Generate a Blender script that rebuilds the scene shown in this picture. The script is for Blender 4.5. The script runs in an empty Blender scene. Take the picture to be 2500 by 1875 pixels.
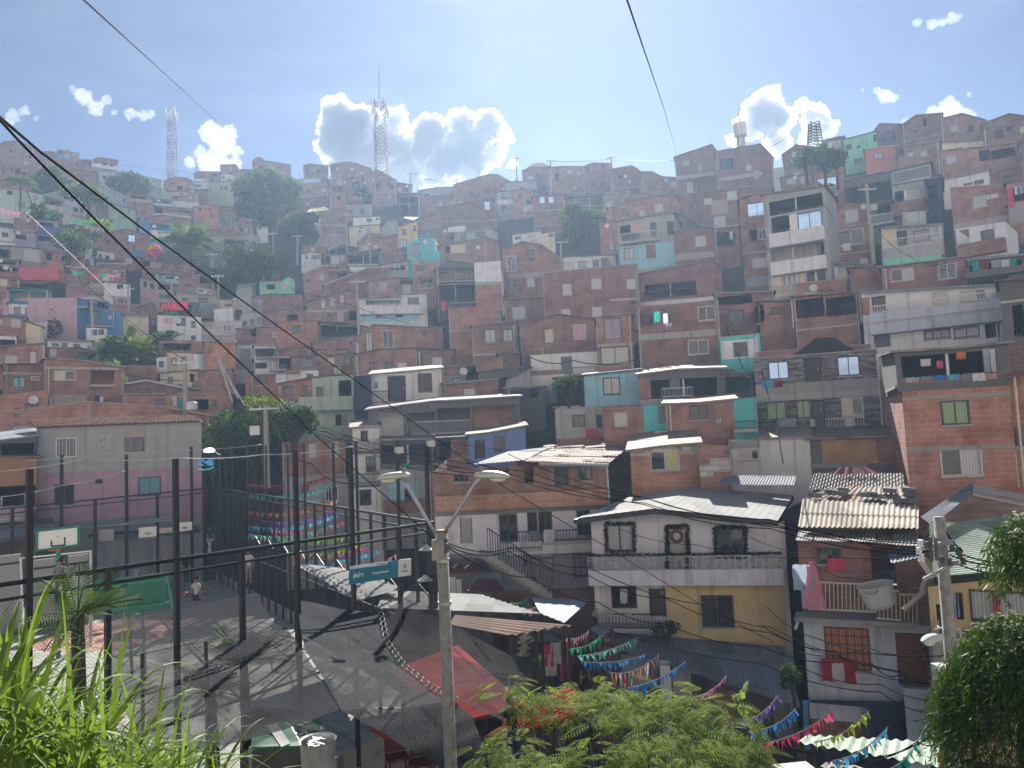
import bpy, bmesh, math, random
from mathutils import Vector, Matrix
from mathutils import noise as mnoise
random.seed(7)
R = math.radians
SC = bpy.context.scene
COL = SC.collection
# ---------------------------------------------------------------- camera, sky, sun, exposure
F, CX, CY = 1850.0, 1250.0, 937.5
PITCH, ROLL = R(4.4), R(2.5)
SUN_EL, SUN_AZ = R(37.5), R(5.5)
cam = bpy.data.cameras.new('camera')
cam.sensor_width = 36; cam.lens = 36*F/2500; cam.clip_start = 0.1; cam.clip_end = 20000
co = bpy.data.objects.new('camera', cam); COL.objects.link(co); SC.camera = co
fw = Vector((0, math.cos(PITCH), math.sin(PITCH))); upv = Vector((0, -math.sin(PITCH), math.cos(PITCH))); rt = Vector((1, 0, 0))
cxv = rt*math.cos(ROLL)-upv*math.sin(ROLL); cyv = rt*math.sin(ROLL)+upv*math.cos(ROLL)
co.matrix_world = Matrix((( cxv.x, cyv.x, -fw.x, 0), (cxv.y, cyv.y, -fw.y, 0), (cxv.z, cyv.z, -fw.z, 0), (0, 0, 0, 1)))
W = bpy.data.worlds.new('World'); SC.world = W; W.use_nodes = True
wn = W.node_tree; wn.nodes.clear()
sky = wn.nodes.new('ShaderNodeTexSky'); sky.sky_type = 'NISHITA'; sky.sun_disc = False
sky.sun_elevation = SUN_EL; sky.sun_rotation = SUN_AZ
sky.air_density = 0.36; sky.dust_density = 0.6; sky.ozone_density = 5.0; sky.altitude = 1500
bg = wn.nodes.new('ShaderNodeBackground'); bg.inputs[1].default_value = 0.05
wo = wn.nodes.new('ShaderNodeOutputWorld')
wtc = wn.nodes.new('ShaderNodeTexCoord'); wmp = wn.nodes.new('ShaderNodeMapping'); wmp.inputs[3].default_value = (2.2, 2.2, 6.5); wmp.inputs[2].default_value = (0.2, 0.35, 0.1)
wnz = wn.nodes.new('ShaderNodeTexNoise'); wnz.inputs['Scale'].default_value = 1.3; wnz.inputs['Detail'].default_value = 8; wnz.inputs['Roughness'].default_value = 0.55; wnz.inputs['Distortion'].default_value = 0.6
wmr = wn.nodes.new('ShaderNodeMapRange'); wmr.inputs[1].default_value = 0.45; wmr.inputs[2].default_value = 0.75; wmr.inputs[4].default_value = 0.09
wmx = wn.nodes.new('ShaderNodeMix'); wmx.data_type = 'RGBA'; wmx.inputs[7].default_value = (11, 12.5, 14, 1)
for a_, b_ in ((wtc.outputs['Generated'], wmp.inputs[0]), (wmp.outputs[0], wnz.inputs['Vector']), (wnz.outputs[0], wmr.inputs[0]), (wmr.outputs[0], wmx.inputs[0]), (sky.outputs[0], wmx.inputs[6]), (wmx.outputs[2], bg.inputs[0])): wn.links.new(a_, b_)
wn.links.new(bg.outputs[0], wo.inputs[0])
sl = bpy.data.lights.new('sun', 'SUN'); sl.energy = 5.0; sl.angle = R(0.5); sl.color = (1, 0.95, 0.87)
so = bpy.data.objects.new('sun', sl); COL.objects.link(so)
sdir = Vector((math.sin(SUN_AZ)*math.cos(SUN_EL), math.cos(SUN_AZ)*math.cos(SUN_EL), math.sin(SUN_EL)))
so.rotation_euler = (-sdir).to_track_quat('-Z', 'Y').to_euler()
SC.view_settings.view_transform = 'Standard'; SC.view_settings.look = 'None'
SC.view_settings.exposure = 1.16; SC.view_settings.gamma = 1
SC.render.engine = 'CYCLES'
cy = SC.cycles
cy.use_denoising = True; cy.max_bounces = 8; cy.volume_bounces = 2; cy.transparent_max_bounces = 24
cy.diffuse_bounces = 3; cy.glossy_bounces = 3; cy.use_adaptive_sampling = True; cy.adaptive_threshold = 0.02
try: cy.sample_clamp_indirect = 6.0
except Exception: pass
# ---------------------------------------------------------------- geometry helpers
def ray(px, py):
    dx, dy = (px-CX)/F, (CY-py)/F
    a = dx*math.cos(ROLL)+dy*math.sin(ROLL); b = -dx*math.sin(ROLL)+dy*math.cos(ROLL)
    return rt*a + fw + upv*b
def P(px, py, r):                       # the point at horizontal range r from where the photographer stands
    d = ray(px, py); return d*(r/math.hypot(d.x, d.y))
def G(px, py, z):                       # the point at height z
    d = ray(px, py); return d*(z/d.z)
DC = [0, 620, 1250, 1880, 2500]
DR = [(200, (300, 290, 250, 190, 140)), (300, (235, 240, 200, 150, 120)), (400, (205, 205, 168, 128, 104)), (500, (155, 172, 140, 105, 86)), (600, (126, 140, 112, 86, 73)),
      (700, (106, 113, 93, 72, 61)), (800, (91, 92, 76, 59, 51)), (900, (77, 75, 61, 50, 43)), (1000, (66, 64, 51, 43, 38)),
      (1100, (58, 57, 44, 37, 34.5)), (1200, (55, 53, 40, 34, 32)), (1300, (54, 51, 37, 32, 30)), (1400, (53, 49, 35, 30, 28))]
def rng(px, py):
    py = min(max(py, 200), 1399.9); px = min(max(px, 0), 2499.9)
    j = max(k for k in range(len(DR)-1) if DR[k][0] <= py)
    i = max(k for k in range(4) if DC[k] <= px)
    fx = (px-DC[i])/(DC[i+1]-DC[i]); fy = (py-DR[j][0])/(DR[j+1][0]-DR[j][0])
    a = DR[j][1][i]*(1-fx)+DR[j][1][i+1]*fx; b = DR[j+1][1][i]*(1-fx)+DR[j+1][1][i+1]*fx
    return a*(1-fy)+b*fy
REG = {'A1': (0, 300), 'A2': (620, 300), 'A3': (1240, 300), 'A4': (1860, 250), 'B1': (0, 700), 'B2': (620, 700), 'B3': (1240, 700), 'B4': (1860, 700),
       'C1': (0, 1100), 'C2': (620, 1050), 'C3': (1240, 1100), 'C4': (1860, 1100), 'D1': (0, 1395), 'D2': (620, 1395), 'D3': (1240, 1395), 'D4': (1860, 1395),
       'E1': (0, 330), 'E2': (340, 330), 'E3': (0, 560), 'E4': (340, 560)}
def Z(reg, x, y):                       # coordinates measured on an enlarged crop of the reference -> reference pixels
    if reg == 'F': return x, y
    ox, oy = REG[reg]; s = 360/2212 if reg[0] == 'E' else 640/2212
    return ox+x*s, oy+y*s
class MB:
    def __init__(s): s.v = []; s.f = []; s.m = []
    def poly(s, pts, mi=0):
        b = len(s.v); s.v += [tuple(p) for p in pts]; s.f.append(tuple(range(b, b+len(pts)))); s.m.append(mi)
    def box(s, x0, x1, y0, y1, z0, z1, mi=0):
        b = len(s.v)
        s.v += [(x0, y0, z0), (x1, y0, z0), (x1, y1, z0), (x0, y1, z0), (x0, y0, z1), (x1, y0, z1), (x1, y1, z1), (x0, y1, z1)]
        for q in ((0, 3, 2, 1), (4, 5, 6, 7), (0, 1, 5, 4), (1, 2, 6, 5), (2, 3, 7, 6), (3, 0, 4, 7)):
            s.f.append(tuple(b+i for i in q)); s.m.append(mi)
    def tube(s, pts, rad, n=6, mi=0, caps=True):
        pts = [Vector(p) for p in pts]; b0 = len(s.v); k = len(pts)
        for i, p in enumerate(pts):
            t = (pts[min(i+1, k-1)]-pts[max(i-1, 0)]); t = t.normalized() if t.length > 1e-9 else Vector((0, 0, 1))
            a = t.cross(Vector((0, 0, 1)) if abs(t.z) < 0.9 else Vector((1, 0, 0))).normalized(); c = t.cross(a)
            r_ = rad[i] if isinstance(rad, (list, tuple)) else rad
            for j in range(n):
                g = 2*math.pi*j/n; s.v.append(tuple(p+a*(r_*math.cos(g))+c*(r_*math.sin(g))))
        for i in range(k-1):
            for j in range(n):
                s.f.append((b0+i*n+j, b0+i*n+(j+1) % n, b0+(i+1)*n+(j+1) % n, b0+(i+1)*n+j)); s.m.append(mi)
        if caps:
            s.f.append(tuple(b0+j for j in range(n))[::-1]); s.m.append(mi)
            s.f.append(tuple(b0+(k-1)*n+j for j in range(n))); s.m.append(mi)
    def prism(s, a, b, mi=0):           # two matching outlines joined
        n = len(a); o = len(s.v); s.v += [tuple(p) for p in a]+[tuple(p) for p in b]
        s.f.append(tuple(range(o, o+n))); s.m.append(mi); s.f.append(tuple(range(o+2*n-1, o+n-1, -1))); s.m.append(mi)
        for i in range(n):
            j = (i+1) % n; s.f.append((o+i, o+n+i, o+n+j, o+j)); s.m.append(mi)
    def build(s, name, mats, parent=None, smooth=False, loc=None):
        me = bpy.data.meshes.new(name); me.from_pydata(s.v, [], s.f)
        mats = mats if isinstance(mats, (list, tuple)) else [mats]
        for m in mats: me.materials.append(M[m] if isinstance(m, str) else m)
        if any(s.m): me.polygons.foreach_set('material_index', s.m)
        if smooth: me.polygons.foreach_set('use_smooth', [True]*len(s.f))
        me.update()
        o = bpy.data.objects.new(name, me); COL.objects.link(o)
        if parent is not None: o.parent = parent
        if loc is not None: o.location = loc
        return o
def tag(o, label=None, cat=None, group=None, kind=None):
    if label: o['label'] = label
    if cat: o['category'] = cat
    if group: o['group'] = group
    if kind: o['kind'] = kind
    return o
def empty(name, loc, rz=0, label=None, cat=None, group=None):
    o = bpy.data.objects.new(name, None); COL.objects.link(o); o.location = loc; o.rotation_euler = (0, 0, rz)
    return tag(o, label, cat, group)
# ---------------------------------------------------------------- materials
M = {}
def newmat(key, name):
    m = bpy.data.materials.new(name); m.use_nodes = True; M[key] = m
    nt = m.node_tree; b = nt.nodes['Principled BSDF']; return m, nt, b
def N(nt, t, **k):
    n = nt.nodes.new(t)
    for a, v in k.items(): setattr(n, a, v)
    return n
def L(nt, a, b): nt.links.new(a, b)
def mixc(nt, fac, a, b, bt='MIX'):
    n = N(nt, 'ShaderNodeMix', data_type='RGBA', blend_type=bt)
    for s, v in ((0, fac), (6, a), (7, b)):
        if hasattr(v, 'links') or hasattr(v, 'is_linked'): L(nt, v, n.inputs[s])
        elif s == 0: n.inputs[0].default_value = v
        else: n.inputs[s].default_value = (*v, 1)
    return n.outputs[2]
def coords(nt, sx=1, sy=1, sz=1):
    tc = N(nt, 'ShaderNodeTexCoord'); mp = N(nt, 'ShaderNodeMapping'); mp.inputs[3].default_value = (sx, sy, sz)
    L(nt, tc.outputs['Object'], mp.inputs[0]); return mp.outputs[0]
def noisef(nt, vec, scale, det=4, lo=0.35, hi=0.65):
    n = N(nt, 'ShaderNodeTexNoise'); n.inputs['Scale'].default_value = scale; n.inputs['Detail'].default_value = det
    L(nt, vec, n.inputs['Vector'])
    r_ = N(nt, 'ShaderNodeMapRange'); r_.inputs[1].default_value = lo; r_.inputs[2].default_value = hi
    L(nt, n.outputs[0], r_.inputs[0]); return r_.outputs[0]
def vary(nt, col, amt=0.25, hue=0.02):       # each building a little different
    oi = N(nt, 'ShaderNodeObjectInfo'); hs = N(nt, 'ShaderNodeHueSaturation')
    mr = N(nt, 'ShaderNodeMapRange'); mr.inputs[3].default_value = 1-amt; mr.inputs[4].default_value = 1+amt
    L(nt, oi.outputs['Random'], mr.inputs[0]); L(nt, mr.outputs[0], hs.inputs['Value'])
    m2 = N(nt, 'ShaderNodeMath', operation='MULTIPLY'); m2.inputs[1].default_value = 7.31; L(nt, oi.outputs['Random'], m2.inputs[0])
    m3 = N(nt, 'ShaderNodeMath', operation='FRACT'); L(nt, m2.outputs[0], m3.inputs[0])
    mh = N(nt, 'ShaderNodeMapRange'); mh.inputs[3].default_value = 0.5-hue; mh.inputs[4].default_value = 0.5+hue
    L(nt, m3.outputs[0], mh.inputs[0]); L(nt, mh.outputs[0], hs.inputs['Hue'])
    L(nt, col, hs.inputs['Color']); return hs.outputs[0]
def flatvec(nt):                             # (x+y, z) of the building's own frame
    tc = N(nt, 'ShaderNodeTexCoord'); sp = N(nt, 'ShaderNodeSeparateXYZ'); L(nt, tc.outputs['Object'], sp.inputs[0])
    ad = N(nt, 'ShaderNodeMath', operation='ADD'); L(nt, sp.outputs[0], ad.inputs[0]); L(nt, sp.outputs[1], ad.inputs[1])
    cb = N(nt, 'ShaderNodeCombineXYZ'); L(nt, ad.outputs[0], cb.inputs[0]); L(nt, sp.outputs[2], cb.inputs[1])
    return cb.outputs[0], tc.outputs['Object']
def brick(key, name, c1, c2, mortar, bw=0.42, bh=0.21, ms=0.012, stain=0.45, white=None):
    m, nt, b = newmat(key, name); fv, ov = flatvec(nt)
    br = N(nt, 'ShaderNodeTexBrick'); br.inputs['Scale'].default_value = 1; br.inputs['Brick Width'].default_value = bw
    br.inputs['Row Height'].default_value = bh; br.inputs['Mortar Size'].default_value = ms; br.inputs['Mortar Smooth'].default_value = 0.3
    br.inputs['Color1'].default_value = (*c1, 1); br.inputs['Color2'].default_value = (*c2, 1); br.inputs['Mortar'].default_value = (*mortar, 1)
    L(nt, fv, br.inputs['Vector'])
    col = br.outputs[0]
    pt = noisef(nt, ov, 0.9, 5, 0.45, 0.62); col = mixc(nt, pt, col, mixc(nt, 1.0, col, (0.72, 0.62, 0.58), 'MULTIPLY'))
    mp = N(nt, 'ShaderNodeMapping'); mp.inputs[3].default_value = (2.2, 2.2, 0.25); L(nt, ov, mp.inputs[0])
    st = noisef(nt, mp.outputs[0], 1.0, 6, 0.5, 0.78)
    sm = N(nt, 'ShaderNodeMath', operation='MULTIPLY'); sm.inputs[1].default_value = stain; L(nt, st, sm.inputs[0])
    col = mixc(nt, sm.outputs[0], col, (0.09, 0.075, 0.07))
    ef = noisef(nt, ov, 2.6, 6, 0.6, 0.72)
    e2 = N(nt, 'ShaderNodeMath', operation='MULTIPLY'); e2.inputs[1].default_value = 0.35; L(nt, ef, e2.inputs[0])
    col = mixc(nt, e2.outputs[0], col, mortar)
    L(nt, vary(nt, col, 0.2, 0.012), b.inputs['Base Color']); b.inputs['Roughness'].default_value = 0.92
    bp = N(nt, 'ShaderNodeBump'); bp.inputs['Strength'].default_value = 0.5; bp.inputs['Distance'].default_value = 0.02
    L(nt, br.outputs['Fac'], bp.inputs['Height']); bp.invert = True; L(nt, bp.outputs[0], b.inputs['Normal'])
def plaster(key, name, c, stain=0.62, rough=0.9, vr=0.1, scol=(0.12, 0.11, 0.10)):
    m, nt, b = newmat(key, name); ov = coords(nt)
    n1 = noisef(nt, ov, 1.6, 6, 0.3, 0.7)
    col = mixc(nt, n1, tuple(x*0.86 for x in c), tuple(min(1, x*1.06) for x in c))
    mp = N(nt, 'ShaderNodeMapping'); mp.inputs[3].default_value = (3.0, 3.0, 0.22); L(nt, ov, mp.inputs[0])
    st = noisef(nt, mp.outputs[0], 1.0, 6, 0.54, 0.82)
    sm = N(nt, 'ShaderNodeMath', operation='MULTIPLY'); sm.inputs[1].default_value = stain; L(nt, st, sm.inputs[0])
    col = mixc(nt, sm.outputs[0], col, scol)
    fine = noisef(nt, ov, 14, 4, 0.3, 0.7)
    col = mixc(nt, 0.18, col, mixc(nt, fine, (0.55, 0.55, 0.55), (1, 1, 1)), 'MULTIPLY')
    L(nt, vary(nt, col, vr, 0.005), b.inputs['Base Color']); b.inputs['Roughness'].default_value = rough
    bp = N(nt, 'ShaderNodeBump'); bp.inputs['Strength'].default_value = 0.25; bp.inputs['Distance'].default_value = 0.02
    L(nt, fine, bp.inputs['Height']); L(nt, bp.outputs[0], b.inputs['Normal'])
def metal(key, name, c, rust=0.3, period=0.16, rough=0.75, bump=0, met=0.1, axis=0):
    m, nt, b = newmat(key, name); tc = N(nt, 'ShaderNodeTexCoord'); ov = tc.outputs['Object']
    sp = N(nt, 'ShaderNodeSeparateXYZ'); L(nt, ov, sp.inputs[0])
    mu = N(nt, 'ShaderNodeMath', operation='MULTIPLY'); mu.inputs[1].default_value = 2*math.pi/period; L(nt, sp.outputs[axis], mu.inputs[0])
    sn = N(nt, 'ShaderNodeMath', operation='SINE'); L(nt, mu.outputs[0], sn.inputs[0])
    # separate sheets about 0.9 m wide with their own tone
    fl = N(nt, 'ShaderNodeMath', operation='SNAP'); fl.inputs[1].default_value = 0.9; L(nt, sp.outputs[axis], fl.inputs[0])
    f2 = N(nt, 'ShaderNodeMath', operation='SNAP'); f2.inputs[1].default_value = 2.1; L(nt, sp.outputs[1 if axis == 0 else 0], f2.inputs[0])
    cb = N(nt, 'ShaderNodeCombineXYZ'); L(nt, fl.outputs[0], cb.inputs[0]); L(nt, f2.outputs[0], cb.inputs[1])
    wn_ = N(nt, 'ShaderNodeTexWhiteNoise'); L(nt, cb.outputs[0], wn_.inputs[0])
    col = mixc(nt, wn_.outputs[0], tuple(x*0.72 for x in c), tuple(min(1, x*1.1) for x in c))
    r1 = noisef(nt, ov, 1.3, 7, 0.5, 0.68)
    rm = N(nt, 'ShaderNodeMath', operation='MULTIPLY'); rm.inputs[1].default_value = rust; L(nt, r1, rm.inputs[0])
    col = mixc(nt, rm.outputs[0], col, (0.20, 0.095, 0.05))
    d1 = noisef(nt, ov, 3.5, 6, 0.55, 0.8)
    dm = N(nt, 'ShaderNodeMath', operation='MULTIPLY'); dm.inputs[1].default_value = 0.5; L(nt, d1, dm.inputs[0])
    col = mixc(nt, dm.outputs[0], col, (0.06, 0.055, 0.05))
    L(nt, vary(nt, col, 0.15, 0.005), b.inputs['Base Color']); b.inputs['Roughness'].default_value = rough; b.inputs['Metallic'].default_value = met
    if bump:
        bp = N(nt, 'ShaderNodeBump'); bp.inputs['Strength'].default_value = bump; bp.inputs['Distance'].default_value = 0.03
        L(nt, sn.outputs[0], bp.inputs['Height']); L(nt, bp.outputs[0], b.inputs['Normal'])
def plain(key, name, c, rough=0.6, met=0.0, mott=0.25, scale=6.0, spec=None, transl=0.0):
    m, nt, b = newmat(key, name); ov = coords(nt)
    n1 = noisef(nt, ov, scale, 5, 0.3, 0.7)
    col = mixc(nt, n1, tuple(x*(1-mott) for x in c), tuple(min(1, x*(1+mott*0.6)) for x in c))
    L(nt, col, b.inputs['Base Color']); b.inputs['Roughness'].default_value = rough; b.inputs['Metallic'].default_value = met
    if spec is not None: b.inputs['Specular IOR Level'].default_value = spec
    if transl:
        tr = N(nt, 'ShaderNodeBsdfTranslucent'); L(nt, col, tr.inputs[0]); mx = N(nt, 'ShaderNodeMixShader'); mx.inputs[0].default_value = transl
        out = nt.nodes['Material Output']; L(nt, b.outputs[0], mx.inputs[1]); L(nt, tr.outputs[0], mx.inputs[2]); L(nt, mx.outputs[0], out.inputs[0])
def curtain(key, name, c):
    m, nt, b = newmat(key, name); tc = N(nt, 'ShaderNodeTexCoord'); wv = N(nt, 'ShaderNodeTexWave'); wv.inputs['Scale'].default_value = 3.2
    wv.inputs['Distortion'].default_value = 2.0; L(nt, tc.outputs['Object'], wv.inputs[0])
    L(nt, mixc(nt, wv.outputs[1], tuple(x*0.6 for x in c), c), b.inputs['Base Color']); b.inputs['Roughness'].default_value = 0.35
    b.inputs['Coat Weight'].default_value = 0.7; b.inputs['Coat Roughness'].default_value = 0.03
def leafmat(key, name, c1, c2, transl=0.5, rough=0.75):
    m, nt, b = newmat(key, name); ge = N(nt, 'ShaderNodeNewGeometry')
    tc = N(nt, 'ShaderNodeTexCoord'); n1 = noisef(nt, tc.outputs['Object'], 0.9, 3, 0.35, 0.65)
    col = mixc(nt, ge.outputs['Random Per Island'], c1, c2); col = mixc(nt, 0.4, col, mixc(nt, n1, c1, c2))
    L(nt, col, b.inputs['Base Color']); b.inputs['Roughness'].default_value = rough; b.inputs['Specular IOR Level'].default_value = 0.22
    tr = N(nt, 'ShaderNodeBsdfTranslucent'); L(nt, mixc(nt, 1.0, col, (1.4, 1.5, 0.7), 'MULTIPLY'), tr.inputs[0])
    mx = N(nt, 'ShaderNodeMixShader'); mx.inputs[0].default_value = transl
    out = nt.nodes['Material Output']; L(nt, b.outputs[0], mx.inputs[1]); L(nt, tr.outputs[0], mx.inputs[2]); L(nt, mx.outputs[0], out.inputs[0])
MOR = (0.34, 0.30, 0.27)
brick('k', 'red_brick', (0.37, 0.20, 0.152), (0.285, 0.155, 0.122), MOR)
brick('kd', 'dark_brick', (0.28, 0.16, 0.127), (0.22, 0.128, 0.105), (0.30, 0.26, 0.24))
brick('ko', 'orange_brick', (0.47, 0.215, 0.13), (0.39, 0.18, 0.12), (0.36, 0.28, 0.22))
brick('kn', 'hollow_clay_block', (0.47, 0.24, 0.155), (0.37, 0.185, 0.125), (0.42, 0.36, 0.31), 0.46, 0.235, 0.016, 0.35)
brick('kw', 'whitewashed_block', (0.62, 0.6, 0.57), (0.5, 0.48, 0.46), (0.3, 0.28, 0.27), 0.46, 0.23, 0.016, 0.3)
brick('st', 'stone_cladding', (0.42, 0.4, 0.4), (0.075, 0.07, 0.075), (0.17, 0.16, 0.16), 0.42, 0.085, 0.012, 0.2)
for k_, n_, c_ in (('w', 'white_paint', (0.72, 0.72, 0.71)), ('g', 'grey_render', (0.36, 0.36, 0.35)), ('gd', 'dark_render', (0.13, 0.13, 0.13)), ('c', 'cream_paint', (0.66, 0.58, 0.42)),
                   ('y', 'yellow_paint', (0.60, 0.46, 0.23)), ('yp', 'pale_yellow_paint', (0.72, 0.66, 0.40)), ('t', 'teal_paint', (0.03, 0.26, 0.40)), ('tq', 'turquoise_paint', (0.12, 0.52, 0.52)),
                   ('b', 'blue_paint', (0.10, 0.27, 0.55)), ('lb', 'light_blue_paint', (0.33, 0.60, 0.68)), ('bg', 'blue_grey_paint', (0.26, 0.36, 0.42)), ('pk', 'pink_paint', (0.60, 0.41, 0.47)),
                   ('rs', 'rose_paint', (0.47, 0.31, 0.37)), ('mg', 'pale_green_paint', (0.44, 0.53, 0.45)), ('gn', 'green_paint', (0.27, 0.42, 0.27)), ('mt', 'mint_paint', (0.24, 0.60, 0.42)),
                   ('ol', 'olive_paint', (0.38, 0.40, 0.24)), ('lv', 'lavender_paint', (0.36, 0.30, 0.42)), ('vi', 'violet_paint', (0.12, 0.10, 0.36)), ('nv', 'navy_paint', (0.03, 0.04, 0.075)),
                   ('tn', 'tan_render', (0.38, 0.32, 0.26)), ('wl', 'white_lilac_paint', (0.70, 0.68, 0.74)), ('ob', 'faded_orange_paint', (0.34, 0.19, 0.11)), ('or', 'orange_paint', (0.55, 0.20, 0.09)), ('bw', 'blue_white_paint', (0.56, 0.60, 0.68)),
                   ('bl', 'periwinkle_paint', (0.17, 0.24, 0.52)), ('cn', 'concrete', (0.33, 0.32, 0.30)), ('sl', 'slab_concrete', (0.42, 0.40, 0.38))):
    plaster(k_, n_, c_)
metal('m', 'dark_sheet_metal', (0.17, 0.16, 0.155), 0.5, bump=0.7)
metal('l', 'pale_zinc', (0.30, 0.29, 0.275), 0.3, rough=.8)
metal('r', 'rusty_zinc', (0.30, 0.25, 0.21), 0.8, rough=.8)
metal('gr', 'green_zinc', (0.33, 0.42, 0.33), 0.12, 0.3)
metal('bz', 'blue_grey_zinc', (0.24, 0.27, 0.31), 0.2, 0.12)
metal('wr', 'white_sheet_roof', (0.27, 0.27, 0.265), 0.12, 0.25, 0.85, 0, 0.0)
metal('as', 'fibre_cement', (0.44, 0.39, 0.33), 0.1, 0.3, 0.9, 0.0, 0.0)
metal('pr', 'pinkish_roof_sheet', (0.33, 0.22, 0.18), 0.1, 0.2, 0.85, 0, 0.0)
plain('tl', 'terracotta_tile', (0.30, 0.18, 0.13), 0.9, 0, 0.6, 5)
plain('gl', 'dark_glass', (0.018, 0.022, 0.028), 0.04, 0, 0.3, 1, 0.7)
plain('gs', 'mirror_glass', (0.26, 0.38, 0.56), 0.03, 1.0, 0.05, 0.5)  # blue tint puts the reflected sky into the glass colour
plain('bk', 'black_paint', (0.018, 0.018, 0.022), 0.5)
plain('wf', 'white_frame', (0.62, 0.62, 0.62), 0.5, 0, 0.1)
plain('af', 'aluminium_frame', (0.34, 0.34, 0.35), 0.4, 0.6, 0.1)
plain('df', 'dark_frame', (0.05, 0.05, 0.055), 0.5, 0, 0.2)
plain('wd', 'wood', (0.26, 0.15, 0.08), 0.7, 0, 0.4)
plain('pw', 'plywood', (0.42, 0.25, 0.13), 0.8, 0, 0.35, 1.3)
plain('pl', 'concrete_pole', (0.34, 0.32, 0.28), 0.9, 0, 0.3, 9)
plain('pg', 'galvanised_steel', (0.45, 0.46, 0.47), 0.45, 0.5)
plain('cb', 'cable_rubber', (0.012, 0.012, 0.013), 0.95, 0, .2, 6, 0.05)
plain('cg', 'grey_cable', (0.20, 0.20, 0.20), 0.6)
plain('lh', 'lamp_housing', (0.55, 0.58, 0.52), 0.4, 0.2, 0.15)
plain('lg', 'lamp_glass', (0.75, 0.72, 0.62), 0.1, 0, 0.1)
plain('gp', 'green_board_paint', (0.02, 0.20, 0.10), 0.5)
plain('pp', 'pvc_pipe', (0.60, 0.52, 0.42), 0.5, 0, 0.1)
plain('rd', 'red_paint', (0.30, 0.04, 0.04), 0.5)
plain('rw', 'red_brown_wood', (0.20, 0.05, 0.035), 0.5)
plain('tw', 'tower_white', (0.42, 0.40, 0.41), 0.7)
plain('tr', 'tower_red', (0.30, 0.13, 0.12), 0.7)  # tower colours dulled and whitened, haze put into the paint
plain('bkk', 'bark', (0.06, 0.047, 0.037), 0.95, 0, 0.4)
plain('teal', 'sign_teal', (0.02, 0.22, 0.30), 0.5, 0, 0.05)
plain('sw', 'sign_white', (0.78, 0.78, 0.76), 0.5, 0, 0.03)
plain('bs', 'brown_shutter', (0.10, 0.05, 0.06), 0.5)
for k_, c_ in (('cl', (0.46, 0.47, 0.47)), ('cc', (0.60, 0.52, 0.36)), ('cp', (0.58, 0.24, 0.36)), ('cy', (0.58, 0.55, 0.22)), ('cgn', (0.16, 0.32, 0.10)), ('cv', (0.30, 0.22, 0.32)), ('co', (0.60, 0.26, 0.12)), ('cr', (0.55, 0.30, 0.24)), ('ct', (0.10, 0.34, 0.42))):
    curtain(k_, 'curtain_'+k_, c_)
CLOTH = {'white': (0.75, 0.75, 0.77), 'pink': (0.75, 0.30, 0.42), 'red': (0.50, 0.03, 0.05), 'green': (0.0, 0.42, 0.20), 'blue': (0.02, 0.24, 0.62), 'sky blue': (0.12, 0.48, 0.72), 'grey': (0.26, 0.27, 0.30), 'black': (0.02, 0.02, 0.022),
         'lime': (0.42, 0.58, 0.04), 'purple': (0.22, 0.12, 0.50), 'magenta': (0.62, 0.10, 0.40), 'teal': (0.03, 0.42, 0.36), 'mint': (0.15, 0.55, 0.45), 'orange': (0.70, 0.22, 0.05), 'yellow': (0.75, 0.55, 0.06), 'rose': (0.75, 0.08, 0.20), 'navy': (0.02, 0.05, 0.20), 'dark red': (0.22, 0.05, 0.07), 'pale blue': (0.42, 0.52, 0.66)}
for k_, c_ in CLOTH.items(): plain('f_'+k_, k_.replace(' ', '_')+'_cloth', c_, 0.8, 0, 0.15, 3, None, 0.35)
leafmat('lf', 'dark_leaf', (0.025, 0.055, 0.022), (0.06, 0.11, 0.035), 0.3)
leafmat('gk', 'garland_needles', (0.006, 0.014, 0.008), (0.014, 0.03, 0.016), 0.1)
leafmat('lf2', 'mid_leaf', (0.035, 0.08, 0.02), (0.10, 0.17, 0.035), 0.4)
leafmat('lf3', 'yellow_green_leaf', (0.08, 0.13, 0.02), (0.19, 0.24, 0.05), 0.5)
leafmat('fe', 'feathery_leaf', (0.09, 0.16, 0.02), (0.30, 0.36, 0.055), 0.6)
leafmat('gs2', 'grass_blade', (0.075, 0.145, 0.028), (0.21, 0.27, 0.07), 0.42, 0.5)
leafmat('we', 'weeping_leaf', (0.022, 0.055, 0.013), (0.075, 0.125, 0.028), 0.3, 0.5)
leafmat('pm', 'palm_leaf', (0.03, 0.07, 0.02), (0.09, 0.13, 0.03), 0.35, 0.6)
# ---------------------------------------------------------------- hillside, ground
def tnoise(x, y): return mnoise.noise(Vector((x*0.15, y*0.15, 0.3)))*0.5
m, nt, b = newmat('hill', 'hillside_earth'); ov = coords(nt)
n1 = noisef(nt, ov, 0.22, 8, 0.35, 0.65); n2 = noisef(nt, ov, 1.8, 6, 0.3, 0.7)
L(nt, mixc(nt, n1, mixc(nt, n2, (0.02, 0.035, 0.018), (0.05, 0.075, 0.03)), mixc(nt, n2, (0.05, 0.045, 0.04), (0.10, 0.085, 0.07))), b.inputs['Base Color']); b.inputs['Roughness'].default_value = 1
hb = MB(); cols = list(range(-900, 3401, 100)); rows = [(-1, p) for p in ()]
rws = list(range(280, 1421, 30))
def tpt(px, py):
    q = min(max(px, 0), 2500); base = P(px, py, rng(q, py)+max(0, py-950)*0.022); base.z -= 2.0+max(0, py-1000)*0.004; return base
sky_row = lambda px: max(300, min(420, 0)) if False else None
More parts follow.
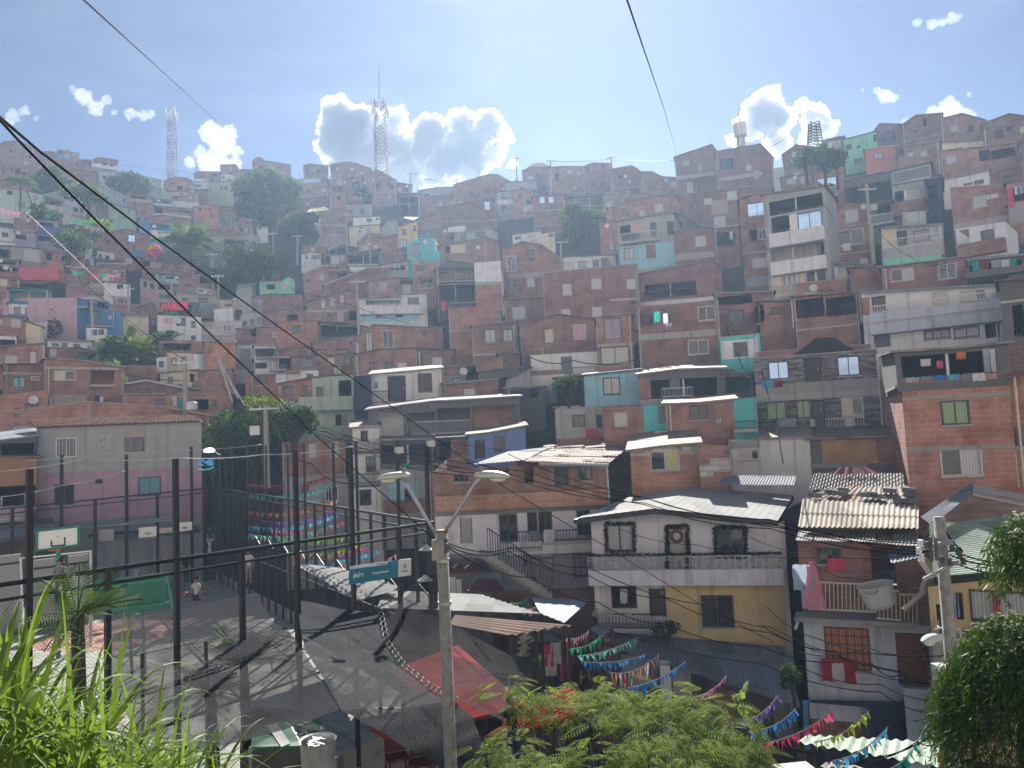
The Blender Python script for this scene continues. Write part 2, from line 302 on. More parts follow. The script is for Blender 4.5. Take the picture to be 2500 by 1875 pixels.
def ridge_y(px):
    pts = [(-900, 330), (0, 350), (100, 375), (290, 405), (450, 430), (640, 405), (760, 410), (900, 430), (1010, 470), (1120, 475), (1220, 445), (1340, 420), (1500, 420), (1640, 440), (1700, 400), (1850, 380), (2050, 350), (2250, 310), (2500, 310), (3400, 330)]
    for i in range(len(pts)-1):
        if pts[i][0] <= px <= pts[i+1][0]:
            t = (px-pts[i][0])/(pts[i+1][0]-pts[i][0]); return pts[i][1]*(1-t)+pts[i+1][1]*t
grid = []
for px in cols:
    y0 = ridge_y(px)+8; col_ = []
    for k in range(34):
        col_.append(tpt(px, y0+(1330-y0)*k/33))
    bk = col_[0]; d = Vector((bk.x, bk.y, 0)).normalized()
    col_ = [bk+d*90+Vector((0, 0, -45)), bk+d*30+Vector((0, 0, -8))]+col_
    fr = col_[-1]; d = Vector((fr.x, fr.y, 0)).normalized()
    col_.append(Vector((fr.x, fr.y, -13))-d*1.0)
    grid.append(col_)
for i in range(len(grid)-1):
    for k in range(len(grid[0])-1):
        hb.poly([grid[i][k], grid[i][k+1], grid[i+1][k+1], grid[i+1][k]])
tag(hb.build('hillside', 'hill', smooth=True), kind='structure')
m, nt, b = newmat('ground', 'packed_dirt'); ov = coords(nt)
n1 = noisef(nt, ov, 0.6, 8, 0.35, 0.65); L(nt, mixc(nt, n1, (0.07, 0.062, 0.055), (0.15, 0.135, 0.12)), b.inputs['Base Color']); b.inputs['Roughness'].default_value = 1
gb = MB(); gb.poly([(-900, -27, -12), (900, -27, -12), (900, 600, -12), (-900, 600, -12)])
tag(gb.build('ground', 'ground'), kind='structure')
m, nt, b = newmat('bounce_slope', 'pale_bounce_surface'); ov = coords(nt)          # unseen pale slope added behind the camera to bounce sun onto the facades
n1 = noisef(nt, ov, 0.06, 8, 0.35, 0.65); L(nt, mixc(nt, n1, (0.40, 0.32, 0.27), (0.62, 0.59, 0.55)), b.inputs['Base Color']); b.inputs['Roughness'].default_value = 1
gb = MB(); pr = [(-26, -13), (-40, -4), (-90, 28), (-180, 80), (-400, 190), (-700, 330)]
for (ya, za), (yb_, zb) in zip(pr, pr[1:]): gb.poly([(-1500, ya, za), (1500, ya, za), (1500, yb_, zb), (-1500, yb_, zb)])
tag(gb.build('added_bounce_slope', 'bounce_slope'), kind='structure')

# ---------------------------------------------------------------- houses
class Facade:
    def __init__(s, px, py, r, yaw=0.0):
        s.o = P(px, py, r); h = Vector((s.o.x, s.o.y, 0)).normalized()
        n = -h; c, sn = math.cos(yaw), math.sin(yaw)
        s.n = Vector((n.x*c-n.y*sn, n.x*sn+n.y*c, 0)); s.u = Vector((-s.n.y, s.n.x, 0))
        s.rz = math.atan2(s.u.y, s.u.x)
    def uv(s, px, py, off=0.0):
        d = ray(px, py); q = s.o+s.n*off; t = q.dot(s.n)/d.dot(s.n); p = d*t-s.o
        return p.dot(s.u), p.z
    def world(s, u, v, off=0.0): return s.o+s.u*u+Vector((0, 0, v))+s.n*off
def ptop(pl, u):
    if u <= pl[0][0]: return pl[0][1]
    for a, b in zip(pl, pl[1:]):
        if u <= b[0]: return a[1]+(b[1]-a[1])*(u-a[0])/max(1e-6, b[0]-a[0])
    return pl[-1][1]
def cells(mb, pl, u0, u1, v0, holes, y=0.0, mi=0, v1=None):
    xs = sorted({u0, u1} | {p[0] for p in pl if u0 < p[0] < u1} | {h[k] for h in holes for k in (0, 1) if u0 < h[k] < u1})
    for a, b in zip(xs, xs[1:]):
        if b-a < 1e-4: continue
        ta, tb = ptop(pl, a+1e-5), ptop(pl, b-1e-5)
        if v1 is not None: ta, tb = min(ta, v1), min(tb, v1)
        mid = (a+b)/2; tm = min(ta, tb)
        iv = sorted((max(h[2], v0), min(h[3], tm-0.03)) for h in holes if h[0]-1e-6 <= mid <= h[1]+1e-6)
        z = v0
        for lo, hi in iv:
            if hi <= lo: continue
            if lo > z+1e-4: mb.poly([(a, y, z), (b, y, z), (b, y, lo), (a, y, lo)], mi)
            z = max(z, hi)
        if tm > z+1e-4: mb.poly([(a, y, z), (b, y, z), (b, y, tb), (a, y, ta)], mi)
WSTY = {'d': ('gl', 'df'), 'l': ('cl', 'af'), 's': ('gs', 'df'), 'c': ('cc', 'af'), 'p': ('cp', 'wf'), 'g': ('cgn', 'df'), 'y': ('cy', 'af'), 'r': ('cr', 'af'), 'R': ('co', 'rw'), 'v': ('cv', 'df'), 'b': ('gl', 'df'), 'B': ('gl', 'wf'),
        'W': ('gl', 'wf'), 'A': ('gl', 'af'), 'T': ('ct', 'df'), 'S': ('bs', 'df'), 'M': ('cl', 'df')}
def window(root, u0, u1, v0, v1, sty, px):
    pane, fr = WSTY[sty]; f = MB(); t = min(0.07, (u1-u0)*0.1); y0, y1 = -0.03, 0.14
    f.box(u0, u1, y0, y1, v1-t, v1); f.box(u0, u1, y0, y1, v0, v0+t)
    f.box(u0, u0+t, y0, y1, v0+t, v1-t); f.box(u1-t, u1, y0, y1, v0+t, v1-t)
    w = u1-u0
    if px > 5:
        k = 2 if w < 2.2*(v1-v0) else 3
        for i in range(1, k): x = u0+w*i/k; f.box(x-t*0.35, x+t*0.35, 0.02, 0.12, v0+t, v1-t)
    o = f.build('window', fr, root)
    p = MB()
    if sty in 'lcypr' and px > 14:            # one sash holds the curtain, the other stands dark
        x = u0+w*random.choice((0.5, 0.5, 0.62)); sw = random.random() < 0.5
        p.box(u0+t*.5, x, 0.06, 0.08, v0+t*.5, v1-t*.5, 0 if sw else 1); p.box(x, u1-t*.5, 0.085, 0.1, v0+t*.5, v1-t*.5, 1 if sw else 0)
        p.build('pane', [pane, pane if random.random() < .35 else 'gl'], o)
    else:
        p.box(u0+t*.5, u1-t*.5, 0.06, 0.09, v0+t*.5, v1-t*.5); p.build('pane', pane, o)
    if px > 9 and sty not in 'bB':
        s = MB(); s.box(u0-0.05, u1+0.05, -0.09, -0.034, v0-0.07, v0-0.003); s.build('sill', 'sl', o)
    if sty in 'bB':
        s = MB(); n = max(3, int(w/0.16))
        for i in range(1, n): x = u0+w*i/n; s.box(x-0.012, x+0.012, -0.06, -0.034, v0, v1)
        s.build('bars', 'wf' if sty == 'B' else 'bk', o)
    return o
def railing(root, u0, u1, v0, v1, off, mat, side=0.0, name='railing'):
    s = MB(); y = -off; n = max(3, int((u1-u0)/0.14)); 
    s.box(u0, u1, y-0.025, y+0.025, v1-0.05, v1); s.box(u0, u1, y-0.02, y+0.02, v0, v0+0.04)
    for i in range(n+1):
        x = u0+(u1-u0)*i/n; s.box(x-0.011, x+0.011, y-0.011, y+0.011, v0+0.04, v1-0.05)
    if side:
        for x in (u0, u1):
            s.box(x-0.02, x+0.02, y+0.025, -0.02, v1-0.05, v1)
            for j in range(1, 5): yy = y+(off)*j/5; s.box(x-0.011, x+0.011, yy-0.011, yy+0.011, v0, v1-0.05)
    return s.build(name, mat, root)
CLN = 0
def cloth(wp, u, rz, w, h, colour, label, cat='laundry', group=None, nm='hanging_cloth', shape=0):
    """a cloth hung by its top edge at wp"""
    global CLN; CLN += 1
    b = MB(); nx, nz = 6, 5; rr = random.random()*6
    for k in range(nz+1):
        for i in range(nx+1):
            x = (i/nx-0.5)*w; t = k/nz; n2 = 0.5+0.5*(1-shape*(1-t))
            taper = 1-(0.75*(1-t) if shape < 0 else 0)
            b.v.append((x*taper*(1+0.04*math.sin(k*2+rr)), 0.05*math.sin(i*1.9+rr+k*.5)*(0.3+t), -h*t+0.02*math.sin(i*2.3+rr)))
    for k in range(nz):
        for i in range(nx): a = k*(nx+1)+i; b.f.append((a, a+nx+1, a+nx+2, a+1)); b.m.append(0)
    o = b.build(nm, 'f_'+colour, None, True, wp); o.rotation_euler = (0, 0, rz)
    return tag(o, label, cat, group)
HN = 0
def h(reg, top, yb, wall, roof, label, feats='', yaw=None, r=None, rs=0.06, dep=7, dn=4, side=None, ov=0.3, name=None, sides=True):
    global HN; HN += 1
    pts = [Z(reg, *map(float, t.split(','))) for t in top.split()]
    xm = (pts[0][0]+pts[-1][0])/2; yb = Z(reg, 0, yb)[1]
    if r is None: r = rng(xm, yb)
    f = Facade(xm, yb, r, R(yaw or 0)); far = r > 70
    pl = [f.uv(*p) for p in pts]
    for i in range(1, len(pl)):
        if pl[i][0] <= pl[i-1][0]: pl[i] = (pl[i-1][0]+0.02, pl[i][1])
    u0, u1 = pl[0][0], pl[-1][0]
    nm = name or ('brick_house' if wall[0] == 'k' else 'plastered_house')
    root = empty(nm, f.o, f.rz, label, 'house')
    ppm = F/r*1024/2500                       # picture pixels per metre
    items = []
    for it in feats.split(';'):
        it = it.strip()
        if not it: continue
        k, rest = it.split(':', 1); nums, _, st = rest.partition(':'); nums = [float(x) for x in nums.split(',')]
        items.append((k, nums, st))
    def rect(n, off=0.0, clampu=True):
        (ax, ay), (bx, by) = Z(reg, n[0], n[1]), Z(reg, n[2], n[3])
        cx_, cy_ = (ax+bx)/2, (ay+by)/2
        a = f.uv(ax, cy_, off)[0]; b = f.uv(bx, cy_, off)[0]; t = f.uv(cx_, ay, off)[1]; bt = f.uv(cx_, by, off)[1]
        if clampu: a = max(a, u0+0.06); b = min(b, u1-0.06)
        return a, b, bt, t
    holes = []; todo = []
    for k, n, st in items:
        if k in 'woD':
            q = rect(n)
            if q[1]-q[0] < 0.15: continue
            tm = min(ptop(pl, q[0]), ptop(pl, q[1]))-0.1
            if roof != 'x': q = (q[0], q[1], q[2], min(q[3], tm))
            if q[3]-q[2] < 0.15: continue
            holes.append(q); todo.append((k, q, st))
    if r > 58 and 'window' not in label and 'blank' not in label and wall[0] in 'kwgmcto' and len(todo) < 4 and u1-u0 > 2.5:   # the many small openings
        rw2 = random.Random(HN*31); mt_ = min(p[1] for p in pl)
        for _ in range(14):
            if len(todo) >= 4: break
            a = rw2.uniform(u0+.35, u1-1.3); z = mt_-rw2.choice((1.5, 1.55, 4.0))-rw2.random()*.2; q = (a, a+rw2.uniform(.7, 1.1), z, z+rw2.uniform(.75, 1.1))
            if z < -1 or any(q[0] < e[1]+.2 and q[1] > e[0]-.2 and q[2] < e[3]+.2 and q[3] > e[2]-.2 for e in holes): continue
            holes.append(q); todo.append(('w', q, rw2.choice('ddldMlc')))
    w = MB(); base = -dn
    cells(w, pl, u0, u1, base, holes)
    tl, tr_ = pl[0][1], pl[-1][1]; up = rs*dep
    if sides:
        w.poly([(u0, dep, base), (u0, 0, base), (u0, 0, tl), (u0, dep, tl+up)], 1)
        w.poly([(u1, 0, base), (u1, dep, base), (u1, dep, tr_+up), (u1, 0, tr_)], 1)
        bk = [(u1, dep, base), (u0, dep, base)]+[(p[0], dep, p[1]+up) for p in pl]; w.poly(bk, 1)
    for a, b, v0, v1 in holes:                # reveals
        e = 0.16
        w.poly([(a, 0, v0), (b, 0, v0), (b, e, v0), (a, e, v0)]); w.poly([(a, 0, v1), (a, e, v1), (b, e, v1), (b, 0, v1)])
        w.poly([(a, 0, v0), (a, e, v0), (a, e, v1), (a, 0, v1)]); w.poly([(b, 0, v0), (b, 0, v1), (b, e, v1), (b, e, v0)])
    w.build('wall', [wall, side or wall], root)
    if wall[0] == 'k' and 'P:' not in feats and u1-u0 > 3 and r > 38 and HN % 3:      # exposed concrete columns and floor bands
        hh_ = min(tl, tr_); cw = .12+.05*(HN % 2); z = hh_-2.55
        for a, b, t in ((u0, u0+cw, tl), (u1-cw, u1, tr_)): cm = MB(); cm.box(a, b, -.03, -.003, -dn, t-.02); cm.build('concrete_column', 'cn', root)
        while z > -.6 and HN % 2:
            if not any(q[2]-.05 < z+.2 and q[3]+.05 > z for q in holes): cm = MB(); cm.box(u0+cw, u1-cw, -.025, -.003, z, z+.17); cm.build('floor_band', 'cn', root)
            z -= 2.55
    rq = random.Random(HN*17)
    if 40 < r < 190 and u1-u0 > 2.2:                                                  # pipes, gutters and dishes
        if 'g:' not in feats and rq.random() < .45:
            x = u1-.25 if rq.random() < .6 else u0+.25; g_ = MB(); g_.tube([(x, -.08, -dn), (x, -.08, min(tl, tr_)-.05)], .05, 5); g_.build('drainpipe', rq.choice(['pp', 'wf', 'cn']), root)
        if roof in 'mt' and rq.random() < .5:
            g_ = MB(); o_ = ov+.05; g_.tube([(u, -o_, v-rs*o_) for u, v in pl], .06, 5); g_.build('gutter', rq.choice(['pg', 'wf', 'sl', 'l']), root)
        if rq.random() < .13 and wall != 'st' and r > 57:
            x = rq.uniform(u0+.4, u1-.4); z = min(tl, tr_)-rq.uniform(.2, .5); g_ = MB(); n_ = 10
            for k_ in range(n_): a, b = 2*math.pi*k_/n_, 2*math.pi*(k_+1)/n_; g_.poly([(x, -.22, z), (x+.32*math.cos(a), -.34+.05*math.sin(a), z+.32*math.sin(a)), (x+.32*math.cos(b), -.34+.05*math.sin(b), z+.32*math.sin(b))])
            g_.build('satellite_dish', 'wf', root)

    if roof not in 'fnx':
        th = 0.09; rb = MB(); so_ = 0.2
        e = [(pl[0][0]-so_, pl[0][1]-(so_*(pl[1][1]-pl[0][1])/max(0.3, pl[1][0]-pl[0][0])))]+pl[1:-1]+[(pl[-1][0]+so_, pl[-1][1]+so_*(pl[-1][1]-pl[-2][1])/max(0.3, pl[-1][0]-pl[-2][0]))]
        fr = [(u, -ov, v+0.012-rs*ov) for u, v in e]; bk = [(u, dep+0.25, v+0.012+rs*(dep+0.25)) for u, v in e]
        tp = lambda q: [(x, y, z+th) for x, y, z in q]
        for i in range(len(e)-1):
            rb.poly([tp(fr)[i], tp(fr)[i+1], tp(bk)[i+1], tp(bk)[i]]); rb.poly([fr[i], bk[i], bk[i+1], fr[i+1]])
            rb.poly([fr[i], fr[i+1], tp(fr)[i+1], tp(fr)[i]]); rb.poly([bk[i+1], bk[i], tp(bk)[i], tp(bk)[i+1]])
        rb.poly([bk[0], fr[0], tp(fr)[0], tp(bk)[0]]); rb.poly([fr[-1], bk[-1], tp(bk)[-1], tp(fr)[-1]])
        rb.build('roof', {'m': 'm', 'l': 'l', 'r': 'r', 't': 'tl', 'w': 'wr', 'g': 'gr', 'b': 'bz', 'p': 'pr'}[roof], root)
    elif roof == 'f':
        rb = MB(); e = [(u, v-0.18) for u, v in pl]; d2 = dep-0.12
        for i in range(len(e)-1):
            rb.poly([(max(e[i][0], u0+.12), 0.12, e[i][1]), (min(e[i+1][0], u1-.12), 0.12, e[i+1][1]), (min(e[i+1][0], u1-.12), d2, e[i+1][1]+up), (max(e[i][0], u0+.12), d2, e[i][1]+up)])
        rb.build('roof', 'cn', root)
        cp = MB()
        for i in range(len(pl)-1):
            (a, va), (b, vb) = pl[i], pl[i+1]
            cp.prism([(a-.02, -.03, va+.003), (b+.02, -.03, vb+.003), (b+.02, .14, vb+.003), (a-.02, .14, va+.003)], [(a-.02, -.03, va+.05), (b+.02, -.03, vb+.05), (b+.02, .14, vb+.05), (a-.02, .14, va+.05)])
        cp.build('wall_cap', 'sl', root)
    for k, q, st in todo:
        if k == 'w': window(root, *q, st or 'd', (q[1]-q[0])*ppm)
        elif k == 'D':
            d_ = MB(); a, b, v0, v1 = q; d_.box(a+.04, b-.04, 0.08, 0.13, v0+.01, v1-.05); t = 0.05
            for x in (a+(b-a)*.5,): d_.box(a+.16, b-.16, 0.06, 0.08, v0+(v1-v0)*.55, v1-.2)
            o = d_.build('door', st or 'wd', root)
            if ppm*(q[1]-q[0]) > 9:
                hn = MB(); hn.box(b-.17, b-.12, 0.02, 0.08, v0+.9, v0+1.02); hn.build('handle', 'af', o)
        elif k == 'o' and ppm*(q[1]-q[0]) > 3:
            a, b, v0, v1 = q; fl = MB(); fl.box(a-.3, b+.3, 0.17, min(dep-.3, 4.5), v0-.14, v0-.02); fl.build('floor_slab', 'cn', root)
            if st: 
                bw = MB(); bw.box(a-.3, b+.3, 1.6, 1.66, v0-.01, v1+.3); bw.build('back_wall', st, root)
            if (b-a) > 3.2 and ppm*(q[1]-q[0]) > 12:
                n = int((b-a)/2.6)
                for i in range(1, n+1):
                    x = a+(b-a)*i/(n+1); p_ = MB(); p_.box(x-.05, x+.05, 0.17, 0.27, v0, v1); p_.build('post', 'wf' if i % 2 else 'cn', root)
    for k, n, st in items:
        if k == 'P':
            q = rect(n); a = max(q[0]-.06, u0); b = min(q[1]+.06, u1); pn = MB(); cells(pn, pl, a, b, q[2], holes, -0.02, 0, q[3])
            if pn.f: pn.build('painted_wall', st or 'w', root)
        elif k == 's':
            q = rect(n); sb = MB(); sb.box(u0 if q[0] < u0+.3 else q[0], u1 if q[1] > u1-.3 else q[1], -0.06, -0.003, q[2], q[3]); sb.build('slab_edge', st or 'sl', root)
        elif k == 'b':
            of = 0.9; q = rect(n, of, False); a, b, v0, v1 = q; bb = MB()
            bb.box(a, b, -of, -of+.12, v0, v1); bb.box(a, a+.12, -of+.12, -.004, v0, v1); bb.box(b-.12, b, -of+.12, -.004, v0, v1); bb.box(a+.12, b-.12, -of+.12, -.004, v0, v0+.14)
            bb.build('balcony', st or wall, root)
        elif k in 'rR':
            of = 0.9 if k == 'R' else 0.08; q = rect(n, of, False); o = railing(root, *q, of, st or 'bk', 1.0 if k == 'R' else 0)
            if k == 'R':
                fl = MB(); fl.box(q[0]-.03, q[1]+.03, -of-.03, -.004, q[2]-.16, q[2]-.003); fl.build('balcony', 'sl', root)
        elif k == 'a':
            q = rect(n, 0.5, False); a, b, v0, v1 = q; aw = MB()
            aw.prism([(a, -.003, v1), (b, -.003, v1), (b, -1.1, v0), (a, -1.1, v0)], [(a, -.003, v1+.05), (b, -.003, v1+.05), (b, -1.1, v0+.05), (a, -1.1, v0+.05)])
            aw.build('awning', st or 'm', root)
        elif k == 'g':
            (x1, y1) = Z(reg, n[0], n[1]); (x2, y2) = Z(reg, n[0], n[2]); a, v1 = f.uv(x1, y1, .1); _, v0 = f.uv(x2, y2, .1)
            g_ = MB(); g_.tube([(a, -.1, v0), (a, -.1, v1)], .05, 6); g_.build('drainpipe', st or 'pp', root)
        elif k == 'c':
            q = rect(n, 0.14, False); colr, _, lb = st.partition('|')
            kk = 0.14; 
            if lb.startswith('^'): lb = lb[1:]; q = rect(n, 1.0, False); kk = 1.0
            cloth(f.world((q[0]+q[1])/2, q[3], kk), None, f.rz, q[1]-q[0], q[3]-q[2], colr, lb, 'laundry', 'clothes and sheets hung out on the houses')
    return root, f
# ---------------------------------------------------------------- far hillside, left
h('E1', '-60,185 60,100 290,85 540,220', 490, 'k', 'm', 'large brick house at the far left end of the skyline', 'w:140,215,175,255;w:360,395,415,445:l;o:455,400,495,485;w:480,215,510,270:l;w:435,300,470,345')
h('E1', '560,262 740,246 840,262', 400, 'kd', 'm', 'low dark brick house on the ridge left of the blue-walled house', 'w:680,280,720,310')
h('E1', '855,213 1050,225 1055,250 1188,268', 410, 'k', 'f', 'boxy brick house with a blue lower wall standing up on the left ridge', 'P:857,312,1062,408:b;w:880,240,940,280;w:1080,280,1125,310:l')
h('E1', '555,400 840,338 1132,425', 640, 'k', 'm', 'wide brick house just below the blue-walled ridge house', 'w:900,440,945,490;w:640,430,680,480')
h('E1', '1135,362 1300,362 1475,390', 620, 'kd', 'f', 'flat brick house with a roof terrace beside the white-fronted ridge house', 'o:1230,395,1400,440;w:1290,500,1340,550')
h('E1', '1375,385 1470,338 1758,382', 745, 'w', 'm', 'tall white house with brick top storey at the end of the left ridge', 'P:1400,338,1758,440:k;w:1530,410,1610,455;w:1645,425,1715,470;w:1540,605,1600,662;w:1665,625,1718,677;a:1490,500,1765,545:m')
h('E1', '1235,470 1480,480', 750, 'k', 'n', 'narrow brick block against the left flank of the tall white ridge house', 'w:1240,555,1285,610;w:1350,620,1400,670', rs=0)
h('E1', '850,560 960,508 1120,512 1440,575', 790, 'k', 'm', 'brick house under a wide dark gable roof on the left hillside', 'w:1035,640,1090,712:l;w:1155,690,1200,750:l;w:1205,655,1265,725;w:900,650,950,700')
h('E1', '-30,450 180,425 430,560', 780, 'k', 'm', 'brick house with a row of dark upper openings, above the pale green house', 'w:25,505,75,575;o:160,490,205,550;o:225,505,310,582;o:325,550,385,592;w:60,640,130,700:l')
h('E1', '385,655 690,795', 880, 'ko', 'f', 'orange brick house with a sloping parapet beside dark trees', 'o:460,760,535,845;w:600,800,640,840')
h('E1', '-30,815 300,830 645,905', 1165, 'mg', 'f', 'large pale green house at the left edge of the hillside', 'w:105,830,185,892;w:280,1010,372,1080:M;w:495,915,565,970:M;g:210,860,1080;g:390,900,1100')
h('E1', '630,915 950,1010', 1165, 'k', 'm', 'brick house with a dark glazed terrace left of the white four-window house', 'o:750,960,930,1092;b:628,1048,945,1160:c;w:640,925,685,1010:l', yaw=12)
h('E1', '950,815 1312,975', 1170, 'w', 'f', 'white house with four dark upper windows in a falling row', 'w:953,870,1027,962;w:1060,915,1107,992;w:1155,960,1207,1012;w:1230,1000,1292,1078;o:1095,1080,1175,1165;o:1195,1090,1260,1180;b:1085,1165,1300,1215:c', yaw=32, side='g', dep=8)
h('E1', '205,1240 533,1262', 1445, 'k', 'f', 'windowless brick box house between the small white house and the violet awning', '')
h('E1', '535,1285 865,1315', 1660, 'lv', 'm', 'lavender house with a long violet awning band', 'o:600,1310,800,1372;s:535,1372,865,1505:vi;o:550,1515,800,1610;s:535,1600,865,1650:lv')
h('E1', '-60,1372 222,1412', 1612, 'w', 'm', 'small white house with one dark window at the left edge', 'w:28,1458,122,1530;s:-60,1585,222,1612:sl')
h('E1', '222,1445 535,1445', 1660, 'lv', 'm', 'lavender house with a recessed dark porch under the brick box house', 'o:235,1490,395,1565;w:400,1480,430,1550:l')
h('E1', '1345,800 1480,752 1640,812 1905,932', 1085, 'bg', 'm', 'blue-grey gabled house with one pale window on the left hillside', 'P:1345,752,1478,1085:k;w:1648,912,1703,962:l;w:1850,950,1885,1010')
h('E1', '1455,1042 1630,1020 2035,1132', 1335, 'gn', 'm', 'green-fronted house with five small windows below the blue-grey house', 'P:1455,1020,1628,1335:kd;w:1700,1188,1747,1232:l;w:1842,1210,1888,1262;w:1918,1120,1953,1168;w:1690,1080,1740,1112;o:1640,1260,1690,1330')
h('E1', '1910,870 2212,925 2290,950', 1250, 'k', 'm', 'brick house with an open roof terrace, right of the green-fronted house', 'o:1960,882,2065,952;o:2090,905,2190,960;s:1945,965,2280,1000:sl;w:1990,1010,2040,1050;w:2120,1130,2180,1180')
h('E2', '-190,605 0,612 315,672', 800, 'mg', 'm', 'pale green house on the skyline left of the thin lattice tower', 'w:-120,625,-75,680:M;w:0,638,28,672;w:200,680,240,705:M')
h('E2', '120,780 240,790 412,825', 950, 'mg', 'm', 'pale green house with a pair of brown windows, below the skyline', 'w:235,808,330,868:M')
h('E2', '375,692 530,628 720,648 805,692', 865, 'k', 'm', 'pinkish brick house at the foot of the thin lattice tower', 'w:640,697,705,747:l;w:480,710,530,740')
h('E2', '830,575 870,548 1215,552', 705, 'k', 'm', 'long brick skyline house right of the thin lattice tower', 'w:1090,582,1172,618;w:900,600,950,630;P:835,660,1020,702:w')
h('E2', '1210,440 1455,436 1512,532', 605, 'ko', 'f', 'orange brick cube standing up on the skyline under a cloud', 'w:1318,475,1350,510;w:1352,475,1388,520:l')
h('E2', '1495,522 1700,522', 640, 'kd', 'm', 'low brick house in the skyline dip right of the orange cube', 'w:1600,535,1630,560')
h('E2', '1702,380 1772,330 1850,342 1856,382 2270,450', 640, 'kd', 'm', 'long dark brick house with a roof turret on the skyline above the big tree', 'w:1730,455,1770,490:l;w:2060,470,2120,492:s;w:1990,520,2020,560')
h('E2', '1415,565 1790,592', 770, 'k', 'm', 'brick house with two pale windows under the orange cube', 'w:1520,568,1562,608:l;w:1642,575,1697,602:l;o:1440,690,1545,760')
h('E2', '1550,640 1782,652', 800, 'k', 'm', 'brick house with a shaded porch close left of the big tree', 'o:1560,665,1760,770')
h('E2', '1225,600 1330,585 1415,605', 705, 'w', 'f', 'small white house under the orange skyline cube', 'w:1240,620,1280,650')
h('E2', '780,705 1062,708', 815, 'w', 'm', 'white house with a grey balcony in the second row below the skyline', 'o:832,735,925,778;w:1010,715,1045,795:l;b:778,775,935,810:w')
h('E2', '1062,712 1425,692', 995, 'ol', 'm', 'grey-green house with three pale upper windows and two dark ones', 'w:1172,722,1207,768:l;w:1258,708,1297,758:l;w:1338,710,1375,752:l;w:1213,768,1254,824;w:1282,768,1322,822;w:1310,890,1350,945:l')
h('E2', '1385,772 1750,795', 900, 'k', 'f', 'blank brick terrace wall house left of the big tree', 'w:1440,810,1480,840')
h('E2', '408,852 695,842', 940, 'c', 'm', 'cream house with a wide pale window on the left hillside', 'w:505,868,560,905:l;w:600,870,670,895')
h('E2', '698,822 1062,812', 1010, 'k', 'm', 'brick house with a dark blue doorway on the left hillside', 'w:1010,825,1035,870;o:920,940,1000,1005')
h('E2', '485,908 895,898', 1085, 'k', 'm', 'red brick house with a white base band and one pale window', 'w:742,912,793,962:l;o:505,905,575,960;P:485,1000,895,1085:w')
h('E2', '105,932 485,985', 1075, 'k', 'm', 'brick house with a long shaded gallery on the left hillside', 'o:190,955,475,1028;s:110,1028,485,1050:w')
h('E2', '215,1062 785,1135', 1255, 'k', 'm', 'brick house with a dark roofed terrace and a yellow back wall', 'o:232,1082,345,1190;o:365,1090,760,1232:y;s:215,1190,785,1250:w;w:40,1120,80,1165')
h('E2', '98,1242 340,1202 765,1262', 1500, 'k', 'm', 'brick house with bright glazing at its right corner below the dark terrace', 'w:390,1268,495,1322;w:568,1362,634,1422:l;w:636,1362,690,1422:l;w:690,1368,742,1462:s;P:560,1355,768,1500:bg')
h('E2', '812,1080 1000,1042 1198,1068', 1410, 'ko', 'm', 'tall orange-red brick house of three storeys beside the pale green strip', 'w:890,1083,932,1132;w:1047,1085,1077,1132;w:1062,1185,1102,1242;w:958,1300,1003,1345:l;w:1062,1298,1108,1352:l')
h('E2', '1200,1072 1418,1075', 1365, 'mg', 'm', 'narrow pale green house with unfinished brick top, beside the tall orange one', 'P:1200,1070,1418,1152:k;w:1222,1232,1278,1282;s:1200,1330,1418,1345:sl')
h('E2', '0,1248 150,1310 515,1355', 1585, 'b', 'm', 'blue-painted terrace house with a white balcony wall', 'o:158,1320,445,1480:b;b:168,1430,475,1545:w;o:190,1500,460,1570')
h('E2', '1733,1220 1925,1225', 1485, 'w', 'f', 'narrow white house with two stacked windows beside the dark trees', 'w:1783,1252,1828,1302;w:1783,1373,1832,1417')
h('E2', '2058,1130 2290,1108', 1230, 'ko', 'm', 'small orange brick house with one bright window under the big tree', 'w:2102,1148,2143,1192:s;w:2190,1150,2230,1190')
h('E2', '1005,1412 1440,1370 1555,1505', 1540, 'k', 'm', 'wide brick house with a slanted pale roof edge above the concrete frame building', 'w:1190,1430,1250,1480;w:1330,1420,1400,1460')
h('E2', '1430,1120 1560,1185 1740,1350', 1500, 'kd', 'f', 'stepped dark brick house on the slope left of the narrow white house', 'w:1450,1240,1490,1290;w:1600,1290,1650,1330')
h('E2', '820,1420 990,1385', 1530, 'c', 'm', 'small cream house above the palm clump', 'w:860,1480,930,1515:c')
# ---- lower left hillside
h('E3', '1050,172 1412,132 1720,212', 365, 'w', 'f', 'white house with open upper loggias and a dark balcony strip', 'o:1420,165,1562,242;o:1572,215,1702,278;b:1400,250,1715,350:w', yaw=22)
h('E3', '1042,205 1382,285', 400, 'w', 'm', 'white house wing with two dark windows next to the loggia house', 'w:1098,248,1155,332;w:1232,290,1288,362', yaw=15)
h('E3', '1350,300 1712,365', 500, 'w', 'n', 'white lower house with a dark blue banner along its balcony', 'o:1348,335,1422,442;w:1478,368,1525,432;w:1582,395,1642,462;s:1405,440,1712,518:nv;w:1720,400,1770,470', yaw=15)
h('E3', '1440,85 1640,48 1910,0 2230,105', 430, 'k', 'm', 'brick gable house with a glazed bay above the hot-air balloon', 'w:1920,80,2030,192:s;D:1998,240,2040,335:df;b:1975,320,2160,410:t;w:1600,160,1660,220')
h('E3', '170,255 690,305', 505, 'tn', 'm', 'grey-brown house with one huge bluish window', 'w:358,290,610,483:l', yaw=8)
h('E3', '682,330 1062,362', 580, 'ko', 'm', 'ochre brick house with two dark doorways right of the huge window', 'o:688,352,782,462;o:925,398,1005,472;w:835,390,880,420')
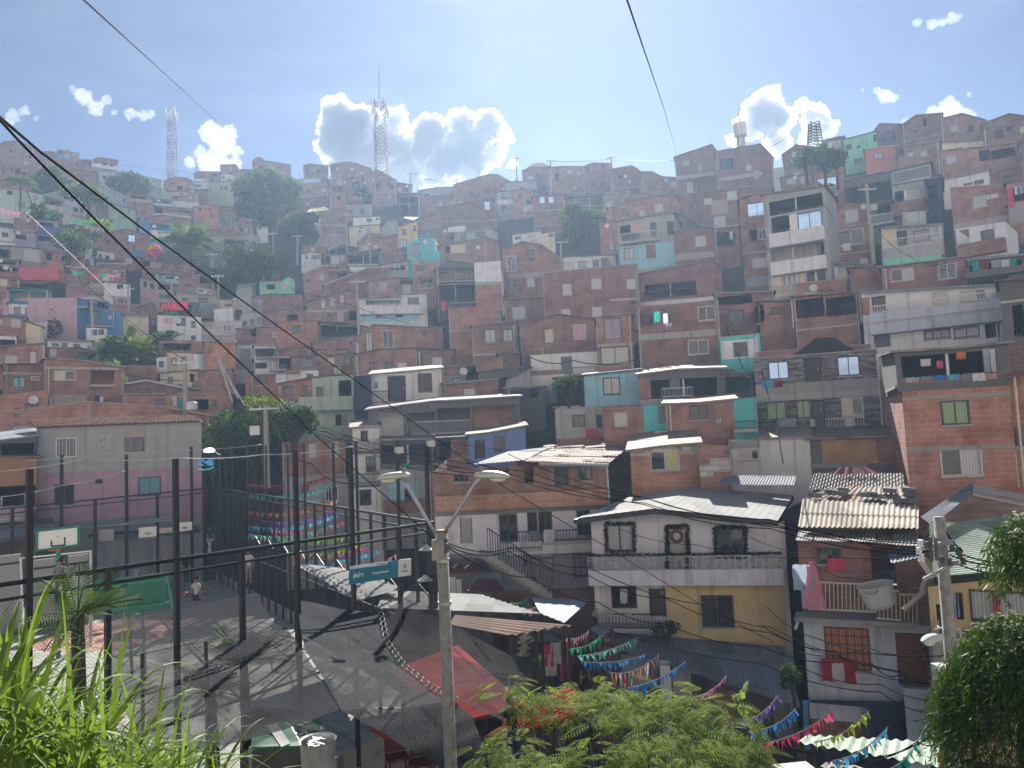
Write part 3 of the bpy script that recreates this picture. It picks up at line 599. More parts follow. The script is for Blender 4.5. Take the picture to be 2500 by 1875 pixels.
h('E3', '1060,312 1275,365', 570, 'ko', 'f', 'orange brick cube with one window below the white wing', 'w:1148,420,1214,492')
h('E3', '-60,250 180,258', 455, 'bg', 'm', 'dark teal shop front at the left edge under a lavender ledge', 'o:-40,300,165,435;P:-60,258,180,290:lv')
h('E3', '-60,445 295,462', 570, 'gd', 'g', 'dark house with a green tarpaulin roof at the left edge', 'o:-40,480,240,555')
h('E3', '-60,532 275,562', 712, 'k', 'm', 'brick house with an open roof deck at the left edge above the teal house', 'o:-40,565,140,630;w:145,570,182,632:l;o:190,580,255,632')
h('E3', '-60,715 295,748', 1310, 'k', 'm', 'tall brick house at the left edge beside the teal house', 'w:0,745,112,852:c;w:165,758,258,860;w:0,1130,30,1190:c;g:275,760,1250')
h('E3', '290,800 745,808', 900, 'gd', 'm', 'dark open shed house under the red tarpaulin', 'o:310,815,720,880')
h('E3', '135,882 745,918', 1395, 't', 'm', 'bright teal house with a recessed white corner and open top floor', 'o:145,932,730,1088:mg;P:105,1122,425,1272:w;w:208,1165,308,1268:v;o:375,1175,422,1272;w:488,1180,672,1288:W;s:135,1082,745,1112:t')
h('E3', '395,1392 710,1395', 1560, 'w', 'n', 'white ground storey tucked below the teal house', 'w:560,1440,620,1500')
h('E3', '-60,1292 398,1335', 1660, 'k', 'm', 'brick house with a curtained window at the left edge below the teal house', 'w:162,1350,314,1472:l;w:-20,1345,42,1432:c')
h('E3', '397,1392 645,1475', 1680, 'yp', 'm', 'small pale yellow house with cracked plaster at left', '', yaw=10)
h('E3', '1155,1022 1640,1092', 1480, 'b', 'f', 'blue house with dark doors whose long side wall is pink', 'o:1318,1070,1378,1182;w:1462,1085,1572,1178;R:1290,1120,1640,1190:bk', yaw=52, side='pk', dep=9, dn=10)
h('E3', '1300,1205 1832,1222', 1480, 'b', 'f', 'lower blue house with a bright balcony rail right of the pink wall', 'o:1328,1260,1378,1420;D:1452,1262,1514,1422:wd;w:1608,1280,1694,1372:M;R:1300,1340,1700,1440:b;g:1705,1225,1440:wf', yaw=10)
h('E3', '1290,1475 1600,1490', 1700, 'w', 'n', 'white ground floor house below the blue balcony', 'o:1370,1490,1460,1590;w:1480,1500,1560,1580')
h('E3', '982,805 1312,795', 1010, 'k', 'l', 'brick house with a pale roof edge behind the pink side wall', 'w:1060,850,1110,900')
h('E3', '1312,802 1680,832', 960, 'c', 'm', 'ochre and white house with two bright windows above the blue house', 'w:1372,848,1462,912:l;w:1498,860,1564,912:l;R:1320,890,1660,950:bk')
h('E3', '1560,792 1955,828', 1015, 'w', 'm', 'white house with a plain white balcony wall on the left hillside', 'o:1755,815,1848,918;w:1908,830,1948,878;b:1668,900,1958,1010:w')
h('E3', '1695,1002 1955,1012', 1140, 'tn', 'n', 'tan stone-faced house below the plain white balcony', 'w:1778,1050,1852,1122;w:1878,1055,1944,1117')
h('E3', '1640,1142 1780,1120 2230,1162', 1300, 'kd', 'm', 'low brown house with one slit window above the cream garage house', 'w:2032,1222,2124,1262')
h('E3', '1790,1282 2230,1302', 1460, 'c', 'm', 'cream house with a shuttered garage at the foot of the bamboo clump', 'w:1900,1320,2080,1440:c')
h('E3', '980,560 1290,590 1320,600', 770, 'kd', 'm', 'dark brick house behind pink and green bunting', 'w:1085,620,1155,690:l;o:1000,600,1060,680')
h('E3', '1440,512 1900,525', 600, 'kd', 'm', 'brick house behind the blue banner balcony', 'o:1450,560,1500,600;w:1700,540,1760,590')
h('E3', '1300,560 1880,600', 780, 'k', 'm', 'brick house with a flagpole holding fluttering red and green bunting', 'w:1690,610,1760,640:l;w:1350,640,1400,700;o:1800,640,1850,720')
h('E3', '1640,1260 1640,1260 1790,1290', 1300, 'k', 'n', 'sliver of brick house left of the cream garage house', '')
h('E4', '1038,108 1255,135', 330, 'w', 'm', 'white and brick house left of the grey concrete frame building', 'w:1140,148,1235,202:M;s:1040,200,1255,232:sl;P:1038,232,1255,330:k')
h('E4', '1248,128 1590,102 1805,95', 590, 'cn', 'f', 'grey concrete frame building with open floors and a pale end wall', 'o:1278,158,1592,290;o:1300,335,1590,590;P:1600,110,1800,590:g;w:1635,155,1715,350:l', yaw=14, dep=11, side='g')
h('E4', '345,375 700,410 1090,475', 690, 'gd', 'l', 'long glasshouse-like shed with a shiny curved roof', 'o:420,520,1060,640', yaw=14, rs=0.12)
h('E4', '40,450 520,522', 700, 'kd', 'm', 'dark house with a cardboard-coloured terrace under the balloon', 'o:55,475,160,550;P:165,500,320,580:tn')
h('E4', '205,600 545,520 720,530 835,600', 690, 'k', 'm', 'brick gable house below the shiny curved roof', 'w:600,560,650,600')
h('E4', '225,665 610,705', 820, 'bg', 'm', 'bluish house with dark balcony below the brick gable house', 'w:292,662,342,722;o:398,682,592,762;b:395,745,595,810:lb')
h('E4', '590,745 740,672 1155,705', 880, 'k', 'm', 'brick house with an orange parapet and a dark bay', 'o:912,690,1145,815;w:840,698,882,757;s:910,820,1155,870:ko', yaw=6)
h('E4', '15,748 505,822', 1010, 'tn', 'l', 'beige house with three dark upper bays and pale roof edge', 'o:62,780,112,862;o:162,810,227,892;o:278,820,465,902;w:295,965,370,1040;o:380,970,470,1040;c:90,930,200,1040:pink|row of pink laundry on the beige house with dark bays')
h('E4', '480,840 1155,892', 985, 'w', 'l', 'white house with lilac curtains above the olive house', 'w:888,900,962,942;w:1000,912,1084,962:p;P:480,850,860,985:tn')
h('E4', '555,940 1165,1005', 1105, 'ol', 'm', 'olive green house with a wide dark window', 'w:638,1028,722,1087;w:890,1028,1034,1106;P:880,1105,1165,1190:bg')
h('E4', '1165,1060 1405,1065', 1190, 'c', 'f', 'cream house with two dark slots beside the grey house', 'o:1280,1125,1400,1145')
h('E4', '270,1290 930,1322', 1660, 'w', 'f', 'white house carrying the red PARCE rooftop sign', 'w:362,1320,514,1422:p;w:558,1325,694,1447;w:778,1375,844,1480;D:770,1590,850,1660:df')
h('E4', '330,1102 880,1100', 1290, 'gd', 'g', 'rooftop shelter with green posts behind the PARCE sign', 'o:345,1125,780,1280;g:800,1110,1285:gp', dn=1.5, name='rooftop_shelter')
h('E4', '0,1165 205,1105 300,1290', 1330, 'kd', 'm', 'dark brick house left of the PARCE sign', 'w:0,1215,30,1260;w:110,1340,220,1440')
h('E4', '1120,1202 1408,1180', 1372, 'w', 'f', 'blank white box house left of the grey unfinished house', '')
h('E4', '1400,1062 1695,1052', 1365, 'g', 'f', 'grey house with a dark lower doorway beside the blank white box', 'o:1435,1208,1542,1352')
h('E4', '925,1392 1255,1378 1542,1382', 1620, 'kw', 'f', 'whitewashed block house with a lattice window', 'w:1258,1428,1390,1532:B;s:925,1590,1542,1615:sl')
h('E4', '1515,1295 1600,1262 1835,1262', 1500, 'g', 'f', 'grey house with three small dark windows beside the whitewashed block house', 'w:1542,1380,1614,1442;w:1666,1345,1712,1440;w:1772,1318,1822,1417')
h('E4', '1470,1500 1770,1500', 1640, 'k', 'm', 'brick house under the grey three-window house', 'o:1680,1510,1770,1600;w:1560,1540,1620,1580')
h('E4', '1835,580 2105,568', 700, 'k', 'f', 'brick cube with a bright opening above the mint green house', 'w:1908,605,2042,677:s')
h('E4', '1805,800 2145,792', 1010, 'mt', 'm', 'mint green house with a wide dark window near the concrete steps', 'o:1912,825,2038,902;o:1870,690,2100,790')
h('E4', '2140,765 2240,715 2330,760', 1010, 'mt', 'n', 'bright mint house with a pink-framed window', 'w:2165,790,2230,880:p')
h('E4', '1400,1052 1775,1000 2085,1005 2420,1015', 1260, 'k', 'm', 'long brick house with a zigzag roof edge below the mint houses', 'w:1700,1070,1840,1200;P:1580,1050,1840,1260:g;w:2290,1060,2340,1100')
# ---------------------------------------------------------------- far hillside, centre
h('A2', '420,362 465,347 625,362', 500, 'kd', 'm', 'dark brick skyline house left of the tallest tower', 'w:500,385,520,400:l')
h('A2', '645,352 790,328 860,340 985,385', 500, 'kd', 'm', 'dark gabled skyline house just left of the red and white tower', 'w:692,378,716,402:l')
h('A2', '985,410 1060,405 1200,485', 640, 'kd', 'm', 'dark brick house standing right behind the red and white tower', 'w:1000,470,1040,490:l;w:1150,520,1180,560')
h('A2', '330,480 565,468', 610, 'g', 'm', 'grey house with a light blue upper band below the skyline', 'w:345,500,375,530:l;P:415,470,565,520:lb;o:480,540,530,590')
h('A2', '345,520 620,505', 650, 'k', 'm', 'brick house between the grey banded house and the small white annex', 'w:395,550,415,585;w:450,560,480,590')
h('A2', '465,590 545,570', 640, 'w', 'm', 'tiny white house stepping down the slope, lower of two', 'w:495,593,518,612')
h('A2', '545,565 615,555', 630, 'c', 'm', 'tiny cream house with one dark window beside the tiny white one', 'w:563,568,590,592')
h('A2', '560,520 625,515', 570, 'c', 'f', 'small cream upper annex with one dark window', 'w:580,520,606,545')
h('A2', '625,482 830,458', 700, 'k', 'm', 'brick house with curtained windows and slanting pale roof edge', 'w:643,486,668,510:l;w:697,478,738,522:l;o:705,540,758,580;w:720,612,750,640:l;w:665,540,690,575')
h('A2', '800,475 918,458', 655, 'ko', 'm', 'house with a pale ochre side wall below the tower ridge', 'o:815,485,890,525;P:808,525,905,645:c')
h('A2', '1185,500 1330,522', 600, 'kd', 'm', 'dark brick skyline house right of the tower, under the pylon', '')
h('A2', '1228,602 1402,595', 800, 'gd', 'm', 'dark skeletal concrete frame house on stilts right of the tower', 'o:1236,622,1302,682;o:1308,622,1380,682;o:1240,690,1300,790;o:1320,690,1385,790')
h('A2', '1385,572 1540,548 1722,540', 660, 'bg', 'm', 'blue-grey roofed skyline house in the dip right of the tower', 'w:1590,585,1640,610:l;w:1440,600,1480,640')
h('A2', '1688,522 1980,436 2062,440 2150,490', 700, 'kd', 'm', 'dark house with a broad peaked roof on the centre skyline', 'w:1815,575,1880,622;w:1940,560,1990,600')
h('A2', '2045,590 2240,565', 730, 'g', 'm', 'pale grey house right under the broad peaked roof', 'w:2088,602,2126,642;w:2090,695,2130,725;P:2045,650,2240,690:w')
h('A2', '1560,720 1780,680 2040,625', 850, 'kd', 'm', 'brick house with a long sloping roof and one sky-bright window', 'w:1945,662,1992,735:s;w:1840,690,1875,730')
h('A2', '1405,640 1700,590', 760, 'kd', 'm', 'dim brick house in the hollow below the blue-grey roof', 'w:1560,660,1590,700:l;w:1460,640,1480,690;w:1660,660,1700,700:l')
h('A2', '188,748 372,720', 800, 'ko', 'f', 'small orange brick house with one bright pane between two trees', 'w:213,745,245,772:s')
h('A2', '400,640 600,622', 720, 'k', 'm', 'brick house above the yellow translucent roof', 'w:520,645,550,670')
h('A2', '640,600 775,595', 720, 'k', 'm', 'narrow brick house hanging below the curtained one', 'w:700,620,730,650')
h('A2', '455,745 775,728', 860, 'k', 'm', 'brick house with three pale windows beside the yellow translucent roof', 'w:502,798,565,862:l;w:612,790,655,838;w:694,788,733,838;w:560,740,600,770')
h('A2', '470,862 770,858', 990, 'rs', 'n', 'pink-painted ground floor below the three-window brick house', 'o:585,872,770,960;P:470,862,570,950:pk')
h('A2', '770,698 995,688', 745, 'g', 'f', 'pale concrete wall house below the dark trees', '')
h('A2', '835,800 1065,790', 865, 'w', 'm', 'low white house with one dark window left of the tower foot', 'w:952,804,996,838;w:1030,800,1050,820')
h('A2', '800,880 1065,860', 965, 'c', 'm', 'cream house with small windows at the tower foot', 'w:890,870,920,890;w:880,910,905,925;P:800,905,870,950:yp')
h('A2', '1075,900 1130,840 1215,825', 945, 'g', 'm', 'grey house with white-framed windows right of the tower foot', 'w:1155,850,1185,910:l;w:1085,880,1120,915:l')
h('A2', '1215,882 1378,835', 1065, 'y', 'l', 'yellow house with one dark double window', 'w:1252,898,1288,948;w:1345,868,1368,915;w:1230,985,1290,1050:M')
h('A2', '1265,845 1640,745 1795,830', 890, 'kd', 'm', 'brick house with a long rising roof behind the yellow house', 'w:1562,768,1613,826:s;w:1660,770,1690,800;w:1380,810,1440,840:T')
h('A2', '1350,925 1492,900', 1010, 'tq', 'm', 'turquoise roof room on top of the turquoise house', 'w:1380,930,1440,965')
h('A2', '1290,1000 1520,965', 1265, 'tq', 'n', 'tall turquoise house with pink-framed windows', 'w:1333,1018,1394,1108:v;w:1338,1138,1384,1184:r;s:1290,1105,1520,1125:tq;b:1400,1090,1575,1170:tq', yaw=-8)
h('A2', '1490,905 1785,862', 1010, 'k', 'l', 'brick house with a white upper panel right of the turquoise house', 'w:1548,928,1583,966;P:1640,870,1785,920:w;o:1630,960,1690,1000')
h('A2', '1690,935 1985,885 2060,940', 1010, 'g', 'm', 'grey house with a wide dark window on the centre hillside', 'w:1750,932,1790,984;w:1866,918,1958,968')
h('A2', '1555,1042 1960,968 2062,1000', 1185, 'k', 'm', 'brick house with a cream recess below the grey wide-window house', 'P:1655,1030,1780,1098:c;o:1617,1040,1658,1095;w:1828,998,1924,1052;w:1850,1120,1910,1165;g:1950,985,1170')
h('A2', '882,1002 970,928 1085,948', 1085, 'k', 'l', 'brick shed house with a steep slanted pale eave', 'w:985,960,1060,1000')
h('A2', '1078,962 1218,932', 1080, 'k', 'm', 'brick house between the slanted shed and the yellow house', 'w:1136,1008,1162,1060')
h('A2', '410,1040 635,1046', 1115, 'k', 'f', 'brick house with one white window above the white twin-gable house', 'w:480,1050,512,1096:l')
h('A2', '398,1112 475,1092 565,1105', 1195, 'w', 'm', 'little white house with a low gable and two windows', 'w:433,1118,462,1147;w:483,1113,557,1152')
h('A2', '625,1075 740,1022 870,1050', 1115, 'gd', 'm', 'dark open-framed house right of the little white gable', 'o:640,1060,690,1110;o:700,1050,850,1100')
h('A2', '595,1112 800,1112', 1215, 'k', 'm', 'house with laundry and a bright window left of the dark terrace', 'w:652,1130,724,1192:l;o:605,1125,640,1195;w:735,1120,755,1170:l')
h('A2', '790,1105 1055,1062', 1260, 'gd', 'm', 'dark roofed terrace house with a pale parapet strip', 'o:800,1120,1045,1195;P:810,1215,960,1255:w;s:800,1190,1050,1208:sl')
h('A2', '1050,1068 1212,1062', 1195, 'k', 'f', 'windowless brick house left of the turquoise house', 'w:1080,1100,1100,1120')
h('A2', '1210,1072 1292,1052', 1195, 'k', 'm', 'narrow brick house with one window touching the turquoise house', 'w:1250,1070,1283,1118')
h('A2', '1060,1205 1300,1165', 1310, 'g', 'm', 'grey house with arched openings and a white balustrade', 'o:1145,1220,1185,1265;o:1195,1220,1225,1255;o:1235,1200,1275,1245;R:1143,1245,1295,1300:wf')
h('A2', '630,1250 805,1240', 1395, 'k', 'm', 'brick house with a wide dark opening under the dark terrace', 'o:640,1260,790,1330')
h('A2', '415,1275 570,1210 700,1205', 1400, 'k', 'm', 'brick house with one pale window left of the wide dark opening', 'w:552,1278,592,1328:l;w:440,1310,475,1350')
h('A2', '590,1372 800,1290 960,1225 1140,1225', 1450, 'k', 'm', 'broad brick house with a long stepped roof on the centre slope', 'w:700,1390,730,1420')
h('A2', '968,1342 1170,1308 1345,1322', 1450, 'k', 'm', 'brick house with a pink-curtained door below the stepped roof', 'w:1062,1345,1120,1415:r;o:1230,1330,1340,1360')
h('A2', '-10,1465 150,1450 415,1452', 1610, 'k', 'm', 'brick house with two small dark windows beside the mint steps house', 'w:298,1528,332,1572;w:413,1543,442,1582;P:-10,1490,70,1610:g')
h('A2', '430,1500 545,1492', 1540, 'k', 'f', 'tiny brick balcony house left of the tall three-window brick house', '')
h('B2', '450,130 790,38 875,45', 285, 'k', 'm', 'tall brick house with three slim pale windows near a utility pole', 'w:568,118,602,182:l;w:645,96,680,162:l;w:727,73,757,142:l;w:617,232,652,287;w:706,212,753,287:p;s:455,195,800,215:sl;o:805,205,872,280')
h('B2', '875,110 1238,92 1240,68 1458,63', 290, 'w', 'l', 'long white house with a light blue base and wide balcony wall', 'o:945,108,1235,152:w;w:1298,92,1392,147;b:872,168,1425,228:w;P:878,230,1385,290:lb;w:1028,238,1088,268;w:1198,232,1256,258')
h('A2', '1338,1188 1565,1175', 1450, 'k', 'f', 'brick tower house with a white barred strip window', 'w:1368,1200,1452,1252;w:1390,1322,1510,1398:B;a:1385,1300,1515,1325:m')
h('A2', '1530,1235 1640,1160 1850,1185', 1520, 'gd', 'g', 'two-storey open metal terrace with a green roof', 'o:1545,1230,1850,1320:tn;o:1545,1370,1860,1505;R:1560,1260,1850,1330:bk;s:1535,1330,1865,1365:sl;R:1650,1470,1865,1510:bk')
h('A2', '1858,1182 2082,1165', 1690, 'k', 'f', 'tall brick house with a blank white top and green stripe', 'P:1858,1165,2082,1342:wl;P:1858,1343,2082,1366:gn;w:2030,1590,2095,1659')
h('B2', '1640,180 2075,170', 560, 'k', 'n', 'big plain brick lower storeys below the blank white top', 'w:2035,200,2095,280;s:1650,365,2070,380:sl')
# ---- centre front
h('B2', '60,215 250,188 470,215', 315, 'k', 'm', 'brick house with a wavy roof left of the tall three-window house', 'o:280,235,370,285;w:20,255,55,310')
h('B2', '200,296 548,284', 470, 'ko', 'l', 'orange brick house with one greyish window and pale roof edge', 'w:322,323,394,397')
h('B2', '20,345 245,338', 500, 'k', 'l', 'brick house with a white-framed window and a hanging towel', 'w:160,383,218,428:W;c:195,430,235,470:white|white towel under the white-framed window')
h('B2', '550,300 780,310 960,345', 450, 'gd', 'm', 'dark pole-framed terrace behind the gabled brick house', 'o:565,325,690,430;o:700,325,880,420')
h('B2', '490,475 840,420', 580, 'k', 'l', 'low brick house under the dark pole-framed terrace', 'w:445,480,495,525:l')
h('B2', '0,500 180,505', 700, 'w', 'l', 'white terrace house with striped awnings at the left of centre', 'o:10,520,170,590;R:20,540,180,590:bk;o:0,640,110,690')
h('B2', '180,535 480,510', 700, 'k', 'm', 'brick house with a laundry balcony and ornate block railing', 'w:295,493,350,540:p;R:150,540,440,585:bk;o:180,600,310,690;R:130,660,265,695:sl')
h('B2', '315,600 845,565', 735, 'k', 'm', 'wide brick house with a shiny skylight lean-to', 'o:440,600,500,660;w:760,585,815,660;a:370,610,530,685:l;w:625,600,680,650:l')
h('B2', '830,455 1008,325 1388,345 1592,350', 560, 'k', 'w', 'brick house with thick white roof fascia and grey shutters', 'w:1085,368,1178,518:A;w:1420,378,1460,412;w:942,380,1000,550:M;w:855,465,890,580:M', rs=0.02)
h('B2', '845,582 1060,530 1372,520', 715, 'k', 'm', 'lower brick storey under the house with white fascia', 'w:870,600,905,690')
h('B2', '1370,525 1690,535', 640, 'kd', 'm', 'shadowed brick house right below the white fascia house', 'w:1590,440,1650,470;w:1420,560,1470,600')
h('B2', '1838,335 2212,290', 580, 'k', 't', 'brick house with a scalloped tile eave and two curtained windows', 'w:1945,358,2042,472:M;w:2100,358,2184,462:M;s:1860,560,2212,578:sl')
h('B2', '-40,752 200,738 545,690', 940, 'ko', 'l', 'orange brick house with white painted panels', 'P:192,738,266,812:w;P:400,705,545,782:w;w:445,735,500,782;w:280,740,395,790:c;w:-10,760,110,830')
h('B2', '225,820 490,770 640,752 840,742', 1180, 'mg', 'm', 'pale green house with a brick left part and a stained balcony', 'P:225,770,486,965:k;w:250,838,326,928;w:403,828,452,938;w:525,843,585,950;o:715,790,822,922;b:378,926,838,1042:mg;w:535,1093,594,1172:l;o:688,1078,735,1170;w:735,1080,785,1170;g:852,780,1160')
h('B2', '845,752 986,745', 1170, 'nv', 'f', 'narrow navy blue wall house beside the white pink-curtain house', '', dep=6)
h('B2', '985,745 1582,690', 1040, 'w', 'l', 'white house with a magenta-curtained window and a wide dark door', 'D:1128,752,1282,972:bk;w:1383,730,1502,888:S;r:1003,878,1130,978:bk;s:1360,720,1520,730:w;w:1015,810,1045,860', rs=0.14, dep=6)
h('B2', '1595,822 2060,778', 960, 'k', 'm', 'brick house with a double window right of the magenta-curtain house', 'w:1770,863,1868,937:l')
h('B2', '1570,688 1900,650 2100,600', 800, 'k', 'l', 'brick house with a patch of corrugated sheet below its long pale eave', 'P:1600,750,1790,808:g;o:1785,660,1880,790')
h('B2', '2060,570 2240,560', 720, 'kd', 'm', 'dark brick house with a metal door under the tile-eave house', 'w:2075,630,2150,690;w:2030,590,2055,615:l')
h('B2', '1900,720 2240,690', 840, 'gd', 'm', 'dark sheet-clad shed house beneath the metal-door house', 'o:2070,760,2212,830')
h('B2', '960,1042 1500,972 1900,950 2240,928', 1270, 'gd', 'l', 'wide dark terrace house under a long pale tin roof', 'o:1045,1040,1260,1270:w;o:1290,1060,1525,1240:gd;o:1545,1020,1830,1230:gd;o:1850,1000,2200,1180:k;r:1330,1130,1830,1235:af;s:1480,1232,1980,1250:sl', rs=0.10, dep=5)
h('B2', '830,1195 1000,1180 1055,1180', 1640, 'w', 'r', 'narrow white house with small balconies and a dark upper door', 'D:900,1215,962,1300:df;R:805,1300,965,1370:bk;w:943,1430,1028,1562:d;R:820,1580,1050,1655:bk;s:830,1370,1055,1410:k', rs=0.12, dep=5)
h('C2', '830,490 1100,480', 790, 'w', 'f', 'white ground storey with a hanging poncho beside the fence', 'w:890,500,990,635:b', dep=5)
h('B2', '236,1312 500,1300 768,1290', 1640, 'k', 'x', 'brick house with two open white shutters and patched pale roof', 'w:300,1330,347,1450;w:463,1325,527,1442:l;w:645,1308,716,1442:l;s:240,1590,770,1615:sl', dep=7)
h('C2', '262,400 795,405', 770, 'g', 'n', 'grey ground storey with a red door and white-barred window', 'D:398,458,462,548:rd;w:600,470,712,605:B;R:380,545,560,600:wf', dep=6)
h('B2', '1060,1300 1535,1290', 1540, 'gd', 'l', 'dark plant-filled porch with white posts behind the fence poles', 'o:1070,1330,1525,1535;P:1060,1540,1480,1659:cn;c:1260,1490,1320,1535:green|green cloth hanging in the dark plant-filled porch', dep=4)
h('C2', '1060,330 1520,345', 560, 'g', 'n', 'grey slatted house base with a light blue doorway', 'P:1150,440,1380,600:lb;w:1270,490,1330,600;P:1100,580,1500,700:k', dep=4, dn=3)
h('B2', '1545,1285 1815,1270', 1480, 'gd', 'm', 'dark garage with a white-lettered sign beside the blue house', 'o:1555,1295,1660,1480;P:1675,1290,1810,1450:kd', dep=5)
h('B2', '1808,1255 1970,1240 2290,1180', 1460, 'bl', 'r', 'periwinkle blue house with a dark door and garlanded window', 'D:1863,1290,1947,1448:bk;w:2028,1258,2112,1398:b', dep=5)
# ---------------------------------------------------------------- centre right and right hillside
h('A3', '125,405 200,380 350,370', 570, 'kd', 'm', 'dark skyline house under the yellow lattice roof', 'w:165,450,215,480:l')
h('A3', '355,378 500,370 645,372', 590, 'kd', 'm', 'dark skyline house between two small power poles', 'w:500,400,550,430:l;w:400,430,430,490;w:550,530,580,560:l')
h('A3', '645,360 715,335 870,338', 590, 'kd', 'f', 'flat-topped dark skyline house with a pole at its right corner', 'w:700,360,710,410:l;w:780,345,810,385')
h('A3', '875,395 1045,365 1100,395 1125,420', 610, 'kd', 'm', 'dark skyline house with a low gable right of the flat-topped one', 'w:930,440,980,470')
h('A3', '1122,418 1215,415 1305,460 1445,464', 620, 'kd', 'm', 'dim skyline house stepping down beside the big gable', 'w:1180,530,1240,570;w:1320,460,1350,500:l')
h('A3', '-30,512 60,495 240,500', 690, 'g', 'm', 'grey balconied house on the hazy centre hillside', 'o:0,650,110,720;o:150,570,240,610;s:-30,630,130,655:w')
h('A3', '1408,292 1722,184 1768,250', 620, 'kd', 'm', 'tall peaked brick house where the overhead cable ends', 'w:1510,500,1560,600:l;w:1565,490,1622,600;s:1430,430,1750,460:sl;w:1600,360,1640,400:l')
h('A3', '1752,248 2135,180 2230,285', 620, 'kd', 'm', 'broad peaked brick house under the small mast', 'w:1790,300,1900,400;s:1755,440,2150,470:sl;w:2080,400,2120,470:l')
h('A3', '40,570 215,560', 720, 'k', 'm', 'brick balcony house with pink cloth on the centre hillside', 'o:150,640,210,690;P:150,690,215,745:pk')
h('A3', '210,622 472,602', 850, 'k', 'm', 'brick house with two bright square windows on the centre hillside', 'w:265,622,312,682:s;w:342,618,387,678:s;w:395,740,430,790')
h('A3', '468,612 812,598', 720, 'kd', 'm', 'dark porch house with a white picket railing', 'o:480,625,570,690;o:580,615,800,700;R:470,640,800,705:wf')
h('A3', '808,592 1205,600', 700, 'kd', 'l', 'dim brick house right of the picket railing', 'w:900,630,960,680;w:990,620,1010,680')
h('A3', '845,722 1080,650 1250,612 1445,612', 900, 'k', 'm', 'brick house with a curved roof and pale shutter behind the blue balcony house', 'w:948,723,1022,787;w:1240,683,1312,752:l')
h('A3', '770,850 860,830 930,830', 1110, 'k', 'm', 'narrow brick house between the hazy tree and the blue balcony house', 'w:860,1010,890,1070:l;w:915,1040,930,1070:l')
h('A3', '922,832 1180,790 1400,762', 1220, 'g', 'm', 'grey and light blue house with a laundry balcony', 'o:945,860,1110,990;w:1035,850,1135,920:r;D:1203,835,1256,962:df;D:1343,830,1402,945:df;s:940,990,1400,1020:sl;P:945,1022,1405,1225:lb;w:980,1055,1066,1152:M;D:1168,1028,1248,1142:wd;R:945,920,1260,995:wf', yaw=-8)
h('A3', '1400,765 1480,780 1600,870', 1000, 'gd', 'm', 'dark rounded shed roof joined to the blue balcony house', 'w:1450,830,1510,880')
h('A3', '1440,612 1955,558', 890, 'kd', 'm', 'brick house with half-open white shutters below the two big gables', 'w:1848,568,1932,648:l;w:1530,680,1592,752;w:1738,788,1838,872:l;P:1720,650,1850,770:tn')
h('A3', '1400,925 1745,880', 1150, 'k', 'm', 'brick house with a white sliding window right of the blue balcony', 'w:1582,953,1672,1042:l;s:1420,1085,1940,1140:sl')
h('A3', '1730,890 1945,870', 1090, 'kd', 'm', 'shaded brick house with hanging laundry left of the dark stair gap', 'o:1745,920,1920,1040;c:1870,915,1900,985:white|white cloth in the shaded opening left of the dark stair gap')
h('A3', '1950,655 2080,600 2230,560', 1320, 'k', 'm', 'tall brick house with a big bluish upper window and white bars', 'w:2018,668,2184,788:s;o:2035,900,2105,995;w:2105,893,2188,985:B;s:1990,1085,2212,1100:sl;w:2062,1140,2184,1222:l;P:2010,1300,2230,1380:g')
h('A3', '38,948 282,918', 1015, 'w', 'l', 'small white house with a pale lean-to roof on the centre slope', 'w:60,960,110,985;w:170,940,235,970:l')
h('A3', '268,940 395,925', 1060, 'c', 'f', 'cream box with a dark corner window above the truss roof', 'w:342,932,382,962')
h('A3', '465,1135 905,1118', 1240, 'w', 'm', 'white house with patterned facade behind the long brick wall house', 'w:470,1172,556,1242:c;w:590,1165,665,1225:M;w:715,1155,770,1215;w:785,1140,860,1215')
h('A3', '-50,1075 115,1008 285,1032 440,1145', 1510, 'k', 'm', 'brick house with an exposed steel truss under its roof', 'w:150,1070,224,1162;w:-10,1122,70,1252:B;w:2,1328,78,1418;w:160,1288,224,1382:l;s:0,1265,290,1310:sl;s:0,1490,310,1530:sl')
h('A3', '290,1268 700,1228 1095,1188', 1760, 'k', 'f', 'big plain brick building with seven small windows at centre right', 'w:462,1360,538,1452:l;w:704,1312,789,1398:l;w:1003,1315,1078,1402:l;w:448,1570,528,1650:l;w:712,1552,792,1640:l;s:860,1480,1090,1500:sl;w:1030,1510,1085,1530')
h('B3', '-30,110 312,98', 300, 'k', 'l', 'brick lower house with a wide dark window left of the big plain building', 'w:38,170,148,272:l')
h('A3', '1045,1292 1725,1163 1800,1210', 1540, 'k', 'l', 'brick house with a roofed open terrace and stepped right wall', 'o:1155,1350,1592,1472;r:1160,1400,1590,1470:bk;s:1100,1490,1765,1550:w', rs=0.02)
h('B3', '1088,165 1450,140 1775,108', 650, 'k', 'n', 'brick house with a laundry loggia and two dark wide windows', 'o:1108,175,1450,325;w:1602,163,1750,285:A;w:1518,448,1695,572:A;s:1110,380,1790,430:sl;c:1232,210,1285,300:teal|teal towel in the laundry loggia;c:1310,225,1350,310:white|white shirt in the laundry loggia;c:1190,240,1222,325:black|black garment in the laundry loggia;c:1328,310,1385,368:grey|grey cloth draped over the laundry loggia wall')
h('B3', '1745,60 2240,45', 400, 'k', 'm', 'brick house with a shed roof and a ladder-like window', 'o:1760,75,2060,150;w:1866,195,1994,322;o:2080,170,2180,312')
h('B3', '1785,430 2125,398', 740, 'tq', 'f', 'turquoise-framed house with a white recessed porch', 'P:1812,448,2105,605:w;w:1902,468,2024,590:b;w:1840,700,1900,740', name='turquoise_house')
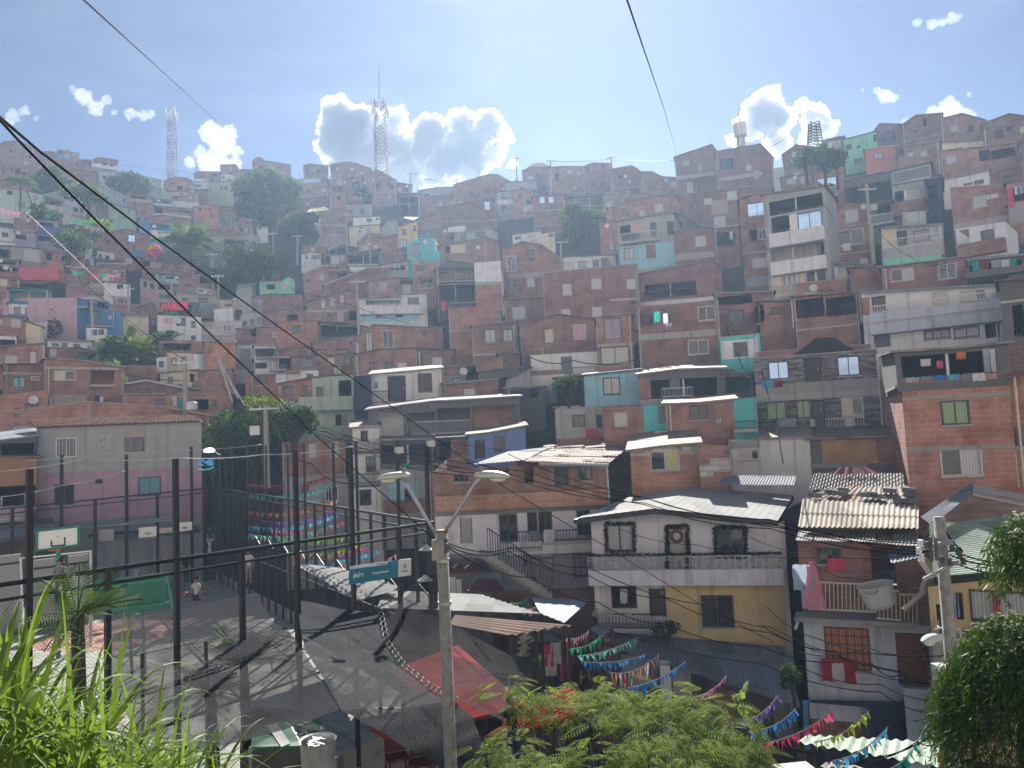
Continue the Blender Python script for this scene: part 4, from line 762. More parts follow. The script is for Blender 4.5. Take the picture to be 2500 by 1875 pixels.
h('B3', '100,335 425,238 745,278', 565, 'k', 'm', 'brick gable house with pink curtains and a cream shutter', 'w:312,360,384,472:c;w:552,318,658,444:p;s:180,560,750,578:sl;c:275,515,305,570:lime|lime cloth hanging on the pink-curtain gable house')
h('B3', '190,580 755,548', 745, 'w', 'n', 'white ground storey with black barred door under the pink-curtain gable house', 'w:450,590,542,735:b;R:545,675,755,740:bk;P:190,705,450,745:k')
h('B3', '742,265 1045,230', 705, 'k', 'l', 'narrow brick house with swagged curtains over a reflecting window', 'w:812,258,958,448:v;w:782,505,1024,662:M;s:745,478,1040,505:sl;g:1025,240,690')
h('B3', '640,752 1110,705', 1005, 'lb', 'm', 'light blue box house with one dark window at centre right', 'w:802,763,948,910:M', rs=0.1, dep=6)
h('B3', '395,775 640,752', 1010, 'gd', 'm', 'dark plant-hung balcony left of the light blue box house', 'o:410,790,630,1000;R:440,905,600,1005:bk')
h('B3', '-20,790 190,690', 860, 'g', 'm', 'grey shack below the brick gable house', '')
h('B3', '-20,860 310,845', 960, 'gd', 'l', 'dark shack with a curved white pipe at the roof', 'o:0,870,260,940', dep=4)
h('B3', '395,1032 800,1020', 1350, 'g', 'n', 'grey house with bicycles on its wall and a red notice', 'w:543,1078,652,1186;P:395,1275,800,1350:k;o:745,1078,800,1190:gd', dep=5)
h('B3', '798,1022 1140,1008', 1350, 'k', 'n', 'brick house with a half-curtained window right of the red notice', 'w:898,1063,1007,1172:l', dep=5)
h('B3', '1125,1005 1345,995', 1300, 'tq', 'n', 'turquoise wall with barred door and shrubs', 'w:1270,1012,1338,1155:b;R:1240,1155,1345,1220:tq', dep=5)
h('B3', '1100,745 1450,700 1825,690', 1000, 'gd', 'r', 'cluttered open terrace under a rusty patched roof', 'o:1205,775,1765,925;P:1100,780,1205,940:k;s:1105,930,2060,990:cn;r:1300,850,1560,925:wf;c:1365,780,1450,850:grey|grey blanket hanging in the cluttered terrace', rs=0.13, dep=6)
h('B3', '1820,740 2060,735', 920, 'gd', 'm', 'dark porch stuffed with bundles right of the cluttered terrace', 'o:1830,760,2050,890')
h('B3', '1325,995 1600,985 1910,955', 1270, 'k', 'r', 'brick house with grey and pink sheets on its eave', 'w:1530,1000,1684,1122;w:1750,1105,1808,1160:M', rs=0.1, dep=5)
h('B3', '1905,950 2095,940', 1200, 'tq', 'n', 'short turquoise wall between the brick and stone-clad houses', 'R:1915,1130,2095,1200:bk', dep=4)
h('B4', '-70,610 400,575 970,530', 1215, 'st', 'f', 'stone-clad house with mirror windows on two floors', 'w:53,628,228,782:s;D:358,600,502,842:bk;w:636,583,828,752:s;s:-70,800,1000,890:cn;s:-70,890,1000,945:sl;w:38,970,208,1122:g;w:292,958,412,1112:g;D:425,955,530,1190:df;w:672,933,858,1090:y;c:130,1115,292,1205:pale blue|pale blue sheet on the lower stone-clad balcony;c:700,1095,782,1225:white|white towel on the lower stone-clad balcony;c:5,785,100,852:sky blue|sky blue towel under the mirror window;c:100,790,175,848:dark red|dark red cloth under the mirror window;c:330,1120,372,1185:grey|grey vest on the lower stone-clad balcony;c:405,1120,448,1182:white|white vest on the lower stone-clad balcony;r:540,1105,860,1185:wf;g:970,560,1180', yaw=0, dep=6, r=44)
h('B4', '-60,560 400,520 960,485', 640, 'k', 'f', 'brick parapet terrace above the stone-clad house', '', dn=0.5, dep=3, name='brick_parapet_house')
h('B4', '265,92 560,70 805,55', 560, 'k', 'm', 'brick house with two big black openings at right', 'o:272,92,525,262;o:540,82,798,242;s:275,335,820,350:sl;g:250,110,350;g:822,60,310', yaw=-6)
h('B4', '-30,130 260,120', 560, 'k', 'm', 'brick house with one small black window left of the black openings', 'w:72,172,164,244;o:-20,150,20,300')
h('B4', '835,55 1400,20 1995,-10', 520, 'w', 'm', 'white house with a long bluish balcony and white railing', 'w:928,80,1047,200;w:1438,38,1555,195:c;w:1668,15,1895,118:c;b:905,165,2050,345:bw;R:908,95,2030,230:wf;D:945,388,1084,510:gd;w:1366,362,1592,440:v;w:1616,338,1838,428:v;o:1884,308,2010,430;P:840,90,905,240:k', yaw=-6)
h('B4', '1120,560 1600,530 2080,480', 800, 'gd', 'r', 'open laundry terrace under a corrugated roof on top of the big brick house', 'o:1180,560,1985,800;c:1340,610,1425,670:white|white shirt hanging in the dark rooftop laundry;c:1640,550,1720,612:orange|orange shirt hanging in the dark rooftop laundry;c:1475,625,1530,690:rose|rose garment hanging in the dark rooftop laundry;c:1870,525,1925,725:pale blue|pale blue curtain at the end of the rooftop laundry;c:1930,525,1975,722:white|white curtain at the end of the rooftop laundry', yaw=9, dn=0.3, r=36, name='roof_terrace', dep=6)
h('B4', '1170,775 1600,748 2075,722', 1830, 'kn', 'n', 'big hollow-block house at the right with a green window', 'w:1512,958,1755,1165:g;w:1506,1362,1860,1597:l;s:1185,912,2090,938:cn;s:1210,1345,2110,1375:cn;c:1220,765,1330,805:pale blue|pale blue cloth draped on the terrace wall, first from left;c:1340,755,1450,800:grey|grey-blue cloth draped on the terrace wall, second from left;c:1460,745,1550,790:blue|blue cloth draped on the terrace wall, third from left;c:1570,740,1665,788:sky blue|sky blue cloth draped on the terrace wall near its middle;c:1690,732,1770,790:grey|grey cloth draped on the terrace wall beside the white sheet;c:1775,728,1888,795:white|white sheet draped at the right end of the terrace wall;g:2130,760,1800:pp', yaw=9, r=36, dep=9)
h('B4', '2075,765 2290,745', 1830, 'kn', 'm', 'brick strip house at the right edge with a red tiled ledge', 'w:2112,1180,2240,1345;a:2060,720,2260,765:rd;s:2080,1345,2290,1375:sl;g:2135,1385,1700:pp', r=37, dep=9)
h('B4', '2000,-40 2260,-60', 700, 'gd', 'm', 'dark green shaded tall house at the right edge', 'o:2120,150,2212,420;s:2030,110,2260,130:sl')
h('B4', '2050,500 2260,480', 740, 'kd', 'n', 'dark brick back house above the red tiled ledge', '')
h('B4', '395,1290 800,1275 1200,1262', 1520, 'gd', 'r', 'plywood-fronted shack under a zinc roof at right', 'P:520,1290,612,1490:pw;P:622,1290,722,1490:pw;P:735,1290,835,1490:pw;P:850,1285,975,1490:pw;P:985,1285,1190,1500:kd;s:430,1490,900,1525:cn', rs=0.12, dep=5, r=40)
h('B4', '-15,1285 400,1270', 1560, 'w', 'r', 'white shack with rusty roof and a small double window at right', '', rs=0.12, dep=5, side='w', r=40)
h('B3', '1862,1290 2110,1295 2212,1292', 1545, 'w', 'n', 'white shack front with a grey double window', 'w:1966,1368,2120,1462:c;P:1862,1295,2110,1365:g', dep=4, r=39.9)
h('C3', '1030,0 1330,-40 1605,-60', 300, 'kn', 'r', 'brick house with a crown of white-painted blocks and yellow-purple curtains', 'P:1040,-40,1195,45:kw;P:1450,-50,1600,30:kw;P:1195,-40,1450,5:kw;w:1200,0,1448,168:y', rs=0.15, dep=5)
h('C3', '1605,-60 1870,-40', 300, 'k', 'n', 'narrow brick wall house patched with white blocks', 'P:1720,65,1870,180:kw;P:1630,120,1720,220:kw', dep=4)
# ---- top right
h('A4', '178,442 285,362 445,380', 610, 'kd', 'm', 'dim gabled house left of the lattice pylon on the right ridge', 'w:255,420,290,460:l')
h('A4', '515,330 600,305 695,288', 470, 'kd', 'm', 'brick house with a pale green panel on the right ridge', 'P:560,330,660,390:mg')
h('A4', '688,318 880,270 965,245', 480, 'mt', 'm', 'mint green house on the right ridge', 'w:705,355,755,400;w:800,360,830,385;o:940,270,965,330')
h('A4', '958,225 990,185 1255,190', 370, 'kd', 'm', 'brick house with one sky-blue window on the right ridge', 'w:1058,243,1092,312:s;w:1095,250,1128,310')
h('A4', '1185,190 1300,112 1518,95', 430, 'kd', 'm', 'brick house with a sloping roof under the ridge cloud', 'w:1280,230,1310,260;o:1360,130,1390,200')
h('A4', '1518,140 1692,98 1885,152', 340, 'kd', 'm', 'gabled brick house with two windows on the right ridge', 'w:1592,193,1662,248:l;w:1735,188,1787,245')
h('A4', '1855,190 2085,100 2290,130', 360, 'kd', 'm', 'rightmost gabled brick house on the right ridge', 'w:2060,200,2110,250')
h('A4', '1515,345 1900,320', 430, 'c', 'm', 'pale walled house below the gabled ridge houses', 'w:1610,385,1690,405')
h('A4', '868,402 1000,380 1145,370', 540, 'or', 'm', 'bright orange house with one window below the right ridge', 'w:948,420,1020,478:M')
h('A4', '1140,380 1500,330', 520, 'kd', 'm', 'dim brick house with a stair and drying laundry right of the orange house', 'w:1150,390,1200,450;w:1230,420,1280,460:l;w:1310,340,1320,390:l')
h('A4', '1505,415 1840,382 2170,345', 650, 'k', 'l', 'brick house with an open roofed terrace at its right end', 'w:1556,448,1645,515:l;o:1835,400,1925,492;o:1930,390,2140,470;g:2150,360,640')
h('A4', '1520,655 1720,620 1915,575', 730, 'w', 'm', 'cream-white house with low dark windows behind the brick box house', 'w:1700,680,1780,700;w:1790,655,1875,692;g:1915,570,690')
h('A4', '435,565 690,540', 800, 'k', 'm', 'brick house with a sky-blue window and white stair rail', 'w:468,632,632,712:s;R:570,710,640,780:wf')
h('A4', '165,640 430,600', 790, 'kd', 'm', 'dim house with white shutters left of the sky-blue window', 'w:210,640,290,690:l;w:325,620,415,680:l')
h('A4', '5,785 270,745 528,708', 1620, 'g', 'm', 'tall grey and cream house with stacked balconies and a cloud-reflecting window', 'o:60,800,515,920;w:300,920,508,1065:s;o:80,960,235,1105;P:232,945,305,1140:w;b:58,1072,525,1190:w;o:75,1200,445,1310:c;o:455,1180,525,1300;b:72,1318,540,1430:w;P:90,1430,540,1620:c;w:183,1443,282,1538:M;w:378,1422,446,1512:b;D:468,1400,540,1502:df;r:90,1540,275,1600:af', yaw=-10)
h('A4', '528,900 720,870 905,855', 1040, 'k', 'l', 'brick house with one half-white window left of the leaning pole', 'w:702,903,813,1012:l;s:525,1040,920,1075:l')
h('A4', '525,1075 940,1025', 1330, 'k', 'n', 'brick house with a wide glazed bay and hanging shirt', 'w:640,1068,865,1205:A;c:685,1190,750,1252:white|white shirt below the wide glazed bay')
h('A4', '540,1345 940,1375', 1510, 'g', 'm', 'grey house with a graffiti wall right of the stacked balconies', 'P:540,1400,640,1500:w;w:636,1420,725,1510:l')
h('A4', '688,655 1050,590 1420,505', 870, 'gd', 'l', 'dark house under a long pale balcony roof', 'o:700,690,1090,850;R:1100,560,1420,655:wf', yaw=-6)
h('A4', '1095,700 1385,655', 960, 'g', 'm', 'grey house with a brick parapet below the pale balcony roof', 'o:1122,748,1200,845;w:1222,735,1342,835:l;P:1200,745,1225,840:w;b:1080,825,1392,945:k')
h('A4', '1385,660 1520,640', 980, 'nv', 'm', 'dark blue-walled stair gap house beside the brick box', 'o:1400,700,1480,900')
h('A4', '905,850 1100,835', 1040, 'gd', 'm', 'dark balcony behind the leaning utility pole', 'o:960,850,1090,930;R:920,940,1110,1015:wf;w:915,840,975,910:l')
h('A4', '1180,930 1380,915', 1030, 'mg', 'n', 'mint-grey strip house with white boards', 'P:1235,920,1375,1000:w')
h('A4', '1588,722 1820,705 2075,688', 1040, 'k', 'f', 'projecting brick box house with one wide window at upper right', 'w:1777,785,1898,888:l;s:1610,990,2075,1040:sl;P:1898,775,1992,812:c', yaw=-8)
h('A4', '1635,1068 2055,1005', 1290, 'w', 'n', 'white porch with dark windows and a brick parapet below the brick box', 'o:1645,1075,1752,1195;w:1848,1075,1962,1165;b:1640,1170,2055,1280:k', yaw=-8)
h('A4', '2060,690 2290,640', 1010, 'k', 'm', 'brick house at the right edge with a full line of washing', 'o:2070,720,2212,840;P:2070,850,2290,1000:cn;c:2075,720,2125,890:rose|pink patterned sheet at the right edge washing line;c:2130,710,2160,780:white|white shirt at the right edge washing line;c:2170,705,2205,770:pale blue|pale blue shirt at the right edge washing line')
h('A4', '1005,1065 1300,1045 1525,1030', 1335, 'g', 'm', 'grey house with a cream corner, dark door and hanging shirts', 'P:1010,1065,1140,1240:c;D:1140,1083,1228,1230:bk;w:1278,1078,1412,1165:v;b:1010,1205,1535,1320:g;R:1010,1130,1500,1205:wf;c:1240,1220,1295,1290:white|white shirt over the grey balcony wall;c:1440,1130,1500,1180:white|white towel on the grey balcony rail')
h('A4', '1020,1320 1520,1290', 1370, 'mt', 'n', 'mint strip storey under the grey balcony', '')
h('A4', '1008,1398 1400,1350 1745,1305', 1600, 'k', 'l', 'brick house with a sunlit tin eave and two windows at right', 'w:1085,1400,1284,1508:l;w:1488,1358,1644,1490:A', rs=0.02)
h('A4', '272,1532 705,1488', 1640, 'k', 'f', 'brick terrace parapet house below the cream balcony', '', dep=3)
h('A4', '735,1402 1025,1388', 1600, 'k', 'm', 'brick house with a scalloped eave and vent slot', 'w:880,1405,930,1432;w:680,1420,735,1590:g')
h('A4', '1735,1335 2260,1285', 1650, 'gd', 'm', 'dark terrace with a washing line at the right edge', 'o:1745,1350,2200,1420;o:1760,1460,2080,1640;c:1775,1340,1838,1420:teal|teal towel on the dark right terrace line;c:1840,1335,1912,1415:dark red|dark red towel on the dark right terrace line;c:1935,1330,2010,1395:pale blue|pale blue sheet on the dark right terrace line;c:2015,1325,2095,1390:white|white sheet on the dark right terrace line;c:2098,1320,2150,1385:green|faded green cloth on the dark right terrace line;b:1740,1395,2260,1450:gd')
h('A4', '2165,340 2300,320', 640, 'kd', 'm', 'dark brick house at the right edge below the rightmost gable', 'w:2175,420,2230,490')
# ---------------------------------------------------------------- left, middle distance
h('B1', '-40,510 370,482', 670, 'k', 'l', 'brick house with a grey door at the left edge, below the yellow house', 'D:250,540,308,650:af;g:372,490,900', rs=0.02)
h('B1', '25,662 362,655', 930, 'k', 'm', 'brick house with a blue-curtained window and tiny barred window at left', 'w:104,760,216,852:T;w:260,757,332,792:B;s:40,722,362,742:sl;w:135,878,165,910', rs=0.02)
h('B1', '378,612 700,632 1042,682', 1000, 'k', 'l', 'brick house with cream curtains and a balcony hung with star ornaments', 'w:455,708,640,790:c;o:765,702,965,822:ko;s:385,678,1000,700:sl;R:770,790,960,825:wd;s:770,822,970,832:wf', yaw=6, rs=0.02)
h('B1', '390,512 650,515', 612, 'k', 'f', 'brick house with a narrow white window behind the star ornament house', 'w:420,528,476,592:l')
h('B1', '400,452 780,462', 545, 'w', 'm', 'long low white house with three small windows at the foot of the pink wall', 'w:440,478,496,504;w:520,472,568,508;w:618,484,676,514;c:735,500,760,545:grey|grey shirt hung at the long low white house')
h('B1', '650,515 805,548', 640, 'gd', 'm', 'lean-to with pale blue curtain left of the bamboo clump', 'o:665,545,800,612:lb')
h('B1', '-40,410 140,418', 520, 'w', 'w', 'white awning house at the left edge', 'o:0,445,130,500')
h('B1', '1035,672 1325,668', 850, 'k', 'f', 'windowless brick side house right of the star ornament balcony', 'w:1060,740,1085,770')
h('B1', '1045,822 1235,790 1550,855', 930, 'kd', 'm', 'brick gable house with one black window right of the flowering balcony', 'w:1187,862,1272,895')
h('B1', '1040,912 1960,905', 1090, 'k', 'l', 'long brick house with a pale roof edge behind the concrete pole', 'w:1308,950,1392,1002:b;o:1600,950,1760,1040;w:1790,955,1840,1010;c:1455,925,1492,1005:white|white shirt on the long brick house behind the concrete pole;c:1505,950,1545,1040:teal|teal towel beside the white shirt behind the concrete pole')
h('B1', '1345,468 1610,452 1728,468', 600, 'k', 'f', 'brick house with plants on its roof parapet', 'o:1380,475,1610,535', yaw=4)
h('B1', '1320,600 1412,592', 720, 'w', 'n', 'pale blue-white corner house with one window, left of the peach house', 'w:1340,628,1382,680')
h('B1', '1410,560 1610,562 1730,575', 700, 'c', 'n', 'peach house with two brown windows', 'w:1446,600,1492,666:v;w:1533,590,1574,658:v;P:1612,570,1730,700:w;P:1680,580,1730,690:b')
h('B1', '1350,735 1670,705', 860, 'c', 'm', 'cream house with a small balcony beside the concrete pole', 'w:1418,760,1460,826;w:1355,740,1382,810:l;o:1600,735,1640,800;b:1540,808,1620,850:w;R:1620,800,1670,850:bk')
h('B1', '1670,712 1960,700', 880, 'k', 'm', 'windowless brick house right of the cream balcony house', 'w:1740,790,1760,830')
h('B1', '1722,468 1985,480', 705, 'ko', 'l', 'orange-red brick house left of the white house with a grey window', 'w:1760,520,1790,560')
h('B1', '1980,490 2240,495', 640, 'w', 'l', 'white house with one grey window right of the orange-red brick house', 'w:2037,525,2108,588;P:1985,600,2240,700:g')
h('B1', '2070,745 2240,740', 930, 'ko', 'n', 'orange brick house behind the leaning bundle of poles', 'w:2165,750,2212,830')
h('B1', '-60,928 400,880', 1100, 'kn', 'f', 'long brick garden wall house at the left edge', 'w:120,1020,160,1040')
h('B1', '395,912 730,930', 1060, 'tn', 'f', 'tan rendered house with washing left of the ridge of bricks', 'o:720,925,870,975;c:800,915,840,985:navy|navy towel above the tile-roofed building;c:845,930,870,985:white|white towel above the tile-roofed building')
h('B1', '-60,1070 735,970 1475,1018', 1300, 'kn', 'f', 'broad brick gable wall house behind the tile-roofed building', 'w:120,1072,165,1100;s:735,990,760,1120:sl;P:125,1180,310,1235:lb', r=62)
h('B1', '1465,1040 1785,1095', 1300, 'k', 'r', 'brick house with orange roof edge at the right of the tile-roofed building', 'w:1725,1030,1785,1085:c', r=60)
R_PK, F_PK = h('B1', '310,1190 1698,1138', 2120, 'g', 'n', 'long grey and pink two-storey building with a tiled roof beside the court',
  'w:470,1275,648,1440:B;w:833,1263,898,1327:B;w:1050,1258,1218,1392:d;P:312,1545,1698,2010:rs;w:458,1665,626,1842;w:803,1612,866,1662;w:1168,1604,1358,1766:T;s:1035,1200,1215,1270:tn;o:740,2050,1690,2120;g:320,1200,1900:cn;P:840,1995,960,2120:g;P:1170,2030,1320,2125:w;P:1340,2030,1560,2090:c', r=54, dep=9, dn=6, name='plastered_building')
# tiled roof of half-round tiles
def tile_roof(parent, f, a, b, c, d, n, m_, mat='tl'):
    """a-b eave, d-c ridge; half-round tiles in n columns, m_ courses"""
    mb = MB()
    for i in range(n):
        for j in range(m_):
            s0, s1 = i/n, (i+0.9)/n; t0, t1 = j/m_, (j+1.12)/m_
            q = lambda s, t: (a.lerp(b, s)).lerp(d.lerp(c, s), t)
            up = Vector((0, 0, 1)); k = 5; prev = []
            w = (b-a).length/n*0.5; jit = random.uniform(-.01, .01)
            for t, rr, lift in ((t0, 1.0, 0.05), (t1, 0.8, 0.0)):
                row = []
                for e in range(k+1):
                    g = math.pi*e/k; row.append(q(s0+(s1-s0)*(0.5-0.5*math.cos(g)*rr), t)+up*(math.sin(g)*w*0.95*rr+lift+jit))
                prev.append(row)
            for e in range(k): mb.poly([prev[0][e], prev[0][e+1], prev[1][e+1], prev[1][e]])
            mb.poly(prev[0])
        e0 = [q2 for q2 in (a.lerp(b, i/n), a.lerp(b, (i+1)/n), d.lerp(c, (i+1)/n), d.lerp(c, i/n))]
        mb.poly([p-Vector((0, 0, .02)) for p in e0])
    o = mb.build('roof', mat, None, True)
    o.parent = parent; o.matrix_parent_inverse = Matrix.Translation(parent.location).inverted() if False else (Matrix.Translation(parent.location) @ Matrix.Rotation(parent.rotation_euler.z, 4, 'Z')).inverted()
    return o
def fz(reg, x, y): return F_PK.uv(*Z(reg, x, y))
ea = F_PK.world(*F_PK.uv(*Z('B1', 300, 1192)), .35); eb = F_PK.world(*F_PK.uv(*Z('B1', 1715, 1138)), .35)
rc = P(*Z('B1', 1575, 1086), 57.5); rd = P(*Z('B1', 235, 1132), 57.5)
tile_roof(R_PK, F_PK, ea, eb, rc, rd, 46, 5)
h('B1', '-60,1435 312,1442', 2100, 'ob', 'm', 'weathered orange house with a cluttered balcony left of the pink building', 'o:20,1310,290,1420;o:-20,1680,300,1850;P:-60,1850,312,1985:rs;R:-40,1860,260,1960:wf;c:5,1780,22,1850:white|white cloth in the shaded balcony left of the pink building;c:205,1740,238,1860:pale blue|pale blue curtain in the shaded balcony left of the pink building;c:258,1905,310,2020:dark red|dark red blanket on the corner of the orange house', r=53, dn=6)
h('B1', '-60,1310 300,1262', 1440, 'gd', 'b', 'shaded porch with blue-grey sheet roof on top of the orange house', 'o:10,1320,290,1430', r=53.5, dn=1, rs=0.1)
# kiosks under the pink building
mb = MB(); a, b_, c, d = [P(*Z('C1', *q), r_) for q, r_ in (((0, 740), 49), ((470, 690), 50), ((470, 620), 53), ((0, 640), 52))]
def quad3(mb, a, b, c, d, th=0.05, mi=0):
    u = Vector((0, 0, th)); mb.prism([a, b, c, d], [a+u, b+u, c+u, d+u], mi)
quad3(mb, a, b_, c, d); tag(mb.build('sheet_canopy', 'bz'), 'blue-grey sheet canopy under the left end of the pink building', 'canopy')
mb = MB(); quad3(mb, *[P(*Z('C1', *q), r_) for q, r_ in (((640, 660), 50), ((1480, 590), 50), ((1480, 540), 53), ((640, 610), 53))])
tag(mb.build('sheet_canopy', 'gr'), 'long greenish sheet canopy along the foot of the pink building', 'canopy')
# ---------------------------------------------------------------- near houses, centre and right
def corr(mb, a, b, c, d, period=0.16, amp=0.022, mi=0, rows=1, ragged=0.0):
    """real corrugated sheet: a-b eave, d-c upper edge"""
    n = max(4, int((b-a).length/period))*6; nrm = (b-a).cross(d-a).normalized(); nrm = nrm if nrm.z > 0 else -nrm
    for rr in range(rows):
        t0, t1 = rr/rows-(0.02 if rr else 0), (rr+1)/rows+(0.012 if rr < rows-1 else 0); o = len(mb.v); lift = nrm*(0.03*(rr % 2))
        jag = [random.uniform(0, ragged) for _ in range(n//24+2)]
        for k, t in enumerate((t0, t1)):
            for i in range(n+1):
                s = i/n; tt = t-(jag[i//24] if k == 0 and rr == 0 else 0)
                p = (a.lerp(b, s)).lerp(d.lerp(c, s), tt)+nrm*(amp*math.sin(2*math.pi*i/6))+lift
                mb.v.append(tuple(p))
        for i in range(n): mb.f.append((o+i, o+i+1, o+n+2+i, o+n+1+i)); mb.m.append(mi)
def adopt(o, parent):
    o.parent = parent; o.matrix_parent_inverse = (Matrix.Translation(parent.location) @ Matrix.Rotation(parent.rotation_euler.z, 4, 'Z')).inverted(); return o
def PZ(reg, x, y, r): return P(*Z(reg, x, y), r)
# corner house with the brick parapet
RC_, FC_ = h('F', '1058,1152 1190,1140 1482,1132', 1440, 'k', 'x', 'corner house with a projecting brick parapet and patched rusty roof',
  'o:1279,1138,1303,1180:k;D:1353,1138,1388,1187:df;w:1413,1138,1446,1173:d;w:1108,1160,1146,1176:d;P:1060,1240,1482,1440:wl;P:1060,1345,1482,1440:bw;D:1123,1262,1153,1327:af;w:1219,1254,1264,1322:d;w:1287,1242,1312,1300:d;w:1314,1240,1348,1296:d;w:1408,1245,1442,1306:d;b:1062,1203,1484,1241:kn;s:1060,1241,1482,1252:cn;R:1238,1297,1322,1338:bk;R:1322,1293,1444,1320:bk;b:1238,1320,1446,1352:w;D:1318,1354,1352,1425:cn;w:1400,1352,1434,1408:v;w:1278,1366,1288,1382;c:1328,1293,1354,1326:white|^white towel over the balcony rail of the corner house;c:1293,1296,1314,1322:grey|^grey mat over the balcony rail of the corner house;g:1482,1145,1380:wf', r=36, dep=8, dn=6)
mb = MB()
corr(mb, PZ('B3', -300, 1500, 34.5), PZ('B3', 140, 1462, 34.5), PZ('B3', 360, 1350, 40), PZ('B3', 0, 1390, 40), 0.2, 0.012)
adopt(mb.build('roof', 'wr'), RC_)
mb = MB(); random.seed(5)
corr(mb, PZ('B3', 140, 1470, 34.4), PZ('B3', 850, 1490, 34.4), PZ('B3', 1035, 1342, 41), PZ('B3', 340, 1352, 41), 0.16, 0.014, 0, 3, 0.02)
adopt(mb.build('roof', 'r'), RC_)
for k in range(16):
    mb = MB()
    s, t = random.random(), random.random()
    p = (PZ('B3', 140, 1470, 34.4).lerp(PZ('B3', 850, 1490, 34.4), s)).lerp(PZ('B3', 340, 1352, 41).lerp(PZ('B3', 1035, 1342, 41), s), t)+Vector((0, 0, .07))
    an = random.uniform(-.6, .6); l = random.uniform(.5, 1.4); u = Vector((math.cos(an), math.sin(an)*.4, .05))*l; v = Vector((-.3, 1, .16)).normalized()*random.uniform(.12, .5)
    quad3(mb, p, p+u, p+u+v, p+v, .02)
    adopt(mb.build('loose_sheet', 'r'), RC_)
mb = MB(); mb.tube([PZ('B3', 265, 1498, 34.2), PZ('B3', 850, 1508, 34.2)], .07, 6); mb.tube([PZ('B3', 830, 1510, 34.2), PZ('C3', 855, 400, 34.4)], .05, 6)
adopt(mb.build('gutter', 'pg'), RC_)
# stair with dark railing beside the corner house
st = empty('outdoor_stair', PZ('C3', 150, 1100, 31), 0, 'outdoor stair with a black railing descending beside the corner house', 'stair')
mb = MB(); p0, p1 = PZ('C2', 1900, 1010, 32), PZ('C3', 280, 1180, 31)
dirn = (p1-p0); nst = 12; wv = Vector((.4, -1.0, 0)).normalized()*1.1
for i in range(nst):
    q = p0+dirn*(i/nst); e = Vector((dirn.x, dirn.y, 0))/nst; hz = -dirn.z/nst
    mb.prism([q, q+e, q+e+wv, q+wv], [q-Vector((0, 0, hz+.2)), q+e-Vector((0, 0, hz+.2)), q+e+wv-Vector((0, 0, hz+.2)), q+wv-Vector((0, 0, hz+.2))])
adopt(mb.build('step', 'cn'), st)
mb = MB()
for i in range(nst*2+1):
    q = p0+wv+dirn*(i/nst/2); mb.tube([q, q+Vector((0, 0, 1))], .014, 4)
mb.tube([p0+wv+Vector((0, 0, 1)), p1+wv+Vector((0, 0, 1))], .025, 5)
adopt(mb.build('railing', 'bk'), st)
# the white house with the long balcony
RW, FW = h('C3', '700,590 1235,515 1700,560 2330,600', 1580, 'wl', 'n', 'white house with a long balcony and garlanded windows over a yellow ground floor',
  'w:830,620,1060,850:M;D:1355,655,1512,1000:af;w:1752,652,1998,890:d;P:745,1120,1200,1440:w;P:1200,1120,1325,1440:w;P:1325,1120,2330,1640:y;w:872,1140,1088,1330:b;D:1195,1165,1335,1405:df;w:1632,1218,1908,1492:d;c:948,1170,1008,1290:white|white towel in the barred window under the long white balcony;R:735,1375,1335,1500:bk;s:2180,600,2330,1000:w', r=32, dep=9, dn=5, side='k', name='white_house')
q = lambda x, y, off=0.95: FW.uv(*Z('C3', x, y), off)
(a, t0), (b_, _) = q(675, 990), q(2330, 1040); bt = q(1400, 1140)[1]; tp = q(1400, 1010)[1]
mb = MB(); mb.box(a, b_, -.95, -.83, bt, tp); mb.box(a, a+.12, -.83, -.004, bt, tp); mb.box(b_-.12, b_, -.83, -.004, bt, tp); mb.box(a+.12, b_-.12, -.83, -.004, bt, bt+.16)
mb.build('balcony', 'wl', RW)
rt_ = q(1400, 890)[1]
mb = MB(); mb.box(a, b_, -.93, -.87, rt_-.05, rt_); n = 30
for i in range(n+1):
    x = a+(b_-a)*i/n; mb.box(x-.018, x+.018, -.918, -.882, tp+.002, rt_-.05)
    if i < n:
        z_ = tp+(rt_-tp)*(.3 if i % 2 else .68); mb.box(x+.018, x+(b_-a)/n-.018, -.912, -.888, z_, z_+.035)
mb.box(a, b_, -.92, -.88, tp+.002, tp+.04); mb.build('railing', 'af', RW)
def garland(parent, pts, rad, n, mat='gk', name='garland'):
    mb = MB(); tot = sum((Vector(b)-Vector(a)).length for a, b in zip(pts, pts[1:]))
    for a, b in zip(pts, pts[1:]):
        a, b = Vector(a), Vector(b); k = int(n*(b-a).length/tot)
        for i in range(k):
            p = a.lerp(b, random.random())+Vector([random.gauss(0, rad*.45) for _ in range(3)])
            e = Vector([random.gauss(0, 1) for _ in range(3)]).normalized()*rad*.9; g = e.cross(Vector((random.random(), 1, .3))).normalized()*rad*.3
            mb.poly([p-e, p+g, p+e, p-g])
    return mb.build(name, mat, parent)
loc = lambda x, y, off: (lambda uv_: (uv_[0], -off, uv_[1]))(FW.uv(*Z('C3', x, y), off))
garland(RW, [loc(825, 615, .08), loc(1065, 615, .08), loc(1068, 855, .08), loc(828, 855, .08), loc(825, 615, .08)], .075, 620)
garland(RW, [loc(1345, 1000, .08), loc(1340, 640, .08), loc(1515, 640, .08), loc(1525, 1000, .08)], .09, 760)
garland(RW, [loc(1745, 645, .08), loc(2005, 650, .08), loc(2010, 900, .08), loc(1755, 890, .08), loc(1745, 645, .08)], .085, 760)
garland(RW, [(a, -.9, rt_+.05), (b_, -.9, rt_+.05)], .065, 1500)
garland(RW, [loc(722, 1380, .9), loc(1000, 1385, .9), loc(1340, 1420, .9)], .09, 350, 'f_white')
mb = MB(); (du, dv) = FW.uv(*Z('C3', 1425, 725)); 
